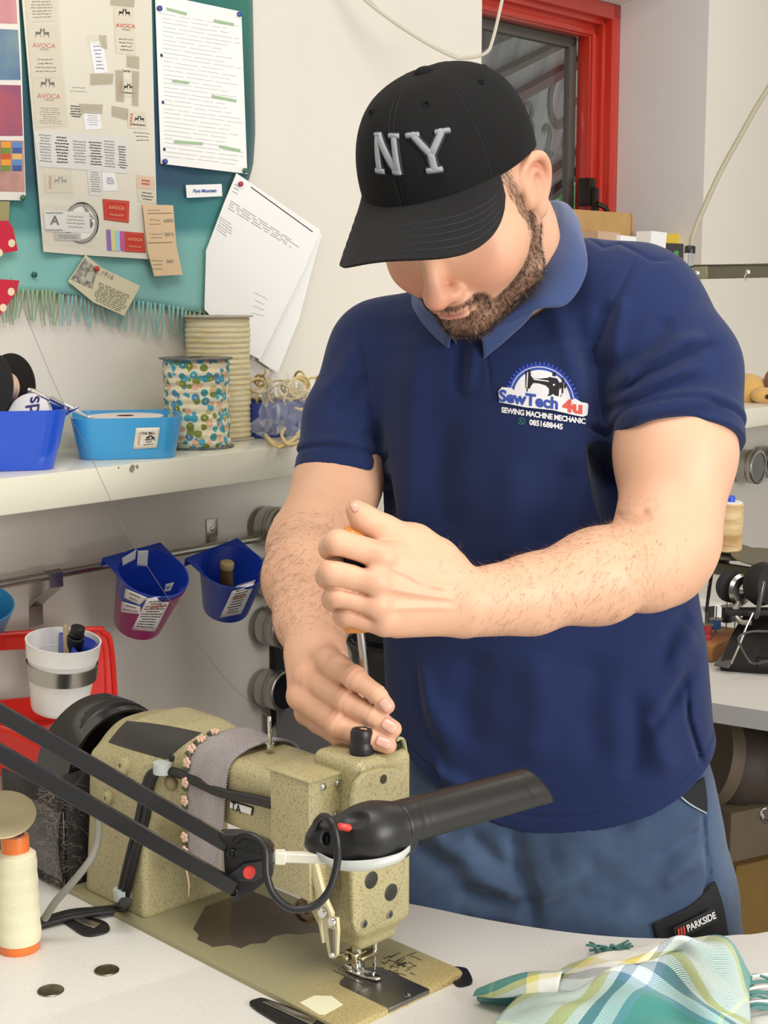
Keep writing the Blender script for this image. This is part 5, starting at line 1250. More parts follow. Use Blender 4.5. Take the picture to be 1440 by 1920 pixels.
for px, py in ((436, 1600), (438, 1672)):
    g = G(); g.lathe([(.0042, -.002), (.0042, .003), (.003, .004), (.0016, .002), (.0002, .002)], LP(px, py, 1.254), jn, 18); obj('rivet', g, m_black, lmp)
m_cream = mat('cream_arm', 'd9d6c6', .35)
g = G(); bar(LP(508, 1606, 1.262), LP(622, 1609, 1.268), .008, .0082, g); bar(LP(514, 1607, 1.262), LP(536, 1607, 1.263), .010, .0108, g); obj('link', g, m_cream, lmp)
# lamp head: housing, red switch, half-round shade, pale rim
H = Field(.0016)
h_ = lambda px, py, d: tuple(LP(px, py, d))
H.cap(h_(612, 1572, 1.275), h_(700, 1560, 1.272), .016, .0245, k=.012); H.cap(h_(690, 1562, 1.272), h_(748, 1548, 1.285), .0245, .0212, k=.010)
H.cap(h_(600, 1583, 1.275), h_(640, 1600, 1.272), .007, .010, k=.012); H.cap(h_(650, 1597, 1.270), h_(748, 1582, 1.282), .0125, .0125, k=.010)
H.cap(h_(592, 1578, 1.275), h_(606, 1560, 1.276), .007, .009, k=.008)
H.ell(h_(652, 1536, 1.247), (.017, .014, .0085), k=.003, mode='S'); H.ell(h_(612, 1573, 1.262), (.0035, .005, .006), k=.002, mode='S')
hv2, hf2 = H.mesh(); hs = vmesh('lamp_housing', hv2, hf2, mat('lamp_black', '1c1c1d', .42, bump=.15, bscale=700), lmp)
g = G(); bar(LP(630, 1549, 1.2485), LP(660, 1553, 1.2475), .007, .0056, g, bev=.0022); obj('switch', g, mat('red_plastic', 'd8423a', .35), lmp)
rim_ = surf([[LP(594, 1596, 1.264), LP(630, 1612, 1.255), LP(690, 1612, 1.250), LP(745, 1600, 1.258), LP(768, 1584, 1.270)], [LP(598, 1606, 1.266), LP(632, 1628, 1.256), LP(690, 1630, 1.252), LP(745, 1615, 1.260), LP(766, 1596, 1.272)], [LP(610, 1604, 1.290), LP(634, 1614, 1.292), LP(690, 1612, 1.292), LP(742, 1602, 1.294), LP(758, 1590, 1.294)]], 6, 4)
g = G(); g.grid(rim_, thick=.0012); obj('pale_rim', g, mat('pale_rim', 'b9bcb6', .3), lmp, 180)
a_, b_2 = LP(742, 1549, 1.283), LP(1005, 1477, 1.385); axl = (b_2 - a_).normalized(); sl_ = axl.cross(Vector((0, 0, 1))).normalized(); ul_ = sl_.cross(axl) * -1
if ul_.z < 0: ul_ = -ul_
LL = (b_2 - a_).length; rows = []
for i, s_ in enumerate(np.linspace(0, 1, 60)):
    r_ = []
    for k in np.linspace(-.16 * PI, 1.16 * PI, 30):
        up_k = math.sin(k); e = s_ * (LL + .012 - .026 * (up_k * .5 + .5)) ; R_ = .0202 - .0006 * s_ - .0005 * (math.exp(-((s_ - .10) / .006) ** 2) + math.exp(-((s_ - .13) / .006) ** 2) + math.exp(-((s_ - .88) / .006) ** 2) + math.exp(-((s_ - .91) / .006) ** 2) + math.exp(-((s_ - .16) / .006) ** 2))
        r_.append(a_ + axl * e + (sl_ * math.cos(k) + ul_ * math.sin(k)) * R_)
    rows.append(r_)
g = G(); g.grid(rows, thick=.0012); obj('lamp_shade', g, mat('lamp_shade_black', '1f1d1c', .38, bump=.1, bscale=300), lmp, 180)
g = G(); g.cyl(a_ + axl * .01 + ul_ * .001, b_2 - axl * .03 + ul_ * .001, .0085, n=20); obj('tube_lamp', g, mat('unlit_tube', 'd8d8d2', .3), lmp)
g = G(); g.tube([LP(*q) for q in ((440, 1580, 1.252), (455, 1566, 1.245), (478, 1570, 1.240), (497, 1592, 1.236), (500, 1640, 1.232), (514, 1678, 1.230), (548, 1704, 1.230), (590, 1698, 1.232), (618, 1668, 1.235), (632, 1620, 1.238), (632, 1575, 1.238), (622, 1542, 1.242), (607, 1531, 1.252), (594, 1542, 1.262), (590, 1562, 1.27))], .0033, n=12, smooth=6); obj('lamp_cable', g, m_tubeb, lmp)
g = G(); g.tube([LP(578, 1573, 1.283), LP(571, 1580, 1.283), LP(574, 1588, 1.283), LP(582, 1594, 1.28)], .0018, n=8, smooth=4); obj('wire_clip', g, m_steel, lmp)

# ------------------------------------------------------------------ thread cone and thread stand at the left
m_th, t = custom('cream_thread'); v = t.coord(scale=(1, 1, 1)); wv = t.new('ShaderNodeTexWave', bands_direction='Z'); wv.inputs['Scale'].default_value = 260; wv.inputs['Distortion'].default_value = 2.5; wv.inputs['Detail'].default_value = 2
t.link(v, wv.inputs['Vector']); t.base(t.mix(t.math('MULTIPLY', t.noise(v, 60, 2), .35), 'ebe6c6', 'cfc79c')); t.b.inputs['Roughness'].default_value = .75; t.b.inputs['Sheen Weight'].default_value = .3; t.bump(wv.outputs['Fac'], .5, .0006)
cb0 = on_z(36, 1779, TZ); m_or = mat('orange_core', 'e77a34', .4)
tc = thing('thread_cone', 'tall cone of cream thread on an orange core at left table edge', 'thread cone', cb0)
g = G(); g.lathe([(.0205, 0), (.0212, .001), (.0212, .009), (.0195, .0105), (.0195, .02)], n=40); obj('core_foot', g, m_or, tc)
g = G(); g.lathe([(.014, .008), (.0225, .010), (.0235, .016)] + [(.0235 - .0022 * s_ + .0003 * math.sin(s_ * 30), .016 + .088 * s_) for s_ in np.linspace(.02, .98, 30)] + [(.0208, .105), (.0165, .1085), (.0145, .109)], n=48); obj('thread', g, m_th, tc)
g = G(); g.lathe([(.0145, .10), (.0145, .124), (.0138, .126), (.0100, .126), (.0092, .124), (.0088, .112), (.0002, .112)], n=40, cap=False); ct_ = obj('core_top', g, m_or, tc)
g = G(); g.lathe([(.0136, .1262), (.0100, .1266), (.0100, .1262)], n=40, cap=False); obj('core_rim', g, mat('pink_rim', 'eab9a8', .5), ct_)
ts = thing('thread_stand', 'brass disc thread stand half hidden behind the cream thread cone', 'thread stand', P(-8, 1700, 1.62)[:2].tolist() + [TZ])
tsi = inv(ts); dc = Vector(tsi(P(4, 1530, 1.56)))
nv = Vector((.12, -.42, .9)).normalized()
g = G(); g.lathe([(.0005, .0), (.012, .0), (.0345, .0016), (.0350, .0026), (.0340, .0030), (.012, .0014), (.0005, .0014)], dc, nv, 56); obj('spool_disc', g, mat('aged_brass', '9b9073', .38, metal=.7, var=.35, vscale=25), ts)
g = G(); g.cyl((0, 0, 0), dc, .0035); g.lathe([(.02, 0), (.02, .003), (.006, .006), (.004, .02)], (0, 0, 0)); obj('post', g, m_darksteel, ts)

# ------------------------------------------------------------------ tweed ribbon with little flowers over the machine's arm
mtw, t = custom('grey_tweed'); un = t.new('ShaderNodeUVMap'); mpn = t.new('ShaderNodeMapping'); mpn.inputs['Scale'].default_value = (1, 1, 1); t.link(un.outputs[0], mpn.inputs[0]); sp_x = t.new('ShaderNodeSeparateXYZ'); t.link(mpn.outputs[0], sp_x.inputs[0])
u_, v2 = sp_x.outputs[0], sp_x.outputs[1]
w1 = t.math('SINE', t.math('MULTIPLY', u_, 130)); w2 = t.math('SINE', t.math('MULTIPLY', v2, 190)); pr_ = t.math('MULTIPLY', w1, w2)
cc = t.mix(t.ramp(t.math('ADD', t.math('MULTIPLY', pr_, .5), .5), [(.35, (0, 0, 0, 1)), (.6, (1, 1, 1, 1))]), '7c757c', 'e4dcd8')
cc = t.mix(t.math('MULTIPLY', t.noise(t.coord(), 160, 2), .5), cc, '8f8488'); t.base(cc); t.b.inputs['Roughness'].default_value = .95; t.bump(pr_, .8, .0012)
rb = thing('tweed_ribbon', 'grey tweed ribbon with small pink flowers draped over the machine arm', 'ribbon', MW(-.24, .08, .2), MANG)
ri = inv(rb)
def RB(x, y, z): return Vector(ri(MW(x, y, z)))
prof = [(.150, .165), (.142, .195), (.118, .212), (.080, .2165), (.052, .212), (.037, .200), (.032, .170), (.030, .140), (.028, .110), (.026, .088)]
rows = []; uvs = []
for w_ in np.linspace(0, 1, 16):
    r_ = []
    for k, (y_, z_, _) in enumerate(crom([(a, b, 0) for a, b in prof], 6)):
        s_ = k / 54.0; xx_ = -.290 + w_ * .064 + .022 * s_ * (1 - .2 * w_) - .022 * (1 - s_) * w_ * 0 + .006 * math.sin(s_ * 5)
        r_.append(RB(xx_, y_ - .0015 * math.sin(w_ * 9 + s_ * 4) * (s_ > .4), z_ + .0012 * math.sin(w_ * 7 + 1))); uvs.append((w_, s_ * 3.2))
    rows.append(r_)
g = G(); g.grid(rows, thick=.0022); rbm = obj('ribbon', g, mtw, rb, 180, uv=uvs * 2)
mfl = mat('flower_trim', 'dcb9a2', .8); mgl = mat('leaf_trim', '4b5340', .85)
L0 = rows[0]
for k in range(20, 55, 4):
    p = L0[k] ; pn_ = (L0[k] - L0[k - 1]).normalized(); out_ = Vector((0, -1, .4)).normalized() if k > 26 else Vector((0, -.3, 1)).normalized(); s_ = pn_.cross(out_).normalized()
    g = G()
    for a in range(5):
        th = a * 2 * PI / 5 + k; q = p + out_ * .0025 + (pn_ * math.cos(th) + s_ * math.sin(th)) * .0034
        g.ball(q, .0028, 6, (1, .6, 1))
    g.ball(p + out_ * .004, .0014, 6); obj('flower', g, mfl, rb)
    g = G(); q = p + pn_ * .0065; g.ball(q + out_ * .002, .0028, 6, (.8, .5, 1.3)); g.ball(q + s_ * .003 + out_ * .0015, .002, 6); obj('leaf', g, mgl, rb)
g = G(); r0 = random.Random(4)
for i in range(46):
    a = i / 45; e = [r_[-1] for r_ in rows]; p = e[min(int(a * 15), 14)] * (1 - (a * 15) % 1) + e[min(int(a * 15) + 1, 15)] * ((a * 15) % 1)
    L = r0.uniform(.006, .014); g.tube([p, p + Vector((r0.uniform(-.002, .002), -.002, -L * .5)), p + Vector((r0.uniform(-.004, .004), r0.uniform(-.003, 0), -L))], .0004, n=4)
obj('frayed_end', g, mat('tweed_thread', 'a39c9c', .9), rb, 0)
g = G(); e0 = rows[0][-1]; g.tube([e0, e0 + Vector((.002, -.002, -.012)), e0 + Vector((.004, -.001, -.026)), e0 + Vector((.006, -.003, -.040))], [.0016, .0014, .0008, .0003], smooth=4); obj('loose_thread', g, mfl, rb)

# ------------------------------------------------------------------ thread running down to the machine
pts = [P(20, 520, 2.1), P(100, 715, 1.98), P(165, 845, 1.90), P(230, 985, 1.83), P(275, 1060, 1.79), P(345, 1165, 1.73), P(420, 1270, 1.67), P(480, 1325, 1.63), MW(pn[0], .085, .247)]
g = G(); o_ = Vector(pts[0]); g.tube([Vector(p) - o_ for p in pts], .00032, n=5, smooth=6); solo('sewing_thread', g, mat('red_brown_thread', '6c5a58', .7), 'thin thread running down in front of the shelf to the pin on the machine', 'thread', o_)

# ------------------------------------------------------------------ plaid scarf on the table
mpl, t = custom('green_plaid_wool'); un = t.new('ShaderNodeUVMap'); sx_ = t.new('ShaderNodeSeparateXYZ'); t.link(un.outputs[0], sx_.inputs[0]); U_, V_ = sx_.outputs[0], sx_.outputs[1]
stops = [(0, '3f8b83'), (.20, '4d978f'), (.22, '86b87c'), (.24, '458c86'), (.42, '3c7f80'), (.44, 'd9cf76'), (.50, 'e6e6de'), (.60, 'f0efe8'), (.70, 'd8ca6c'), (.76, 'e8e8e2'), (.80, '47637f'), (.84, 'c9dde0'), (.90, '5b8fa6'), (.93, '3f8b83')]
fu = t.ramp(t.math('FRACT', U_), stops, 'CONSTANT'); fv = t.ramp(t.math('FRACT', V_), stops, 'CONSTANT')
dg = t.math('GREATER_THAN', t.math('SINE', t.math('MULTIPLY', t.math('ADD', U_, V_), 760)), 0.0)
t.base(t.mix(dg, fu, fv)); t.b.inputs['Roughness'].default_value = .92; t.b.inputs['Sheen Weight'].default_value = .3
t.bump(t.math('SINE', t.math('MULTIPLY', t.math('ADD', U_, V_), 760)), .5, .0006)
sc0 = on_z(1220, 1860, TZ); sf_ = thing('plaid_scarf', 'green, white and yellow plaid wool scarf bunched on the table in front of the person', 'scarf', sc0)
sci = inv(sf_)
def SP(px, py, z): return Vector(sci(on_z(px, py, TZ + z)))
ctrl = [[SP(1090, 1812, .001), SP(1150, 1790, .001), SP(1240, 1772, .002), SP(1320, 1762, .002), SP(1385, 1800, .002), SP(1412, 1850, .001)],
        [SP(1075, 1808, .014), SP(1150, 1788, .022), SP(1225, 1772, .036), SP(1300, 1762, .042), SP(1368, 1772, .038), SP(1404, 1845, .012)],
        [SP(1030, 1836, .020), SP(1110, 1808, .034), SP(1205, 1786, .047), SP(1290, 1780, .054), SP(1362, 1796, .050), SP(1402, 1875, .016)],
        [SP(985, 1862, .022), SP(1080, 1842, .036), SP(1170, 1822, .044), SP(1262, 1800, .040), SP(1340, 1850, .052), SP(1404, 1900, .020)],
        [SP(955, 1888, .020), SP(1060, 1872, .030), SP(1160, 1858, .036), SP(1260, 1850, .046), SP(1330, 1890, .040), SP(1406, 1925, .016)],
        [SP(930, 1915, .014), SP(1040, 1908, .022), SP(1140, 1905, .026), SP(1250, 1905, .030), SP(1340, 1930, .026), SP(1410, 1950, .010)],
        [SP(900, 1960, .002), SP(1020, 1965, .006), SP(1130, 1970, .008), SP(1240, 1975, .010), SP(1340, 1980, .008), SP(1420, 1985, .002)]]
rows = surf(ctrl, 14, 12); R_, C_ = len(rows), len(rows[0]); rr = np.random.default_rng(2)
A = np.array([[list(q) for q in r_] for r_ in rows]); ii, jj = np.meshgrid(np.arange(R_) / (R_ - 1), np.arange(C_) / (C_ - 1), indexing='ij')
A[:, :, 2] += (.0045 * np.sin(jj * 9 + ii * 7) + .003 * np.sin(jj * 19 - ii * 11 + 1) + .002 * np.sin(ii * 31 + jj * 6)) * np.sin(ii * PI) * np.sin(jj * PI) * 1.6
A[:, :, 2] = np.maximum(A[:, :, 2], .0012)
uv = [(.25 + .95 * (j * .92 + i * .35), .55 + .85 * (i * .95 - j * .42)) for i, j in zip(ii.ravel(), jj.ravel())]
g = G(); g.grid(A, thick=.002); scm = obj('cloth', g, mpl, sf_, 180, uv=uv * 2)
ctrl = [[SP(893, 1876, .003), SP(935, 1886, .003), SP(985, 1890, .004), SP(1040, 1880, .006)],
        [SP(888, 1868, .010), SP(930, 1872, .016), SP(985, 1868, .022), SP(1045, 1862, .026)],
        [SP(893, 1860, .014), SP(932, 1852, .024), SP(985, 1840, .034), SP(1050, 1838, .038)],
        [SP(900, 1856, .013), SP(940, 1840, .024), SP(990, 1826, .034), SP(1055, 1824, .036)],
        [SP(905, 1862, .002), SP(950, 1850, .002), SP(1000, 1838, .002), SP(1060, 1835, .002)]]
rows = surf(ctrl[::-1][:4], 10, 8)
uv = [(.1 + .5 * j / (len(rows[0]) - 1), .1 + .35 * i / (len(rows) - 1) + .2 * j / (len(rows[0]) - 1)) for i in range(len(rows)) for j in range(len(rows[0]))]
g = G(); g.grid(rows, thick=.002); obj('cloth_fold', g, mpl, sf_, 180, uv=uv * 2)
ctrl2 = [[SP(898, 1865, .012), SP(940, 1855, .020), SP(985, 1848, .025), SP(1010, 1852, .024)], [SP(894, 1872, .008), SP(938, 1866, .012), SP(985, 1862, .015), SP(1010, 1866, .014)], [SP(900, 1876, .001), SP(940, 1882, .001), SP(985, 1886, .001), SP(1012, 1882, .001)]]
rows = surf(ctrl2, 10, 8)
g = G(); g.grid(rows, thick=.0015); uv = [(.05 + .25 * j / 30, .05 + .1 * i / 16) for i in range(len(rows)) for j in range(len(rows[0]))]; obj('cloth_fold', g, mpl, sf_, 180, uv=uv * 2)
m_fr = mat('fringe_teal', '4d7d78', .9); r0 = random.Random(6)
for k in range(11):
    x0_ = 1100 + k * 6.5; a = SP(x0_ + 20, 1800, .012); b2 = SP(x0_ + r0.uniform(-14, 14), 1764 + r0.uniform(0, 10) + k * .6, .003 + .01 * (k % 3)); g = G()
    g.tube([a, a * .5 + b2 * .5 + Vector((0, 0, .006)), b2], .0013, smooth=4); obj('fringe_tassel', g, m_fr, sf_)
for k in range(3): g = G(); g.tube([SP(1105 + 22 * k, 1782 + 3 * k, .012), SP(1150 + 12 * k, 1776, .013), SP(1178 + 4 * k, 1764 + 5 * k, .008)], .0013, smooth=4); obj('fringe_tassel', g, m_fr, sf_)
for k in range(12):
    y_ = 1826 + k * 6; g = G(); g.tube([SP(1398, y_ + 8, .010), SP(1418, y_ + r0.uniform(-5, 5), .010), SP(1450, y_ + r0.uniform(-6, 10), .003)], .0015, smooth=4); obj('fringe_tassel', g, m_fr if k % 4 else mat('fringe_white', 'dfe2d8', .9), sf_)

# ------------------------------------------------------------------ rail, bracket, cups
def wthing(name, label, cat, px, py, out, group=None, R=None):
    t_, z_ = WF(px, py, out); o = thing(name, label, cat, WP(t_, out, z_), WANG, group); return o, inv(o)
rl, ri_ = wthing('wall_rail', 'brushed steel rail with flat brackets below the shelf', 'rail', 210, 1058, .045)
def wl_(px, py, out, iv): t_, z_ = WF(px, py, out); return Vector(iv(WP(t_, out, z_)))
g = G(); a = wl_(-60, 1095, .045, ri_); b2 = wl_(500, 1016, .045, ri_); b2.z = a.z = 0; g.cyl(a, b2, .0068, n=24, bev=.0008); obj('tube', g, m_steel, rl)
def bracket(px, lowz):
    c = wl_(px, 1050, .045 if lowz < 0 else 0, ri_); g = G(); w_ = .0125
    prof = [(-.045 + .0, .0)]
    y_w = wl_(px, 1058, 0, ri_).y
    if lowz > 0: g.box((c.x - w_, y_w - .003, -.004), (c.x + w_, y_w - .0005, .038), .0006); g.box((c.x - w_, -.002, -.009), (c.x + w_, y_w, -.006), .0006); g.box((c.x - w_, -.0095, -.009), (c.x + w_, -.0072, .008), .0006)
    else:
        path = [(y_w - .002, -.085), (y_w - .002, -.055), (y_w - .012, -.046), (-.010, -.018), (-.009, .004), (-.004, .009), (.004, .009)]
        rows = [[(c.x + s_ * w_, y_, z_) for s_ in (-1, 0, 1)] for y_, z_ in path]; g.grid(rows, thick=.0022)
    return obj('bracket', g, m_steel, rl, 30)
bracket(397, 1); bracket(97, -1)
p = wl_(398, 992, .0035, ri_); g = G(); g.lathe([(.004, 0), (.0036, .0014), (.0015, .0018), (.0002, .001)], p, (0, -1, 0), 16); obj('screw', g, m_chrome, rl)
def cup(name, label, rim, bot, rr_, rb_, outer, inner_m, group='hanging utensil cups', flange=True, wall=.0022, d=2.3, tilt=15):
    C_ = np.array(rim); D_ = np.array(bot); root = thing(name, label, 'cup', C_, 0, group); ax = Vector(C_ - D_); L_ = ax.length; ax.normalize()
    g = G(); g.lathe([(rb_ * .8, 0), (rb_ * .96, .002), (rb_, .006), (rr_ - .001, L_ - .002), (rr_, L_), (rr_ - wall, L_), (rb_ - wall, .01), (.0002, .008)], Vector(D_ - C_), ax, 56, cap=False)
    g.lathe([(rb_ * .8, 0), (.0002, 0)], Vector(D_ - C_), ax, 56, cap=False)
    body = obj('cup_body', g, outer, root, 50); return root, body, ax, L_
m_mag = mat('magenta_plastic', 'a3206f', .3, coat=.2, sss=.1); m_blu = mat('blue_plastic', '1c3fae', .28, coat=.2); m_cy = mat('light_blue_plastic', '3f9fd6', .3, coat=.2)
def flange_box(root, C_, ax, rr_, m, h_=.018):
    """square back of a cup: a flat collar in the plane of the rim, hooked over the rail"""
    up = Vector(ax).normalized(); wa = Vector(WA); wa = (wa - up * wa.dot(up)).normalized(); bk = up.cross(wa)
    if bk.dot(Vector(WN)) > 0: bk = -bk
    g = G(); g.M = Matrix(((wa.x, bk.x, up.x, 0), (wa.y, bk.y, up.y, 0), (wa.z, bk.z, up.z, 0), (0, 0, 0, 1)))
    for s_ in (-1, 1):
        q = [(s_ * rr_, 0), (s_ * rr_, rr_ * .98), (0, rr_ * .98)] + [(s_ * rr_ * .985 * math.sin(k), rr_ * .985 * math.cos(k)) for k in np.linspace(0.02, PI / 2 - .02, 10)]
        g.prism(q[::s_], -.0022, 0)
    g.box((-rr_, rr_ * .98, -.016), (rr_, rr_ * .98 + .0022, 0), .0008)
    return obj('hook_back', g, m, root, 40)
def label_on(par, bvhs, corners, m, off=.0006, nm='label', n=6, inv_=None):
    rows = surf([[(*corners[0], 0), (*corners[1], 0)], [(*corners[3], 0), (*corners[2], 0)]], n, n); out = []
    for r_ in rows:
        o = []
        for q in r_:
            h, n_ = hit(q[0], q[1], bvhs, off); o.append(h)
        out.append(o)
    if any(x is None for r_ in out for x in r_): print('label miss', par.name, corners[0]); return None, None
    iv = inv(par); g = G(); g.grid([[iv(x) for x in r_] for r_ in out], thick=.0003); return obj(nm, g, m, par, 180), out
def world_bvh(*objs):
    bpy.context.view_layer.update(); V = []; F_ = []
    for o in objs:
        n0 = len(V); V += [o.matrix_world @ v.co for v in o.data.vertices]; F_ += [tuple(i + n0 for i in p.vertices) for p in o.data.polygons]
    return BVHTree.FromPolygons(V, F_)
def rows_on(par, bv_, quad, rows, m, off, seed=1, fill=.75, nm='print', words=(2, 5), wob=0.0, wd=.3):
    """lines of small print inside a quad, laid on a surface"""
    r0 = random.Random(seed); g = G(); q = [np.array(c, float) for c in quad]; iv = inv(par)
    H = lambda u, v: (q[0] * (1 - u) + q[1] * u) * (1 - v) + (q[3] * (1 - u) + q[2] * u) * v
    for i in range(rows):
        v0 = (i + .5 - wd / 2) / rows; v1 = (i + .5 + wd / 2) / rows; L = r0.uniform(fill * .7, 1) if fill < 1 else 1; u = (1 - L) / 2
        while u < .5 + L / 2 - .03:
            w_ = r0.uniform(.05, .2) * (5 / words[1]); u2 = min(u + w_, .5 + L / 2); pts = [H(u, v0), H(u2, v0), H(u2, v1), H(u, v1)]; o = []
            for p_ in pts:
                if bv_ is None: o = None; break
                h, n_ = hit(p_[0], p_[1], bv_, off); o.append(h)
            if o and all(x is not None for x in o): g.raw([iv(x) for x in o], [(0, 1, 2, 3)])
            u = u2 + .025
    return obj(nm, g, m, par, 0) if g.f else None
d1 = 2.36
c1, b1, ax1, L1 = cup('hanging_cup', 'magenta plastic cup with a blue cup nested inside, hanging on the rail', P(285, 1083, 2.27), P(257, 1172, 2.322), .0545, .038, m_mag, None)
c1b, b1b, _, _ = cup('hanging_cup', 'blue plastic cup nested inside the magenta cup on the rail', P(287, 1073, 2.262), P(262, 1150, 2.31), .0560, .040, m_blu, None)
flange_box(c1b, None, ax1, .0555, m_blu)
c2, b2_, ax2, L2 = cup('hanging_cup', 'plain blue plastic cup holding a cork ended tool, right end of the rail', P(437, 1062, 2.37), P(423, 1142, 2.42), .0545, .038, m_blu, None)
flange_box(c2, None, ax2, .0540, m_blu)
c3, b3, _, _ = cup('hanging_cup', 'light blue plastic cup cut off by the left picture edge', P(-42, 1130, 2.14), P(-48, 1195, 2.17), .052, .038, m_cy, None)
bw = world_bvh(b1, b1b, b2_)
for k, (par, cs, rws, sd_, mm_) in enumerate(((c1, [(236, 1103), (277, 1120), (262, 1134), (233, 1120)], 2, 3, m_inkgrey), (c1, [(229, 1127), (264, 1137), (263, 1151), (227, 1147)], 2, 4, m_inkgrey),
        (c1, [(276, 1121), (323, 1117), (290, 1184), (247, 1180)], 11, 5, m_ink), (c2, [(440, 1098), (480, 1087), (452, 1150), (412, 1158)], 10, 6, m_ink),
        (c1b, [(311, 1095), (327, 1092), (320, 1108), (308, 1110)], 1, 7, m_inkgrey))):
    lb_, o_ = label_on(par, bw, cs, m_paper, .0006)
    if lb_:
        c = np.mean(cs, 0); rows_on(par, bw, [tuple(c + (np.array(x) - c) * .84) for x in cs], rws, mm_, .0012, sd_, wd=.35)
wb = bw
for s_, px, py, sz, m_ in (('AVOCA', 297, 1136, 9, m_inkred), ('AVOCA', 448, 1118, 7.5, m_inkred)):
    par = c1 if px < 400 else c2; vs, fs = text(s_, sz, bold=.15); iv = inv(par); a = -.22; o = []
    for x, y, _ in vs:
        h, n_ = hit(px + x * math.cos(a) + y * .35, py + x * math.sin(a) - y, wb, .0016); o.append(h)
    if all(x is not None for x in o): g = G(); g.raw([iv(x) for x in o], fs); obj('label_word', g, m_, par, 0)
for cs in ([(228, 1046), (255, 1030), (253, 1048), (229, 1061)], [(258, 1032), (278, 1031), (276, 1062), (256, 1060)], [(284, 1030), (325, 1036), (318, 1060), (282, 1052)]):
    label_on(c1b, bw, cs, m_paper, .0008)
ct2 = thing('cork_tool', 'brown stick with pale cork end standing in the plain blue cup', 'tool', P(425, 1085, 2.40)); ivc = inv(ct2)
g = G(); g.cyl(ivc(P(424, 1110, 2.41)), ivc(P(425, 1064, 2.385)), .0112, n=16, bev=.001); obj('stick', g, mat('dark_wood', '5b4125', .6, var=.5, vscale=60), ct2)
g = G(); g.cyl(ivc(P(425, 1066, 2.385)), ivc(P(426, 1054, 2.38)), .0115, n=16, bev=.002); obj('cork_end', g, mat('cork', 'b49a6c', .8, var=.5, vscale=150), ct2)

# white cup in a steel ring
wc = thing('ringed_cup', 'white plastic cup in a steel ring in front of the red crate', 'cup', P(119, 1200, 2.06)); iw = inv(wc)
a, b2 = Vector(iw(P(119, 1200, 2.03))), Vector(iw(P(111, 1330, 2.056))); ax = a - b2; L_ = ax.length
g = G(); g.lathe([(.034, 0), (.037, .002), (.0385, .006), (.0455, L_ * .62), (.0465, L_ * .76), (.0485, L_ * .765), (.0505, L_ - .003), (.0512, L_), (.0488, L_), (.0470, L_ * .77), (.035, .008), (.0002, .006)], b2, ax, 64, cap=False); g.lathe([(.034, 0), (.0002, 0)], b2, ax, 64, cap=False); wcb = obj('cup_body', g, m_white_pl, wc, 50)
g = G(); g.lathe([(.0470, L_ * .49), (.0482, L_ * .49), (.0488, L_ * .70), (.0478, L_ * .70)], b2, ax, 64, cap=False); obj('steel_ring', g, m_steel, wc)
g = G(); g.box((-.01, .046, -.035), (.01, .12, -.031), .0005); obj('ring_hook', g, m_steel, wc)
ic = thing('blue_insert', 'dark blue plastic scoop standing inside the white ringed cup', 'scoop', P(145, 1215, 2.03)); ii_ = inv(ic)
cax = Vector(iw(P(119, 1200, 2.03))) - b2; cax.normalize(); cc0 = Vector(ii_(P(119, 1200, 2.03))); sr = Vector((1, -.1, 0)); sr = (sr - cax * sr.dot(cax)).normalized(); sb = cax.cross(sr)
if sb.y < 0: sb = -sb
rows = [[cc0 + cax * z_ + (sr * math.cos(k) + sb * math.sin(k)) * r_ for k in np.linspace(-.75, 2.0, 24)] for z_, r_ in ((-.006, .0445), (-.03, .040), (-.07, .034))]
rows2 = [[cc0 + cax * z_ + (sr * math.cos(k) + sb * math.sin(k)) * r_ for k in (-.75, 2.0)] for z_, r_ in ((-.006, .0445), (-.03, .040), (-.07, .034))]
g = G(); g.grid(rows, thick=.0015); g.grid([[a_[0] * (1 - u) + a_[1] * u for u in np.linspace(0, 1, 6)] for a_ in rows2], thick=.0015); obj('scoop', g, m_blu, ic, 180)
mk = thing('marker_pen', 'black capped marker standing in the white ringed cup', 'marker', P(142, 1200, 2.03)); iv = inv(mk)
g = G(); g.cyl(iv(P(136, 1228, 2.05)), iv(P(143, 1192, 2.03)), .0120, n=24, bev=.001); obj('barrel', g, m_black, mk)
g = G(); g.cyl(iv(P(143, 1193, 2.03)), iv(P(147, 1175, 2.025)), .0098, n=24, bev=.002); obj('cap', g, m_tubeb, mk)
st = thing('wooden_stick', 'flat wooden stick beside the black marker in the white cup', 'stick', P(125, 1200, 2.03)); iv = inv(st)
g = G(); q = [Vector(iv(P(px, py, 2.032))) for px, py in ((119, 1224), (129, 1224), (131, 1180), (128, 1170), (124, 1169), (119, 1174))]
g.prism([(p.x, p.z) for p in q], -.001, .001, M=Matrix.Rotation(PI / 2, 4, 'X'), bev=.0004); obj('blade', g, mat('pale_wood', 'b5a47f', .7, var=.3, vscale=60), st)

# ------------------------------------------------------------------ red crate, tray
m_redp = mat('red_plastic_crate', 'd9291d', .32, coat=.3)
rc = thing('red_crate', 'red plastic crate with a rounded cut-out back standing on the table by the wall', 'crate', on_z(110, 1440, TZ)); iv = inv(rc)
CB = lambda px, py, d: Vector(iv(P(px, py, d)))
def dback(px): return 2.165 + (px / 215) * .06
o0 = CB(0, 1300, dback(0)); u_ = (CB(215, 1300, dback(215)) - o0).normalized(); v_ = Vector((0, 0, 1)); n_ = u_.cross(v_)
def fl(px, py):
    d = dback(px); p = CB(px, py, d) - o0; return (p.dot(u_), p.z)
M = Matrix(((u_.x, 0, n_.x, o0.x), (u_.y, 0, n_.y, o0.y), (0, 1, 0, o0.z), (0, 0, 0, 1)))
def fr(pts): return [tuple(p[:2]) for p in pts]
outer = [fl(*q) for q in ((-70, 1188), (178, 1171), (196, 1174), (210, 1184), (218, 1205), (218, 1350), (218, 1440), (-70, 1440))]
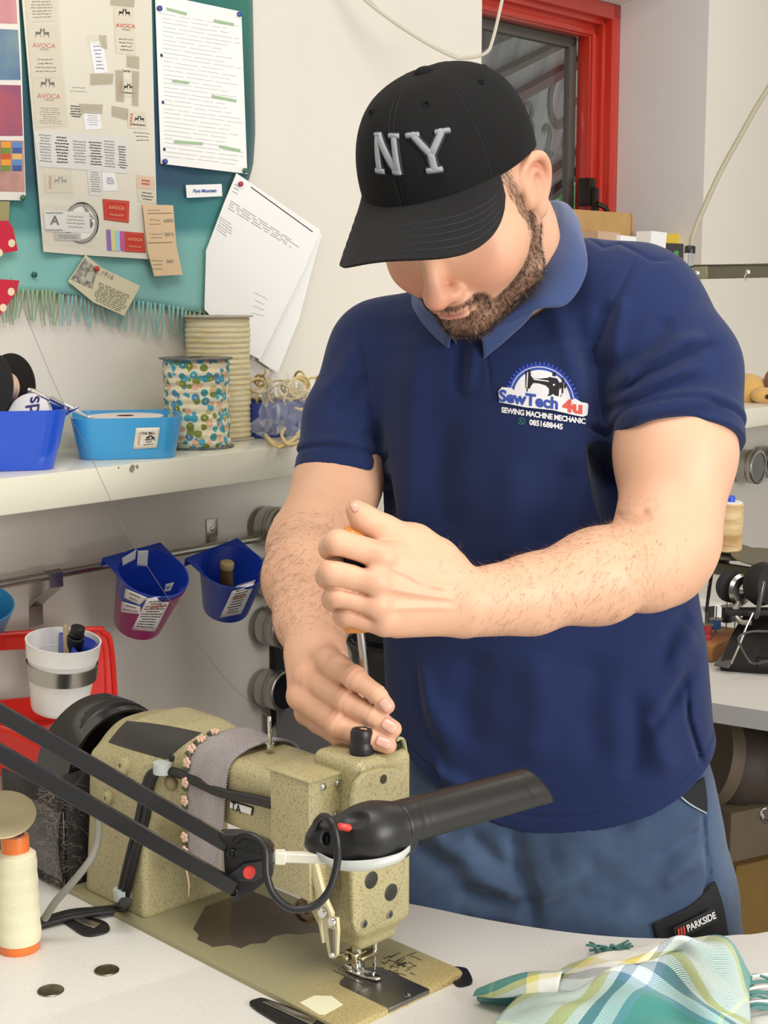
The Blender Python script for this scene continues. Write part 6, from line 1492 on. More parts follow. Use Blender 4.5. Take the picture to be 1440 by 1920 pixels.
hole1 = [fl(*q) for q in ((1, 1222), (10, 1216), (100, 1210), (110, 1216), (110, 1302), (100, 1308), (0, 1313))]
g = G()
# frame pieces around the cut-out
pw = [[(-70, 1188), (178, 1171), (196, 1174), (210, 1184), (218, 1205), (180, 1208), (110, 1210), (10, 1215), (-70, 1222)], [(110, 1209), (218, 1204), (218, 1352), (110, 1352)], [(-70, 1318), (0, 1313), (110, 1303), (112, 1352), (-70, 1365)]]
for q in pw: g.prism([fl(*x) for x in q], -.004, .004, M=M)
g.tube([M @ Vector((*fl(*x), .004)) for x in ((-70, 1190), (175, 1174), (200, 1180), (214, 1205), (214, 1345))], .0042, n=8, smooth=5)
g.tube([M @ Vector((*fl(*x), .004)) for x in ((150, 1184), (185, 1186), (198, 1200), (200, 1240), (196, 1340))], .0018, n=8, smooth=5)
obj('back_panel', g, m_redp, rc, 40)
for px, py, r_ in ((7, 1190, .004), (174, 1178, .004), (203, 1314, .003)):
    g = G(); g.lathe([(r_, 0), (r_ * .9, .003), (.0003, .004)], M @ Vector((*fl(px, py), .004)), n_, 14); obj('stud', g, m_redp, rc)
g = G(); zb = iv(on_z(0, 1440, TZ))[2]
P1, P2 = CB(262, 1345, 2.18), CB(215, 1302, 2.225)
F1, F0 = CB(240, 1420, 2.02), CB(-80, 1330, 1.93)
B0 = CB(-80, 1365, 2.14)
rows = [[CB(-80, 1365, 2.15), CB(60, 1356, 2.18), CB(216, 1345, 2.22)], [CB(-80, 1395, 2.10), CB(70, 1390, 2.12), CB(225, 1385, 2.16)], [CB(-80, 1420, 2.03), CB(80, 1425, 2.04), CB(215, 1430, 2.08)]]
g.grid(surf(rows, 6, 6), thick=.003)
rows = [[CB(214, 1300, 2.225), CB(240, 1322, 2.19), CB(264, 1345, 2.15)], [CB(216, 1345, 2.222), CB(235, 1365, 2.18), CB(252, 1385, 2.13)]]
g.grid(surf(rows, 6, 6), thick=.003)
rows = [[CB(-80, 1352, 1.98), CB(0, 1358, 2.0), CB(60, 1385, 2.01), CB(110, 1425, 2.02)], [CB(-80, 1440, 2.02), CB(0, 1452, 2.03), CB(60, 1455, 2.04), CB(100, 1452, 2.05)]]
g.grid(surf(rows, 6, 6), thick=.004); obj('bin', g, m_redp, rc, 180)
m_bag = mat('clear_bag', 'f4f4f2', .15, alpha=.20, spec=.6)
def crumple(name, label, cat, ctrl, m, seed, amp=.006, n=6, extra=None):
    r0 = np.random.default_rng(seed); rows = surf(ctrl, n, n); A = np.array([[list(q) for q in r_] for r_ in rows]); c = A.reshape(-1, 3).mean(0)
    A = A + r0.normal(size=A.shape) * amp; o = thing(name, label, cat, c); g = G(); g.grid(A - c); obj('film', g, m, o, 20); return o
crumple('plastic_bag', 'clear plastic bag lying in the red crate behind the machine', 'bag', [[P(80, 1365, 2.13), P(150, 1352, 2.14), P(235, 1330, 2.16)], [P(95, 1385, 2.08), P(160, 1340, 2.07), P(250, 1338, 2.12)], [P(110, 1420, 2.06), P(170, 1390, 2.05), P(262, 1352, 2.11)]], m_bag, 3)
tr = thing('white_tray', 'low white plastic tray on the table behind the lamp arms', 'tray', on_z(30, 1475, TZ) + np.array([0, 0, .002])); iv = inv(tr)
q = [Vector(iv(on_z(px, py, TZ))) for px, py in ((-120, 1490), (-80, 1450), (60, 1448), (96, 1462), (84, 1500), (-60, 1530))]
g = G(); g.prism([(p.x, p.y) for p in q], 0.001, .004); g.tube([(p.x, p.y, .016) for p in q], .0035, n=8, closed=True)
for i in range(6): a, b2 = q[i], q[(i + 1) % 6]; g.grid([[(a.x, a.y, .004), (b2.x, b2.y, .004)], [(a.x, a.y, .016), (b2.x, b2.y, .016)]], thick=.002)
obj('tray_body', g, m_white_pl, tr, 40)

# ------------------------------------------------------------------ magnetic tins
def tin(label, px, py, r_=.036, dep=.046, group='magnetic tins on the black strip', dark=False, out0=.016):
    t_, z_ = WF(px, py, out0); o = thing('magnetic_tin', label, 'tin', WP(t_, out0, z_), WANG, group)
    g = G(); g.lathe([(r_ * .90, 0), (r_ * .97, .002), (r_ * .97, dep * .55), (r_, dep * .57), (r_, dep * .66), (r_ * .985, dep * .68), (r_ * .985, dep * .76), (r_, dep * .78), (r_, dep), (r_ * .97, dep + .0012), (r_ * .86, dep + .0012), (r_ * .85, dep - .002), (r_ * .84, .01), (.0002, .008)], (0, 0, 0), (0, -1, 0), 48, cap=False); obj('tin_body', g, m_steel, o, 50)
    g = G(); g.lathe([(r_ * .85, 0), (.0002, .0004)], (0, -dep + .0008, 0), (0, -1, 0), 40, cap=False); obj('glass_window', g, mat('dark_glass' if dark else 'tin_glass', '15161a' if dark else '6d6c68', .08, metal=.0 if dark else .6), o)
    return o
(ta, za), (tb_, zb2) = WF(519, 960, .016), WF(519, 1400, .016)
g = G(); g.box((-.016, -.014, za - zb2 - .5), (.016, 0, za - zb2), .002)
o = solo('magnetic_strip', g, m_blackm, 'black upright magnetic strip on the wall behind the arm, holding tins', 'strip', WP(ta + .008, .002, zb2), WANG)
tin('steel tin topmost on the strip, level with the elbow', 500, 985); tin('second tin down, mostly hidden behind the arm', 502, 1082, dark=False); tin('third tin down, mostly hidden behind the arm', 502, 1172)
tin('steel tin with dark window beside the back of the hand', 500, 1289, dark=True); tin('lowest tin, dark, partly behind the machine and fingers', 530, 1378, dark=True)
for px, py, lb_, lab in ((1390, 873, 'steel tin hanging under the right shelf beside the sleeve', 0), (1428, 866, 'steel tin with a cream label under the right shelf', 1)):
    o = tin(lb_, px, py, .046, .05, 'tins below the right shelf', out0=.02)
    if lab: g = G(); g.box((-.022, -.0525, -.030), (.016, -.0505, .030), .0004); obj('label', g, mat('cream_label', 'dcd0a4', .7), o)

# ------------------------------------------------------------------ things on the long shelf
def rr_poly(a, b, r_, n=6): 
    out = []
    for sx_, sy_, a0 in ((1, 1, 0), (-1, 1, PI / 2), (-1, -1, PI), (1, -1, 3 * PI / 2)):
        out += [(sx_ * (a - r_) + r_ * math.cos(a0 + k * PI / 2 / n), sy_ * (b - r_) + r_ * math.sin(a0 + k * PI / 2 / n)) for k in range(n + 1)]
    return out
def tray(name, label, loc, rz, a, b, h_, m, taper=.86, r_=.03, wall=.0025):
    o = thing(name, label, 'tray', loc, rz, None); rows = []
    lv_ = [(0, taper), (.003, taper + .01), (h_ * .5, (1 + taper) / 2 + .01), (h_ - .002, 1.0), (h_, 1.004)]
    for z_, s_ in lv_: rows.append([(x * s_, y * s_, z_) for x, y in rr_poly(a, b, r_)])
    wi = wall / a
    for z_, s_ in lv_[::-1]: rows.append([(x * (s_ - wi * 1.2), y * (s_ - wi * 1.6), max(z_, .004)) for x, y in rr_poly(a, b, r_)])
    rows.append([(0, 0, .004)] * len(rows[0])); rows.insert(0, [(0, 0, 0.0)] * len(rows[0]))
    g = G(); g.grid(rows, closed_u=True); obj('tray_body', g, m, o, 50); return o
SHL = lambda px, py: on_z(px, py, SHZ)
lbx = on_z(240, 838, SHZ + .0005); tr1 = tray('shelf_tray', 'light blue plastic tray with an ' 'old cloth label, between blue tray and floral reel', WP(-.190, .140, SHZ + .0005), math.radians(12), .080, .078, .060, m_cy)
tr2 = tray('shelf_tray', 'royal blue plastic tray full of reels at the left picture edge', WP(-.425, .098, SHZ + .0005), math.radians(14), .125, .085, .082, mat('royal_blue_plastic', '1f4fc4', .25, coat=.3), .84, .028)
bwt = world_bvh(tr1.children[0])
lb_, _o = label_on(tr1, bwt, [(255, 802), (300, 801), (294, 839), (249, 842)], mat('cloth_label', 'e3dccb', .85, bump=.2, bscale=200), .0008)
rows_on(tr1, bwt, [(270, 822), (291, 820), (288, 834), (268, 836)], 3, m_ink, .0016, 5)
def words_on(par, bv_, s_, px, py, size, ang, m, bold=.2, off=.0018, shear=0.0, nm='label_word', sx=1.0):
    vs, fs = text(s_, size, bold=bold); iv = inv(par); o = []; ca, sa = math.cos(ang), math.sin(ang)
    for x, y, _ in vs:
        x = x * sx + y * shear; h, n_ = hit(px + x * ca + y * sa, py + x * sa - y * ca, bv_, off); o.append(h)
    if all(x is not None for x in o): g = G(); g.raw([iv(x) for x in o], fs); return obj(nm, g, m, par, 0)
words_on(tr1, bwt, 'THE MILL', 278, 812, 6.5, -.04, m_ink, .15); words_on(tr1, bwt, 'AVOCA', 261, 822, 7, -PI / 2 + .1, mat('faded_print', 'a8906f', .7), .1)
for k in range(2):
    g = G(); iv = inv(tr1); X0 = 274 + k * 9; sgn = 1 - 2 * k
    for q in ([(0, 819), (5, 817), (6, 821), (1, 822)], [(0, 821), (1.4, 821), (1, 826), (0, 826)], [(5, 820), (6, 820), (6, 826), (5, 826)], [(5, 815), (8, 816), (7, 819), (5, 819)]):
        pts = [hit(X0 + (x if sgn > 0 else 7 - x), y, bwt, .0018)[0] for x, y in q]
        if all(p is not None for p in pts): g.raw([iv(p) for p in pts], [(0, 1, 2, 3)])
    if g.f: obj('label_goat', g, m_ink, tr1, 0)
def reel(name, label, loc, rf, rb_, h_, mf, mb_, group=None, R=None, hole=.010, fth=.0025, cat='reel', ridges=0, mhole=None):
    o = thing(name, label, cat, loc, 0, group, R)
    for z_ in (0, h_ - fth):
        g = G(); g.lathe([(hole, z_), (rf, z_), (rf + .0004, z_ + fth / 2), (rf, z_ + fth), (hole, z_ + fth)], n=56, cap=False); obj('flange', g, mf, o)
    g = G()
    if ridges:
        pr = []
        for i in range(ridges * 6 + 1):
            s_ = i / (ridges * 6); pr.append((rb_ * (1 + .012 * math.sin(s_ * 9) + .01 * math.sin(s_ * 23 + 1)) - .0016 * abs(math.cos(PI * s_ * ridges)) ** 3, fth + s_ * (h_ - 2 * fth)))
        g.lathe(pr, n=64, cap=False)
    else: g.lathe([(rb_, fth), (rb_, h_ - fth)], n=56, cap=False)
    obj('winding', g, mb_, o, 180)
    g = G(); g.lathe([(hole, .001), (hole, h_ - .001)], n=30, cap=False); g.lathe([(hole, h_ * .7), (.0002, h_ * .7)], n=30, cap=False); obj('core', g, mhole or m_card, o)
    return o
mfr, t = custom('floral_ribbon'); v = t.coord(); vo = t.new('ShaderNodeTexVoronoi'); vo.inputs['Scale'].default_value = 92; t.link(v, vo.inputs['Vector'])
spot = t.ramp(vo.outputs['Distance'], [(.56, (1, 1, 1, 1)), (.62, (0, 0, 0, 1))]); sc3 = t.new('ShaderNodeSeparateColor'); t.link(vo.outputs['Color'], sc3.inputs[0])
flc = t.ramp(sc3.outputs[0], [(0, '4aa3b8'), (.28, 'e2b292'), (.42, '5b8fb0'), (.55, '7d8a3a'), (.68, '3f8f9c'), (.8, 'ece0bc'), (.92, 'c9b47a')], 'CONSTANT')
ctr_ = t.ramp(vo.outputs['Distance'], [(.12, (1, 1, 1, 1)), (.15, (0, 0, 0, 1))])
c_ = t.mix(spot, 'e4ddc0', flc); c_ = t.mix(ctr_, c_, 'e9dca0'); t.base(c_); t.b.inputs['Roughness'].default_value = .8; t.bump(t.noise(t.coord(scale=(1, 1, 9)), 60, 3), .6, .002)
reel('ribbon_reel', 'reel of blue and green floral ribbon between black flanges on the shelf', WP(-.047, .140, SHZ + .0003), .057, .0515, .139, mat('marbled_black', '3a3a3a', .35, var=.7, vscale=60, col2='8c8c8c'), mfr, ridges=10, hole=.012, group=None)
mgc, t = custom('cream_gold_cord'); v = t.coord(); gl = t.ramp(t.noise(t.coord(scale=(1, 1, 8)), 30, 2), [(.5, (0, 0, 0, 1)), (.62, (1, 1, 1, 1))]); t.base(t.mix(t.math('MULTIPLY', gl, .5), 'd8cdaa', 'c5ae5e')); t.b.inputs['Roughness'].default_value = .7
reel('ribbon_reel', 'taller reel of cream and gold cord behind the floral reel', WP(.066, .070, SHZ + .0003), .058, .0525, .201, mat('grey_card', 'b3ada0', .8), mgc, ridges=23, hole=.009, mhole=mat('hole_black', '262420', .9))
reel('tape_reel', 'flat white reel lying in the light blue tray', WP(-.190, .140, SHZ + .040), .056, .050, .018, mat('white_reel', 'e2dcd8', .45), mat('pink_tape', 'd8b8b0', .8), hole=.013, mhole=mat('dark_red_core', '8e2f33', .6))
Rr = Matrix.Rotation(math.radians(22), 3, 'Z') @ Matrix.Rotation(math.radians(83), 3, 'X')
q = P(8, 735, 2.10); Rb = Vector(camvec(-.52, .02, -.84)).to_track_quat('Z', 'Y')
reel('thread_reel', 'black flanged reel of pink cord standing in the royal blue tray', P(20, 728, 2.15), .050, .022, .045, m_blackm, mat('pink_cord', 'cdae98', .8, bump=.6, bscale=200), R=Rb, hole=.007, fth=.0022, ridges=8)
Rb2 = Vector(camvec(-.25, -.28, -.93)).to_track_quat('Z', 'Y')
cd_ = reel('card_reel', 'white card reel with handwriting in the royal blue tray', P(60, 783, 2.10), .032, .02, .012, mat('white_card', 'e4e2e2', .6), m_paper, R=Rb2, hole=.004)
vs, fs = text('ends', .030, bold=.0006); g = G(); g.M = Matrix.Translation((.008, .0, .0122)) @ Matrix.Rotation(math.radians(100), 4, 'Z'); g.raw(vs, fs); obj('handwriting', g, mat('purple_pen', '34306a', .6), cd_, 0)
tw = thing('scissors', 'steel scissors lying across the rims of the two blue trays', 'scissors', P(110, 765, 2.08)); iv = inv(tw)
Q = lambda px, py, d: Vector(iv(P(px, py, d)))
g = G(); g.tube([Q(52, 732, 2.10), Q(62, 734, 2.10), Q(85, 745, 2.09), Q(115, 760, 2.085), Q(168, 783, 2.09)], [.0035, .0042, .0038, .0034, .0012], n=10, smooth=5, flat=((0, 0, 1), .5)); g.tube([Q(95, 747, 2.085), Q(128, 764, 2.08), Q(165, 781, 2.085)], [.0045, .004, .0012], n=10, smooth=4, flat=((0, 0, 1), .5)); obj('blade', g, m_chrome, tw)
g = G(); g.tube([Q(90, 790, 2.09), Q(118, 778, 2.07), Q(148, 763, 2.06)], [.0045, .004, .0022], n=10, smooth=4, flat=((0, 0, 1), .4)); obj('blade', g, m_chrome, tw)
tr3 = tray('shelf_tray', 'dark blue plastic box behind the cream reel holding bagged elastic', WP(.185, .085, SHZ + .0005), math.radians(40), .085, .055, .058, mat('navy_plastic', '20377f', .35), .92, .012)
el = thing('elastic_bundle', 'bundle of cream elastic cord in a clear bag at the shelf end', 'elastic', WP(.19, .10, SHZ + .055)); r0 = random.Random(3)
for k in range(26):
    c = Vector((r0.uniform(-.05, .06), r0.uniform(-.04, .03), r0.uniform(.004, .035))); R_ = r0.uniform(.012, .028); a = r0.uniform(0, 3); pts = [c + Vector((R_ * math.cos(t_) * math.cos(a), R_ * math.cos(t_) * math.sin(a), R_ * .7 * math.sin(t_))) for t_ in np.linspace(0, 2 * PI, 12)[:-1]]
    g = G(); g.tube(pts, .0022, n=6, smooth=2, closed=True); obj('loop', g, mat('cream_elastic', 'd6bf85', .7), el)
for k, pts in enumerate(([(492, 800), (505, 815), (530, 826), (555, 812), (570, 805)], [(500, 812), (520, 830), (545, 822), (562, 800)], [(538, 790), (528, 806), (540, 826), (560, 822)])):
    iv = inv(el); g = G(); g.tube([Vector(iv(on_z(px, py + 8, SHZ + .006 + .004 * k))) for px, py in pts], .0028, n=6, smooth=5); obj('loop', g, MATS['cream_elastic'], el)
crumple('plastic_bag', 'clear plastic bag around the cream elastic on the shelf', 'bag', [[P(500, 690, 2.52), P(540, 700, 2.50), P(585, 725, 2.46)], [P(490, 740, 2.44), P(530, 735, 2.42), P(590, 760, 2.42)], [P(476, 822, 2.42), P(530, 820, 2.38), P(580, 820, 2.40)]], m_bag, 5, .005, 7)

# ------------------------------------------------------------------ notice board: plaid blanket with papers pinned on it
def pinned(name, label, cat, pts, out, m, th=.0008, group=None, bulge=0.0):
    c = np.mean([WF(px, py, out) for px, py in pts], 0); o = thing(name, label, cat, WP(c[0], out, c[1]), WANG, group)
    def mp(px, py, e=0.0):
        t_, z_ = WF(px, py, out); return ((t_ - c[0]), -e, z_ - c[1])
    q = [mp(*p) for p in pts]; g = G(); g.prism([(x, z) for x, y, z in q], 0, th, M=Matrix.Rotation(PI / 2, 4, 'X')); obj('sheet', g, m, o, 0)
    return o, (lambda px, py, e=0.0: mp(px, py, e + th))
def poly_on(par, mp, pts, m, e=.0003, nm='patch', th=.0):
    q = [mp(px, py, e) for px, py in pts]; g = G(); g.raw(q, [tuple(range(len(q)))])
    return obj(nm, g, m, par, 0)
def lines_on(par, mp, quad, rows, m, e=.0006, seed=1, fill=.8, wd=.28, nm='writing', left=False, wl=(.05, .2)):
    r0 = random.Random(seed); g = G(); q = [np.array(c, float) for c in quad]
    H = lambda u, v: (q[0] * (1 - u) + q[1] * u) * (1 - v) + (q[3] * (1 - u) + q[2] * u) * v
    for i in range(rows):
        L = r0.uniform(fill * .8, min(fill * 1.2, 1)); u = 0 if left else (1 - L) / 2; end = u + L
        while u < end - .02:
            u2 = min(u + r0.uniform(*wl), end); j = r0.uniform(-.08, .08) / rows
            v0, v1 = (i + .5 - wd / 2) / rows + j, (i + .5 + wd / 2) / rows + j
            o = [mp(*H(a, b), e) for a, b in ((u, v0), (u2, v0), (u2, v1), (u, v1))]; g.raw(o, [(0, 1, 2, 3)]); u = u2 + .03
    return obj(nm, g, m, par, 0)
def word(par, mp, s_, px, py, size, ang, m, bold=.15, e=.0009, sx=1.0, shear=0.0, nm='lettering', spacing=1.0):
    vs, fs = text(s_, size, bold=bold, spacing=spacing); ca, sa = math.cos(ang), math.sin(ang); g = G()
    g.raw([mp(px + (x * sx + y * shear) * ca + y * sa, py + (x * sx + y * shear) * sa - y * ca, e) for x, y, _ in vs], fs); return obj(nm, g, m, par, 0)
def goats(par, mp, px, py, s_, ang, m, e=.0009):
    g = G(); ca, sa = math.cos(ang), math.sin(ang)
    for sg in (-1, 1):
        for q in ([(1.5, 2), (8, 3), (9, 0), (7, -1), (2, -.5)], [(1, 5), (3, 5.5), (3, 1), (1.4, 1)], [(.2, 6), (2.4, 6.4), (2.8, 4.4), (.6, 4)], [(2, 0), (2.8, 0), (2.4, -4), (1.8, -4)], [(7, 0), (8.2, 0), (8.8, -4), (8, -4)], [(1.6, 6), (2.6, 8), (2.8, 6)]):
            pts = [(sg * x * s_, y * s_) for x, y in q]; pts = pts if sg > 0 else pts[::-1]
            g.raw([mp(px + x * ca + y * sa, py + x * sa - y * ca, e) for x, y in pts], [tuple(range(len(pts)))])
    return obj('goat_emblem', g, m, par, 0)
mbk, t = custom('teal_plaid_blanket'); un = t.new('ShaderNodeUVMap'); sx_ = t.new('ShaderNodeSeparateXYZ'); t.link(un.outputs[0], sx_.inputs[0]); U_, V_ = sx_.outputs[0], sx_.outputs[1]
fv = t.ramp(V_, [(0, '1f6d66'), (.16, '1a6461'), (.34, '124152'), (.42, '15304e'), (.62, '1f3f5c'), (.68, '3b7d84'), (.75, '44888c'), (.785, '86bfb9'), (1, '8cc2bb')])
fu = t.ramp(U_, [(0, '6fa88f'), (.22, '79b096'), (.27, '5a9f9c'), (.45, '55979a'), (.60, '4c909a'), (.72, '2c5c77'), (.86, '45866f'), (.95, '4a9366')])
dg = t.math('GREATER_THAN', t.math('SINE', t.math('MULTIPLY', t.math('ADD', U_, V_), 900)), -.2)
t.base(t.mix(t.math('ADD', t.math('MULTIPLY', dg, .14), .14), fv, fu)); t.b.inputs['Roughness'].default_value = .95; t.b.inputs['Sheen Weight'].default_value = .3
t.bump(t.noise(t.coord(), 500, 2), .6, .001)
bl = thing('plaid_blanket', 'teal and navy plaid wool blanket with a fringe pinned up behind the papers', 'blanket', WP(0, .004, 1.6), WANG)
xs = np.linspace(-90, 1, 24); rows = []; uvs = []
for j, v_ in enumerate(np.linspace(0, 1, 40)):
    r_ = []
    for i, u0 in enumerate(np.linspace(0, 1, 50)):
        xr = np.interp(v_, [0, .5, .6, 1], [468, 474, 470, 385]); x = -110 + u0 * (xr + 110); yb = np.interp(x, [-110, 0, 130, 385, 470], [540, 546, 552, 588, 560]); y = -60 + v_ * (yb + 60)
        o_ = .006 + .004 * math.sin(u0 * 11 + v_ * 3) * v_ + .003 * math.sin(u0 * 29) * v_; t_, z_ = WF(x, y, o_); r_.append((t_, -o_, z_ - 1.6)); uvs.append(((x + 110) / 590, (y + 60) / 650))
    rows.append(r_)
g = G(); g.grid(rows, thick=.002); obj('cloth', g, mbk, bl, 180, uv=uvs * 2)
r0 = random.Random(11); mfa, mfb = mat('green_wool', '93b08a', .95), mat('turquoise_wool', '8cbfba', .95)
for k in range(50):
    x = -25 + k * 8.25 + r0.uniform(-2, 2); yb = np.interp(x, [-110, 0, 130, 385], [540, 546, 552, 588]); L = r0.uniform(44, 62); dx = r0.uniform(-8, 8)
    q = [(x, yb - 6, .010), (x + dx * .2, yb + L * .35, .012), (x + dx * .6, yb + L * .7, .008), (x + dx, yb + L, .006)]; pts = []
    for px, py, o_ in q: t_, z_ = WF(px, py, o_); pts.append((t_, -o_, z_ - 1.6))
    g = G(); g.tube(pts, [.0026, .0015, .0013, .0012], n=6, smooth=3); obj('fringe_tassel', g, mfa if x < 110 or x > 350 else mfb, bl)
# cream sample sheet
m_sheet = mat('cream_sheet', 'd9d4c4', .45, coat=.2); m_tape = mat('old_tape', 'b8ad93', .3, alpha=.55, spec=.8); m_film = mat('glossy_film', 'ebe6d6', .06, alpha=.2, spec=1.0, coat=.6, bump=.8, bscale=28, bdist=.004)
m_lab = mat('woven_label', 'd3cbb8', .7); m_wlab = mat('white_satin_label', 'e6e6e8', .4)
sh_, ms = pinned('sample_sheet', 'large cream sheet covered in taped woven clothing labels', 'sheet', [(38, -30), (283, -30), (288, 200), (293, 384), (278, 486), (150, 478), (81, 472), (60, 220)], .021, m_sheet)
def lab(pts, m=m_lab, e=.0006, nm='woven_label'): return poly_on(sh_, ms, pts, m, e, nm)
for px_, qs in (('a', [(46, -10), (104, -10), (107, 40), (50, 42)]), ('b', [(50, 46), (108, 46), (116, 146), (58, 146)]), ('c', [(58, 148), (118, 146), (124, 236), (66, 240)])): lab(qs)
lines_on(sh_, ms, [(54, -5), (98, -5), (100, 34), (56, 36)], 7, m_ink, seed=3); goats(sh_, ms, 78, 64, 1.5, .03, m_ink); word(sh_, ms, 'AVOCA', 81, 86, 12.5, .03, m_inkred); word(sh_, ms, 'THE MILL', 82, 93, 4.5, .03, m_inkgrey)
lines_on(sh_, ms, [(62, 108), (104, 108), (106, 138), (64, 138)], 4, m_ink, seed=4); goats(sh_, ms, 88, 158, 1.5, .03, m_ink); word(sh_, ms, 'AVOCA', 90, 181, 12.5, .04, m_inkred); word(sh_, ms, 'THE MILL', 91, 188, 4.5, .04, m_inkgrey)
lines_on(sh_, ms, [(70, 200), (114, 202), (116, 234), (72, 232)], 8, m_ink, seed=5)
for q in ([(44, -20), (108, -20), (128, 240), (62, 244)], ): poly_on(sh_, ms, q, m_film, .0012, 'tape')
lab([(212, 12), (249, 14), (255, 104), (216, 100)]); goats(sh_, ms, 232, 25, 1.2, .06, m_ink); word(sh_, ms, 'AVOCA', 234, 49, 10.5, .06, m_inkred); word(sh_, ms, 'THE MILL', 235, 56, 4, .06, m_inkgrey); lines_on(sh_, ms, [(220, 70), (250, 72), (252, 98), (222, 96)], 4, m_ink, seed=6)
poly_on(sh_, ms, [(206, -6), (252, -4), (250, 14), (206, 10)], m_tape, .0014, 'tape'); poly_on(sh_, ms, [(236, 104), (260, 106), (260, 130), (236, 126)], m_tape, .0010, 'tape')
lab([(166, 78), (191, 78), (202, 136), (176, 138)], m_wlab); lines_on(sh_, ms, [(170, 84), (190, 84), (197, 132), (178, 132)], 7, m_inkblue, seed=7, fill=.7); poly_on(sh_, ms, [(160, 64), (200, 66), (202, 84), (162, 84)], m_film, .0012, 'tape'); poly_on(sh_, ms, [(168, 138), (212, 138), (210, 158), (168, 160)], m_tape, .0012, 'tape'); poly_on(sh_, ms, [(184, 66), (198, 66), (200, 92), (188, 90)], m_tape, .001, 'tape')
for qx, qy in ((237, 162), (257, 222)):
    lab([(qx - 20, qy - 14), (qx + 16, qy - 12), (qx + 18, qy + 20), (qx - 18, qy + 18)]); goats(sh_, ms, qx + 3, qy + 2, 1.0, .05, m_ink); word(sh_, ms, 'AVOCA', qx - 12, qy + 2, 7, -PI / 2 + .08, m_inkred); word(sh_, ms, 'Handweavers', qx + 2, qy + 12, 4.6, .08, m_ink)
for q in ([(215, 131), (230, 132), (232, 192), (216, 190)], [(246, 132), (260, 134), (258, 200), (246, 198)], [(208, 198), (240, 204), (238, 226), (208, 218)]): poly_on(sh_, ms, q, m_tape, .0011, 'tape')
lines_on(sh_, ms, [(128, 196), (152, 198), (154, 222), (130, 220)], 5, m_ink, seed=8, wd=.4); lab([(155, 206), (186, 208), (190, 242), (158, 244)], m_wlab); lines_on(sh_, ms, [(160, 210), (184, 212), (186, 236), (162, 236)], 6, m_inkgrey, seed=9); poly_on(sh_, ms, [(146, 194), (192, 196), (190, 214), (148, 212)], m_tape, .0012, 'tape')
lines_on(sh_, ms, [(246, 244), (282, 248), (284, 266), (250, 266)], 3, m_ink, seed=10, wd=.15); lines_on(sh_, ms, [(128, 160), (165, 162), (164, 176), (128, 174)], 2, m_inkgrey, seed=14, wd=.15)
poly_on(sh_, ms, [(62, 246), (236, 258), (238, 326), (150, 318), (72, 312)], mat('care_strip', 'd5d4d0', .5), .0008, 'care_strip')
for k, (x0_, y0_, w_, h_, n_) in enumerate(((70, 250, 26, 56, 10), (100, 254, 28, 54, 9), (134, 262, 26, 46, 8), (164, 264, 26, 48, 9), (192, 262, 22, 54, 10), (218, 272, 18, 46, 9))):
    lines_on(sh_, ms, [(x0_, y0_), (x0_ + w_, y0_ + 2), (x0_ + w_ + 2, y0_ + h_), (x0_ + 2, y0_ + h_ - 2)], n_, m_ink if k % 2 else m_inkgrey, .0012, 20 + k, wd=.36)
lab([(82, 326), (130, 328), (134, 362), (84, 362)]); goats(sh_, ms, 112, 340, 1.3, .03, m_inkgrey); word(sh_, ms, 'AVOCA', 93, 342, 7, -PI / 2, m_inkred); poly_on(sh_, ms, [(70, 312), (134, 314), (138, 372), (74, 368)], m_film, .0013, 'tape')
lab([(162, 314), (188, 316), (192, 368), (166, 366)], mat('care_strip', 'd5d4d0', .5)); lines_on(sh_, ms, [(166, 320), (186, 322), (190, 362), (168, 360)], 9, m_inkgrey, .0012, 31); lab([(190, 322), (214, 324), (220, 358), (192, 358)], m_wlab); lines_on(sh_, ms, [(196, 332), (212, 332), (214, 346), (198, 346)], 4, m_ink, .0012, 32)
g = G(); cx_, cy_ = 152, 418
def ring(cx, cy, rx, ry, rx2, ry2, a0, a1, n=30): return [(cx + rx * math.cos(a), cy + ry * math.sin(a)) for a in np.linspace(a0, a1, n)] + [(cx + rx2 * math.cos(a), cy + ry2 * math.sin(a)) for a in np.linspace(a1, a0, n)]
def ringmesh(par, mp, cx, cy, rx, ry, rx2, ry2, a0, a1, m, e, nm):
    A_ = [[mp(cx + rx * math.cos(a), cy + ry * math.sin(a), e) for a in np.linspace(a0, a1, 40)], [mp(cx + rx2 * math.cos(a), cy + ry2 * math.sin(a), e) for a in np.linspace(a0, a1, 40)]]; g = G(); g.grid(A_); return obj(nm, g, m, par, 0)
poly_on(sh_, ms, [(cx_ + 31 * math.cos(a), cy_ + 38 * math.sin(a)) for a in np.linspace(0, 2 * PI, 32)[:-1]], m_paper, .0006, 'round_label'); ringmesh(sh_, ms, cx_, cy_, 32, 39, 29.5, 36, 0, 2 * PI, m_ink, .0009, 'label_ring'); ringmesh(sh_, ms, cx_, cy_, 29, 35.5, 25, 31, 0, 2 * PI, m_inkgrey, .0009, 'label_ring')
word(sh_, ms, 'THERAPY', 163, 398, 8, .95, m_ink, .3); poly_on(sh_, ms, [(158, 418), (168, 410), (174, 420), (170, 428), (160, 426)], m_ink, .001, 'printed_figure')
poly_on(sh_, ms, [(80, 394), (166, 398), (168, 436), (84, 434)], mat('address_label', 'e2e1e0', .5), .0012, 'address_label'); word(sh_, ms, 'A', 101, 414, 24, .03, m_ink, .5, .0016)
for k in range(9):
    for y_ in (398, 430): poly_on(sh_, ms, [(84 + k * 3.6, y_), (86 + k * 3.6, y_), (87 + k * 3.6, y_ + 3), (85 + k * 3.6, y_ + 3)], m_ink, .0015, 'dash')
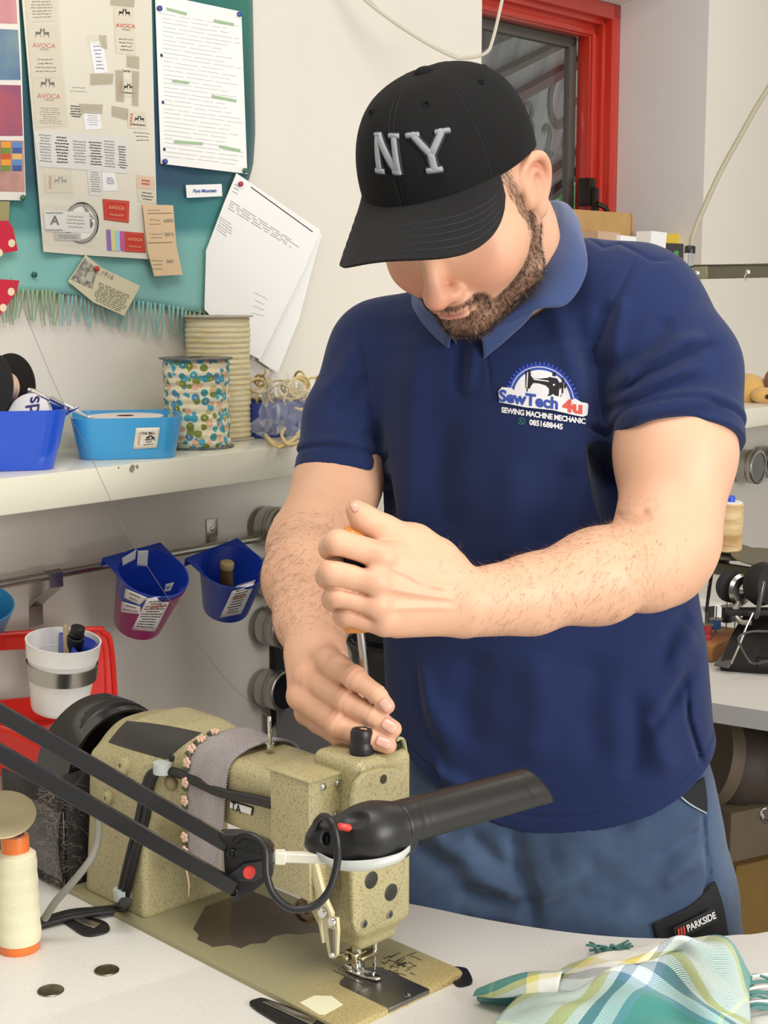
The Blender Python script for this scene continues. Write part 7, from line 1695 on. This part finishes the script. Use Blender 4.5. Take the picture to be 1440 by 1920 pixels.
lines_on(sh_, ms, [(120, 402), (158, 404), (160, 430), (122, 428)], 4, m_inkgrey, .0015, 41, wd=.3); poly_on(sh_, ms, [(100, 436), (150, 438), (150, 452), (102, 450)], mat('grey_label', 'b9b8b6', .4), .0013, 'small_label'); lines_on(sh_, ms, [(104, 439), (146, 441), (146, 449), (105, 447)], 2, m_ink, .0016, 42)
poly_on(sh_, ms, [(76, 380), (180, 384), (176, 462), (80, 458)], m_film, .0020, 'tape')
m_rl = mat('red_woven_label', 'c23226', .6, bump=.2, bscale=300); m_gold = mat('gold_thread', 'e09a6a', .5)
for q, tx in (([(191, 373), (241, 377), (240, 418), (194, 412)], 0), ([(231, 434), (268, 437), (272, 474), (234, 472)], 1)):
    lab(q, m_rl, .0010, 'red_label'); c = np.mean(q, 0); qi = [tuple(c + (np.array(p) - c) * .84) for p in q]; g = G(); g.tube([ms(*p, .0013) for p in qi], .0004, n=4, closed=True); obj('label_border', g, m_gold, sh_, 0)
    word(sh_, ms, 'AVOCA', c[0], c[1] - 5, 8.5 if not tx else 7.5, .08, m_gold, .3, .0016); word(sh_, ms, 'Handmade' if not tx else 'Handwoven', c[0], c[1] + 8, 6 if not tx else 5, .08, m_gold, .15, .0016)
for k, (x_, c) in enumerate(((198, '8a6db0'), (206, 'd3cf86'), (214, '9fc7d8'), (223, 'c0568f'))): poly_on(sh_, ms, [(x_, 430 + k), (x_ + 9, 431 + k), (x_ + 10, 471 + k * .4), (x_ + 2, 469)], mat('sample_tab_' + c, c, .7), .0008 + .0001 * k, 'colour_tab')
lab([(255, 328), (288, 332), (290, 356), (255, 352)], mat('pink_label', 'd9bda8', .7)); lines_on(sh_, ms, [(262, 334), (282, 337), (282, 350), (262, 347)], 2, m_inkred, .0010, 44, wd=.5); lab([(256, 354), (290, 357), (292, 382), (258, 378)]); lines_on(sh_, ms, [(262, 358), (286, 361), (288, 378), (262, 375)], 3, m_ink, .0011, 45)
word(sh_, ms, 'Large', 236, 133, 7, .1, m_ink, .1)
# narrow peach note, clipping, white name slip, list, letter, photo prints
nt, mn_ = pinned('paper_note', 'peach paper note with pencil sums hanging from the sheet corner', 'note', [(267, 383), (324, 385), (330, 460), (342, 515), (289, 518), (276, 470)], .026, mat('peach_paper', 'dcbf9a', .8))
for k, (y_, n_) in enumerate(((390, 1), (408, 2), (434, 2), (484, 3))): lines_on(nt, mn_, [(274 + k * 2, y_), (302 + k * 2, y_ + 1), (302 + k * 2, y_ + 8 * n_), (274 + k * 2, y_ + 8 * n_)], n_, m_inkgrey, seed=50 + k, wd=.16, wl=(.1, .3)); word(nt, mn_, ('', '6000', '3875', '360')[k], 314 + k, y_ + 6, 9, 0, m_inkgrey, .05) if k else None
for y_ in (400, 455): poly_on(nt, mn_, [(276, y_), (322, y_ - 1), (322, y_), (276, y_ + 1)], m_ink, nm='pencil_rule')
cl_, mc_ = pinned('newspaper_cutting', 'folded newspaper cutting with a small photo hanging on a red pin', 'cutting', [(160, 478), (190, 502), (262, 536), (250, 560), (232, 592), (175, 567), (127, 528)], .025, mat('newsprint', 'cfc7a8', .85))
poly_on(cl_, mc_, [(158, 484), (182, 506), (172, 542), (132, 524)], mat('news_photo', '6c6a62', .7, var=.9, vscale=120, col2='c9c5b4'), .0003, 'printed_photo'); poly_on(cl_, mc_, [(164, 510), (174, 512), (170, 530), (158, 524)], mat('pale_print', 'b9b7a8', .8), .0006, 'printed_photo')
lines_on(cl_, mc_, [(180, 526), (248, 556), (228, 588), (174, 562)], 11, m_ink, seed=60, fill=.98, wd=.25); word(cl_, mc_, '1916', 200, 516, 13, .42, m_inkgrey, .1)
sl_, ml_ = pinned('name_slip', 'small white slip with blue handwriting on the dark blanket band', 'slip', [(348, 347), (415, 345), (416, 368), (350, 371)], .017, m_paper)
word(sl_, ml_, 'Pure Mountain', 383, 358, 9, -.02, m_inkblue, .25, sx=.82, shear=.25)
ls_, mll = pinned('handwritten_list', 'white handwritten list with green highlighted headings pinned at four corners', 'list', [(290, -12), (452, 22), (463, 326), (301, 307)], .018, m_paper)
lines_on(ls_, mll, [(303, 22), (450, 46), (458, 314), (308, 296)], 34, mat('pencil', 'b9b8ba', .8), seed=70, fill=.9, wd=.10, wl=(.1, .4), left=True)
for x0_, y0_, x1_, y1_ in ((311, 14, 349, 24), (400, 36, 437, 44), (322, 149, 353, 153), (396, 178, 442, 187), (325, 263, 379, 267), (410, 272, 449, 280)): poly_on(ls_, mll, [(x0_, y0_), (x1_, y1_), (x1_, y1_ + 5), (x0_, y0_ + 5)], mat('highlighter', '9dbb94', .8), .0012, 'highlighter_mark')
for y_ in (104, 192, 280): 
    p_ = mll(302 + (y_ - 104) * .03, y_, .0003); g = G(); g.lathe([(.0028, 0), (.0002, .0002)], p_, (0, -1, 0), 14); obj('punch_hole', g, mat('hole_navy', '22405c', .9), ls_, 0)
lt, mlt = pinned('typed_letter', 'white typed letter hanging askew from a red pin beside the blanket', 'letter', [(443, 325), (601, 432), (572, 500), (487, 674), (450, 655), (383, 580), (386, 470), (420, 380)], .024, m_paper)
poly_on(lt, mlt, [(470, 350), (586, 434), (585, 435.5), (469, 351.5)], m_ink, nm='rule'); lines_on(lt, mlt, [(432, 374), (568, 462), (560, 476), (426, 392)], 4, m_inkgrey, seed=80, fill=.98, wd=.2, left=True); lines_on(lt, mlt, [(412, 404), (450, 430), (440, 460), (405, 432)], 6, m_inkgrey, seed=81, fill=.6, wd=.18, left=True); lines_on(lt, mlt, [(440, 342), (462, 352), (452, 372), (434, 362)], 3, m_inkgrey, seed=82, fill=.6, wd=.18, left=True)
lines_on(lt, mlt, [(470, 540), (510, 560), (500, 600), (462, 590)], 4, m_inkgrey, seed=83, fill=.6, wd=.06)
lt2, m2_ = pinned('paper_sheet', 'blank white sheet hanging on the wall behind the typed letter', 'sheet', [(520, 430), (603, 440), (586, 500), (560, 600), (520, 700), (484, 676)], .010, m_paper)
pp, mpp = pinned('photo_print', 'colour photo print of dyed wool and yarn balls pinned at the left edge', 'photo', [(-70, -30), (33, -30), (40, 120), (48, 376), (-60, 374)], .020, mat('photo_border', 'e2ddd4', .3, coat=.3))
def pm(n, c, c2, s=9): return mat(n, c, .3, var=.9, vscale=s, col2=c2, coat=.3)
poly_on(pp, mpp, [(-60, -30), (28, -30), (32, 45), (-60, 42)], pm('photo_pink', 'b86a78', 'd9b0a8'), nm='picture'); poly_on(pp, mpp, [(-60, 52), (33, 56), (38, 150), (-60, 150)], pm('photo_blue', '4a6a98', '8fa79c'), nm='picture'); poly_on(pp, mpp, [(-60, 158), (38, 160), (42, 255), (-60, 255)], pm('photo_purple', '7a4a72', 'c05a5a'), nm='picture'); poly_on(pp, mpp, [(-60, 262), (43, 264), (46, 360), (-60, 358)], pm('photo_cream', 'c99a90', '6b3a30'), nm='picture')
for cx_, cs in ((10, ('e29a34', '6c8a3c', 'c4552c')), (31, ('5c86c0', '3f5590', 'd8b46a')), (-12, ('c84a3a', '8a3a60', 'd88a50'))):
    for k in range(5): poly_on(pp, mpp, [(cx_ - 9, 266 + k * 11), (cx_ + 9, 266 + k * 11), (cx_ + 9, 277 + k * 11), (cx_ - 9, 277 + k * 11)], mat('yarn_' + cs[k % 3], cs[k % 3], .6), .0006, 'picture')
# pins
def pin(px, py, out, c, nm, label):
    t_, z_ = WF(px, py, out); g = G(); g.lathe([(.0008, 0), (.0036, .001), (.0044, .003), (.0040, .0055), (.0020, .0068), (.0002, .007)], (0, 0, 0), (0, -1, 0), 18); return solo('push_pin', g, mat('pin_' + c, c, .25), label, 'pin', WP(t_, out, z_), WANG, group='push pins on the notice board')
pin(447, 27, .0195, '2f4f9a', '', 'blue pin at the upper right corner of the handwritten list'); pin(307, 303, .0195, '2f4f9a', '', 'blue pin at the lower left corner of the handwritten list'); pin(457, 320, .0195, '2a6a3f', '', 'green pin at the lower right corner of the handwritten list'); pin(297, 16, .0195, '2f4f9a', '', 'blue pin at the upper left corner of the handwritten list')
pin(449, 345, .0255, 'a03030', '', 'dark red pin holding the typed letter'); pin(179, 504, .0265, 'b83a34', '', 'red pin holding the newspaper cutting'); pin(41, 371, .0215, '2a6a4f', '', 'green pin at the photo print corner'); pin(62, 515, .013, '1f5a48', '', 'dark green pin alone on the blanket above the fringe')
# tan card and red polka dot bunting at the left
o_, m_ = pinned('card_tag', 'plain tan card peeking in below the photo print', 'card', [(-40, 376), (18, 377), (16, 414), (-40, 414)], .018, mat('tan_card', '9d9468', .7))
m_bun = mat('red_dotted_cloth', 'c9203c', .8); m_dot = mat('cream_dot', 'e8d9b4', .8)
b_1, m_1 = pinned('bunting_flag', 'upper red polka dot bunting flag at the left edge', 'bunting', [(-50, 416), (15, 414), (24, 428), (33, 470), (22, 472), (-50, 482)], .024, m_bun, group='red polka dot bunting')
b_2, m_3 = pinned('bunting_flag', 'lower pointed red polka dot bunting flag at the left edge', 'bunting', [(-50, 520), (36, 526), (30, 548), (0, 590), (-50, 640)], .024, m_bun, group='red polka dot bunting')
for par, mp_, cs in ((b_1, m_1, ((21, 456), (-12, 440), (-2, 474))), (b_2, m_3, ((20, 547), (5, 577), (-14, 540)))):
    for cx_, cy_ in cs: poly_on(par, mp_, [(cx_ + 6.5 * math.cos(a), cy_ + 7.5 * math.sin(a)) for a in np.linspace(0, 2 * PI, 22)[:-1]], m_dot, .0004, 'dot')
# loops of cord over the wall
def hang(name, label, pts, r_, m): 
    q = [P(*p) for p in pts]; g = G(); o = Vector(q[0]); g.tube([Vector(p) - o for p in q], r_, n=8, smooth=8); return solo(name, g, m, label, 'wire', o)
hang('loose_wire', 'pale wire sagging across the top of the wall towards the window', [(660, -20, 2.6), (720, 28, 2.6), (790, 75, 2.6), (845, 104, 2.6), (868, 109, 2.6), (910, 100, 2.6), (925, 70, 2.6), (946, -20, 2.6)], .0030, mat('pale_cord', 'c9c4b4', .6))
hang('loose_wire', 'thinner wire running beside the sagging pale wire', [(672, -20, 2.62), (730, 36, 2.62), (800, 80, 2.62), (858, 107, 2.62)], .0024, MATS['pale_cord'])

# ------------------------------------------------------------------ window sill things
def onsill(px, py, out): t_, z_ = WF(px, py, out); return t_, z_
cbx = thing('cardboard_box', 'open brown cardboard box on the window sill behind the shoulder', 'box', WP(1.28, -.10, SILL + .009), WANG); 
t0_, zt = WF(1060, 398, -.10); t1_, _ = WF(1178, 404, -.02); hh = zt - SILL - .009
g = G(); w0, w1 = t0_ - 1.28 - .12, WF(1178, 404, -.02)[0] - 1.28
for lo, hi in (((w0, -.09, 0), (w1, -.086, hh)), ((w0, .10, 0), (w1, .104, hh)), ((w1 - .004, -.09, 0), (w1, .104, hh)), ((w0, -.09, 0), (w0 + .004, .104, hh)), ((w0, -.09, 0), (w1, .104, .004))): g.box(lo, hi)
obj('carton', g, m_card, cbx, 0)
g = G(); R_ = Matrix.Rotation(.5, 3, 'X'); g.box((w0, .10, hh), (w1 - .02, .103, hh + .03)); g.box((w1 + .000, -.08, hh - .05), (w1 + .022, .09, hh - .003), R=None); obj('flap', g, m_card, cbx, 0)
for k, (px0, px1, py0, py1, out, lb_) in enumerate(((1100, 1142, 433, 520, .0, 'pinkish paper stack against the box'), (1142, 1172, 441, 520, .01, 'white paper stack beside the box'), (1182, 1212, 432, 520, .02, 'leaning white papers right of the box'))):
    (a, za_), (b, _z) = WF(px0, py0, out), WF(px1, py0, out); g = G(); lean = .22 if k == 2 else 0
    g.prism([(0, 0), (b - a, 0), (b - a + lean * .2, za_ - SILL - .011), (lean * .2, za_ - SILL - .009)], -.01, .03, M=Matrix.Rotation(PI / 2, 4, 'X'))
    solo('paper_stack', g, m_paper if k else mat('pinkish_paper', 'c3a48c', .8), lb_, 'paper', WP(a, out, SILL + .0085), WANG, group='papers on the window sill', smooth=0)
def binder(label, px0, px1, py, out, m, dep=.24, lab=None):
    (a, z0_), (b, _z) = WF(px0, py, out), WF(px1, py, out); o = thing('ring_binder', label, 'binder', WP(a, out, SILL + .0085), WANG, 'binders on the window sill'); h_ = z0_ - SILL - .009
    g = G(); g.box((0, 0, 0), (b - a, dep, h_), .003); obj('cover', g, m, o)
    if lab: g = G(); w_ = b - a; g.box((w_ * .2, -.0012, h_ - lab[0]), (w_ * .85, -.0002, h_ - lab[1])); obj('spine_label', g, m_paper, o, 0); 
    if lab and len(lab) > 2: g = G(); g.box((w_ * .40, -.0018, h_ - .045), (w_ * .65, -.0013, h_ - .018)); g.box((w_ * .40, -.0018, h_ - .10), (w_ * .75, -.0013, h_ - .065)); obj('green_print', g, mat('green_print', '3f9a55', .6), o, 0)
    return o
binder('black ring binder with a low white spine label', 1217, 1245, 446, .01, m_black, .055, (.30, .10)); binder('black ring binder with green print on its spine label', 1250, 1283, 455, .005, mat('charcoal_card', '37312f', .6), .050, (.25, .035, 1))
o = binder('tall yellow binder behind the black ones', 1232, 1306, 436, -.065, mat('yellow_card', 'd6b93a', .5), .03)

# ------------------------------------------------------------------ second workstation
m_lam = mat('grey_laminate', 'd9d7d1', .4, var=.15, vscale=500); m_edge = mat('grey_edge', 'a5a4a1', .5, bump=.2, bscale=200)
ba_, bb_ = on_z(1316, 1314, TZ), on_z(1440, 1333, TZ); bd = (bb_ - ba_); bd /= np.linalg.norm(bd); bnx = np.array([-bd[1], bd[0], 0]); 
if bnx[1] < 0: bnx = -bnx
q0, q1 = ba_ - bd * .44, bb_ + bd * .75; ang = math.atan2(bd[1], bd[0])
wk = thing('second_table', 'pale laminate worktable with grey edge behind the person at right', 'table', (q0[0], q0[1], 0), ang)
L_ = np.linalg.norm(q1 - q0); D_ = 1.08
g = G(); g.box((0, 0, TZ - .034), (L_, D_, TZ), .001); obj('tabletop', g, m_lam, wk, 0)
g = G(); g.box((0, -.0015, TZ - .034), (L_, 0, TZ - .0005)); obj('edge_band', g, m_edge, wk, 0)
for x_, y_ in ((.05, .1), (L_ - .1, .1), (.05, D_ - .1), (L_ - .1, D_ - .1)): g = G(); g.box((x_, y_, 0), (x_ + .04, y_ + .04, TZ - .034)); obj('leg', g, MATS['grey_leg'], wk)
iw2 = inv(wk)
mo = thing('table_motor', 'dusty dark electric motor hanging below the second table', 'motor', P(1395, 1430, 2.85)); iv = inv(mo)
m_mot = mat('motor_brown', '4f453d', .6, var=.4, vscale=20)
a, b2 = Vector(iv(P(1352, 1425, 2.80))), Vector(iv(P(1500, 1455, 2.85))); g = G(); g.lathe([(.04, -.004), (.072, 0), (.080, .01), (.080, .05), (.074, .055), (.074, .16), (.082, .165), (.082, .24)], a, b2 - a, 40); obj('motor_body', g, m_mot, mo)
g = G(); g.lathe([(.088, -.03), (.090, -.024), (.090, -.004), (.085, 0), (.03, 0)], a, b2 - a, 40); obj('end_bell', g, mat('motor_tan', '6a5d4b', .6), mo)
g = G(); top_ = Vector(iv(P(1420, 1370, 2.85))); g.box((top_.x - .07, top_.y - .03, -.02), (top_.x + .12, top_.y + .05, TZ - .034 - mo.location.z), .004); obj('mount', g, m_blackm, mo)
for nm_, px0, px1, py0, py1, d, c, lb_, zf in (('carton', 1368, 1520, 1520, 1620, 2.75, '6d5f4c', 'grey-brown carton under the second table, upper one', 1), ('carton', 1378, 1530, 1620, 1700, 2.80, '7c6130', 'ochre carton under the second table, below the grey-brown one', 0)):
    a, b2, c_ = P(px0, py1, d), P(px1, py1, d + .1), P(px0, py0, d); h_ = c_[2] - a[2]; g = G()
    if not zf: h_ = c_[2] - .0; a = np.array([a[0], a[1], 0.0])
    g.box((0, 0, 0), (np.linalg.norm(b2[:2] - a[:2]), .3, h_), .004); solo(nm_, g, mat('carton_' + c, c, .85, var=.3, vscale=15), lb_, 'box', (a[0], a[1], a[2] if zf else .0), math.atan2(b2[1] - a[1], b2[0] - a[0]), group='cartons under the second table')
g = G(); g.tube([P(1436, 1515, 2.6), P(1428, 1520, 2.6), P(1430, 1535, 2.6), P(1442, 1542, 2.6), P(1450, 1530, 2.6)], .004, n=8, smooth=6); o = solo('steel_ring', g, m_chrome, 'bent steel wire ring hanging under the second table', 'ring', (0, 0, 0))
# tilted machine head, stand and bobbins on the second table
ms_ = thing('overlock_machine', 'black and grey sewing machine with a big handwheel on the second table', 'sewing machine', on_z(1400, 1250, TZ)); iv = inv(ms_)
V_ = lambda px, py, d: Vector(iv(P(px, py, d)))
g = G(); rows = [[V_(1349, 1246, 2.72), V_(1400, 1246, 2.70), V_(1470, 1240, 2.68)], [V_(1372, 1190, 2.78), V_(1420, 1190, 2.76), V_(1480, 1186, 2.74)], [V_(1398, 1148, 2.84), V_(1440, 1148, 2.82), V_(1490, 1140, 2.80)]]
g.grid(surf(rows, 5, 5), thick=.03); obj('black_housing', g, m_black, ms_, 60)
g = G(); g.tube([V_(1412, 1150, 2.76), V_(1400, 1175, 2.74), V_(1388, 1207, 2.71), V_(1372, 1244, 2.69)], .0022, n=6); obj('steel_edge', g, m_steel, ms_)
g = G(); bar(V_(1352, 1250, 2.715), V_(1378, 1218, 2.75), .030, .004, g); obj('foot_plate', g, mat('worn_grey', '55524e', .5, var=.4, vscale=60), ms_)
g = G(); a, b2 = V_(1370, 1100, 2.84), V_(1392, 1104, 2.80); g.lathe([(.006, -.012), (.022, -.010), (.030, -.004), (.030, .010), (.026, .014), (.012, .016), (.010, .03)], a, b2 - a, 36); obj('hand_wheel', g, m_blackm, ms_)
g = G(); a, b2 = V_(1386, 1106, 2.82), V_(1412, 1110, 2.79); g.lathe([(.028, 0), (.031, .004), (.026, .010), (.012, .012), (.006, .022)], a, b2 - a, 36); g.tube([V_(1385, 1130, 2.80), V_(1378, 1150, 2.79), V_(1390, 1166, 2.78), V_(1410, 1168, 2.77)], .006, smooth=5); obj('pulley', g, m_steel, ms_)
g = G(); a, b2 = V_(1428, 1095, 2.80), V_(1448, 1098, 2.78); g.lathe([(.01, -.02), (.036, -.015), (.042, 0), (.036, .02), (.01, .03)], a, b2 - a, 36); g.box(V_(1396, 1150, 2.78) + Vector((-.03, 0, -.006)), V_(1396, 1150, 2.78) + Vector((.12, .03, .006)), .003); obj('rear_wheel', g, m_blackm, ms_)
g = G(); bar(V_(1432, 1090, 2.72), V_(1418, 1160, 2.74), .008, .006, g); obj('link_bar', g, m_darksteel, ms_)
g = G(); g.tube([V_(1445, 1184, 2.66), V_(1410, 1184, 2.66), V_(1388, 1192, 2.66), V_(1386, 1205, 2.66), V_(1400, 1232, 2.68), V_(1412, 1244, 2.68), V_(1440, 1240, 2.66)], .0022, n=6, smooth=6); obj('loop_cable', g, mat('grey_cable', '4b4b4a', .5), ms_)
g = G(); a = V_(1418, 1246, 2.70); g.box(a + Vector((0, -.01, -.004)), a + Vector((.12, .05, .012)), .003); obj('bed_plate', g, m_black, ms_)
pl_ = thing('bobbin_rack', 'brown wooden block carrying thread bobbins on pegs', 'bobbin rack', on_z(1352, 1222, TZ + .001), 0); iv = inv(pl_)
a = Vector(iv(P(1318, 1200, 2.86))); g = G(); u_ = Vector(iv(P(1382, 1196, 2.95))) - Vector(iv(P(1322, 1218, 2.86))); u_.z = 0; ur = math.atan2(u_.y, u_.x); pl_.rotation_euler = (0, 0, ur)
g.box((-.085, -.03, 0), (.075, .06, .032), .003); obj('wood_block', g, mat('orange_wood', 'a9713f', .5, var=.4, vscale=30, stretch=(1, 6, 6)), pl_)
cols = (('a83238', 'red'), ('2f5f95', 'blue'), ('23252a', 'black'), ('6f8fae', 'pale blue'))
for k, (px, py, d) in enumerate(((1325, 1188, 2.86), (1342, 1178, 2.88), (1362, 1165, 2.93), (1378, 1162, 2.96))):
    c, nm_ = cols[k]; o = thing('thread_bobbin', nm_ + ' thread bobbin on a peg of the wooden block', 'bobbin', P(px, py, d), 0, 'bobbins on the wooden block')
    h_ = .018 if k < 2 else .03; g = G(); g.lathe([(.010, 0), (.010, h_)], n=24); obj('winding', g, mat('bobbin_' + c, c, .6), o)
    for z_ in (-.001, h_): g = G(); g.lathe([(.0125, z_), (.0125, z_ + .0012)], n=24); obj('flange', g, m_steel, o)
    g = G(); g.cyl((0, 0, -.03), (0, 0, h_ + .025), .0013, n=8); obj('peg', g, m_darksteel, o)
for k, (px, py, c) in enumerate(((1325, 1203, 'a83238'), (1322, 1222, '202022'), (1328, 1232, '202022'))):
    g = G(); g.lathe([(.007, 0), (.009, .001), (.009, .012), (.007, .013)], n=20); solo('loose_bobbin', g, mat('bobbin_' + c, c, .5), ('red bobbin lying low by the wooden block', 'upper black bobbin against the shirt', 'lower black bobbin against the shirt')[k], 'bobbin', P(px, py, 2.83), 0, group='loose bobbins')
wb_ = thing('white_carton', 'white carton with a black printed panel behind the bobbins', 'box', on_z(1330, 1180, TZ)); iv = inv(wb_)
a = Vector(iv(P(1290, 1185, 3.05))); b2 = Vector(iv(P(1357, 1178, 3.1))); dx = (b2 - a); rzz = math.atan2(dx.y, dx.x); wb_.rotation_euler = (0, 0, rzz); iv = inv(wb_); a, b2, c_ = Vector(iv(P(1285, 1185, 3.05))), Vector(iv(P(1357, 1178, 3.1))), Vector(iv(P(1330, 1136, 3.07)))
g = G(); g.box((a.x, a.y, 0), (b2.x, a.y + .09, c_.z), .002); obj('carton', g, m_paper, wb_, 0)
p_ = Vector(iv(P(1336, 1150, 3.07))); g = G(); g.box((p_.x - .012, a.y - .002, c_.z - .055), (p_.x + .012, a.y - .0005, c_.z - .002)); obj('printed_panel', g, m_ink, wb_, 0)
# thread stand of the second workstation
sd2 = thing('cone_stand', 'olive metal bar with thread discs above the second workstation', 'thread stand', P(1360, 1065, 2.95)); iv = inv(sd2); V2 = lambda px, py, d: Vector(iv(P(px, py, d)))
g = G(); bar(V2(1300, 1058, 3.0), V2(1470, 1085, 2.85), .012, .024, g); obj('bar', g, m_dust, sd2)
for px, py, d in ((1356, 1036, 2.96), (1440, 1050, 2.88)):
    g = G(); g.lathe([(.0005, 0), (.02, 0), (.070, .003), (.071, .005), (.02, .003), (.0005, .003)], V2(px, py, d), Vector((.05, -.10, 1)), 48); obj('disc', g, m_dust, sd2)
    g = G(); g.cyl(V2(px, py + 2, d), V2(px, py + 22, d), .012, n=18); obj('disc_hub', g, m_blackm, sd2)
p_ = V2(1356, 1069, 2.945); g = G(); g.lathe([(.004, 0), (.0035, .003), (.0002, .003)], p_, (0, -1, 0), 14); obj('screw', g, m_chrome, sd2)
g = G(); g.cyl(V2(1335, 1070, 2.98), V2(1328, 1120, 3.0), .0035); g.cyl(V2(1330, 1100, 3.0), tuple(Vector(iv(on_z(1322, 1170, TZ)))), .0035); obj('post', g, m_blackm, sd2)
sp2 = thing('thread_spool', 'tall spool of tan variegated thread with a blue core beside the elbow', 'spool', P(1361, 1033, 2.94)); ax = Vector((.05, -.05, 1))
mtn, t = custom('tan_thread'); n_ = t.noise(t.coord(scale=(.25, .25, 1)), 46, 3); t.base(t.ramp(n_, [(.35, 'b48d5c'), (.5, 'd4b383'), (.65, 'e4cda2')])); t.b.inputs['Roughness'].default_value = .7
g = G(); g.lathe([(.026, .001), (.0305, .004), (.0262, .095), (.022, .098)], (0, 0, 0), ax, 40); obj('winding', g, mtn, sp2)
g = G(); g.lathe([(.0235, .0975), (.0235, .0995)], (0, 0, 0), ax, 30); obj('core_rim', g, m_paper, sp2)
g = G(); g.lathe([(.0085, .099), (.0085, .108), (.0065, .111), (.0003, .111)], (0, 0, 0), ax, 24); obj('core', g, mat('blue_core', '2b55c8', .4), sp2)
# upper olive rail with a flexible hose
ur_ = thing('olive_rail', 'olive metal rail with a clip reaching in at right above the shoulder', 'rail', P(1370, 510, 2.6)); iv = inv(ur_); V3 = lambda px, py, d: Vector(iv(P(px, py, d)))
g = G(); bar(V3(1282, 511, 2.62), V3(1520, 505, 2.50), .010, .024, g); bar(V3(1282, 498, 2.62), V3(1520, 494, 2.50), .022, .002, g); obj('rail', g, m_dust, ur_)
g = G(); bar(V3(1290, 512, 2.61), V3(1328, 511, 2.59), .014, .021, g); obj('end_block', g, mat('olive_light', '8a856c', .4, metal=.3), ur_)
for px, py in ((1306, 512), (1401, 510)): g = G(); g.lathe([(.0045, 0), (.004, .004), (.0002, .005)], V3(px, py, 2.575 if px < 1350 else 2.53), (0, -1, 0), 8); obj('screw', g, m_steel, ur_)
g = G(); g.tube([V3(1398, 514, 2.53), V3(1396, 522, 2.53), V3(1399, 526, 2.53), V3(1403, 520, 2.53)], .0008, n=6, smooth=4); obj('hook', g, m_steel, ur_)
hs_ = thing('flexible_hose', 'clear hose with a black and steel fitting rising from the olive rail', 'hose', P(1293, 490, 2.6)); iv = inv(hs_); V4 = lambda px, py, d: Vector(iv(P(px, py, d)))
g = G(); g.cyl(V4(1292, 500, 2.6), V4(1293, 472, 2.6), .0088, n=24); obj('steel_fitting', g, m_chrome, hs_)
g = G(); g.cyl(V4(1293, 476, 2.6), V4(1294, 462, 2.6), .0095, n=24, bev=.0008); obj('black_sleeve', g, m_black, hs_)
g = G(); g.tube([V4(1296, 464, 2.6), V4(1300, 440, 2.6), V4(1322, 385, 2.6), V4(1352, 320, 2.6), V4(1388, 255, 2.6), V4(1416, 205, 2.6), V4(1450, 150, 2.6)], [.0045, .0048, .0048, .0046, .0046, .0046, .0046], n=10, smooth=8); obj('hose', g, mat('aged_tube', 'a89f88', .35), hs_)
# right shelf, plain plush dog
rs = thing('right_shelf', 'cream wall shelf at the right edge below the plush toy', 'shelf', WP(1.55, 0, 1.16), WANG); g = G(); g.box((-.22, -.24, -.046), (1.2, -.001, 0), .002); obj('board', g, m_shelf, rs)
dg_ = thing('plush_toy', 'plain tan plush dog head with brown ears on the right shelf', 'plush toy', P(1405, 755, 3.75)); iv = inv(dg_); m_pl = mat('tan_plush', 'd8ac62', .95, sheen=.5, bump=.5, bscale=150); m_pb = mat('brown_plush', '7d4f2c', .95, sheen=.5)
g = G(); g.ball(iv(P(1403, 730, 3.75)), .046, 16, (1, 1, .88)); g.ball(iv(P(1432, 742, 3.70)), .026, 12, (1.2, 1, .8)); obj('head', g, m_pl, dg_, 180)
g = G(); g.ball(iv(P(1446, 718, 3.72)), .028, 12, (.7, .6, 1.2)); obj('ear', g, m_pb, dg_, 180); g = G(); g.ball(iv(P(1378, 712, 3.82)), .022, 10, (.6, .6, 1.1)); obj('ear', g, m_pb, dg_, 180)
g = G(); g.ball(iv(P(1421, 733, 3.695)), .0042, 8); obj('eye', g, m_black, dg_, 180); g = G(); g.ball(iv(P(1441, 744, 3.67)), .008, 8, (1, .8, .8)); obj('nose', g, m_black, dg_, 180)
# low cabinet and black bag behind the machine, between wall and person
cbn = thing('low_cabinet', 'low grey cabinet behind the machine beside the wall', 'cabinet', WP(.40, .24, 0), WANG); g = G(); g.box((-.18, -.22, 0), (.17, .20, .70), .004); obj('carcass', g, mat('cabinet_grey', '77767a', .5), cbn)
g = G(); g.box((-.19, -.226, .02), (.16, -.221, .68), .003); obj('door', g, mat('cabinet_grey', '77767a', .5), cbn)
Fb = Field(.005); r0 = random.Random(7)
for k in range(12): Fb.ell((r0.uniform(-.08, .10), r0.uniform(-.06, .06), r0.uniform(.06, .17)), (r0.uniform(.05, .09),) * 3, k=.02)
for k in range(26): a = r0.uniform(0, 6.28); Fb.crease([(r0.uniform(-.2, .2), 0, r0.uniform(.0, .26)), (r0.uniform(-.2, .2), 0, r0.uniform(.0, .26))], .008, r0.choice([.010, -.008]), -.3, .3)
fv_, ff_ = Fb.mesh(); fv_[:, 2] = np.maximum(fv_[:, 2], .0015); bb2 = vmesh('bin_bag', fv_, ff_, mat('bin_bag_film', '0d0d0f', .22, spec=.8)); bb2.location = tuple(WP(.40, .22, .701)); bb2.rotation_euler = (0, 0, WANG); tag(bb2, 'crumpled black plastic bag on the low cabinet behind the hands', 'bag')
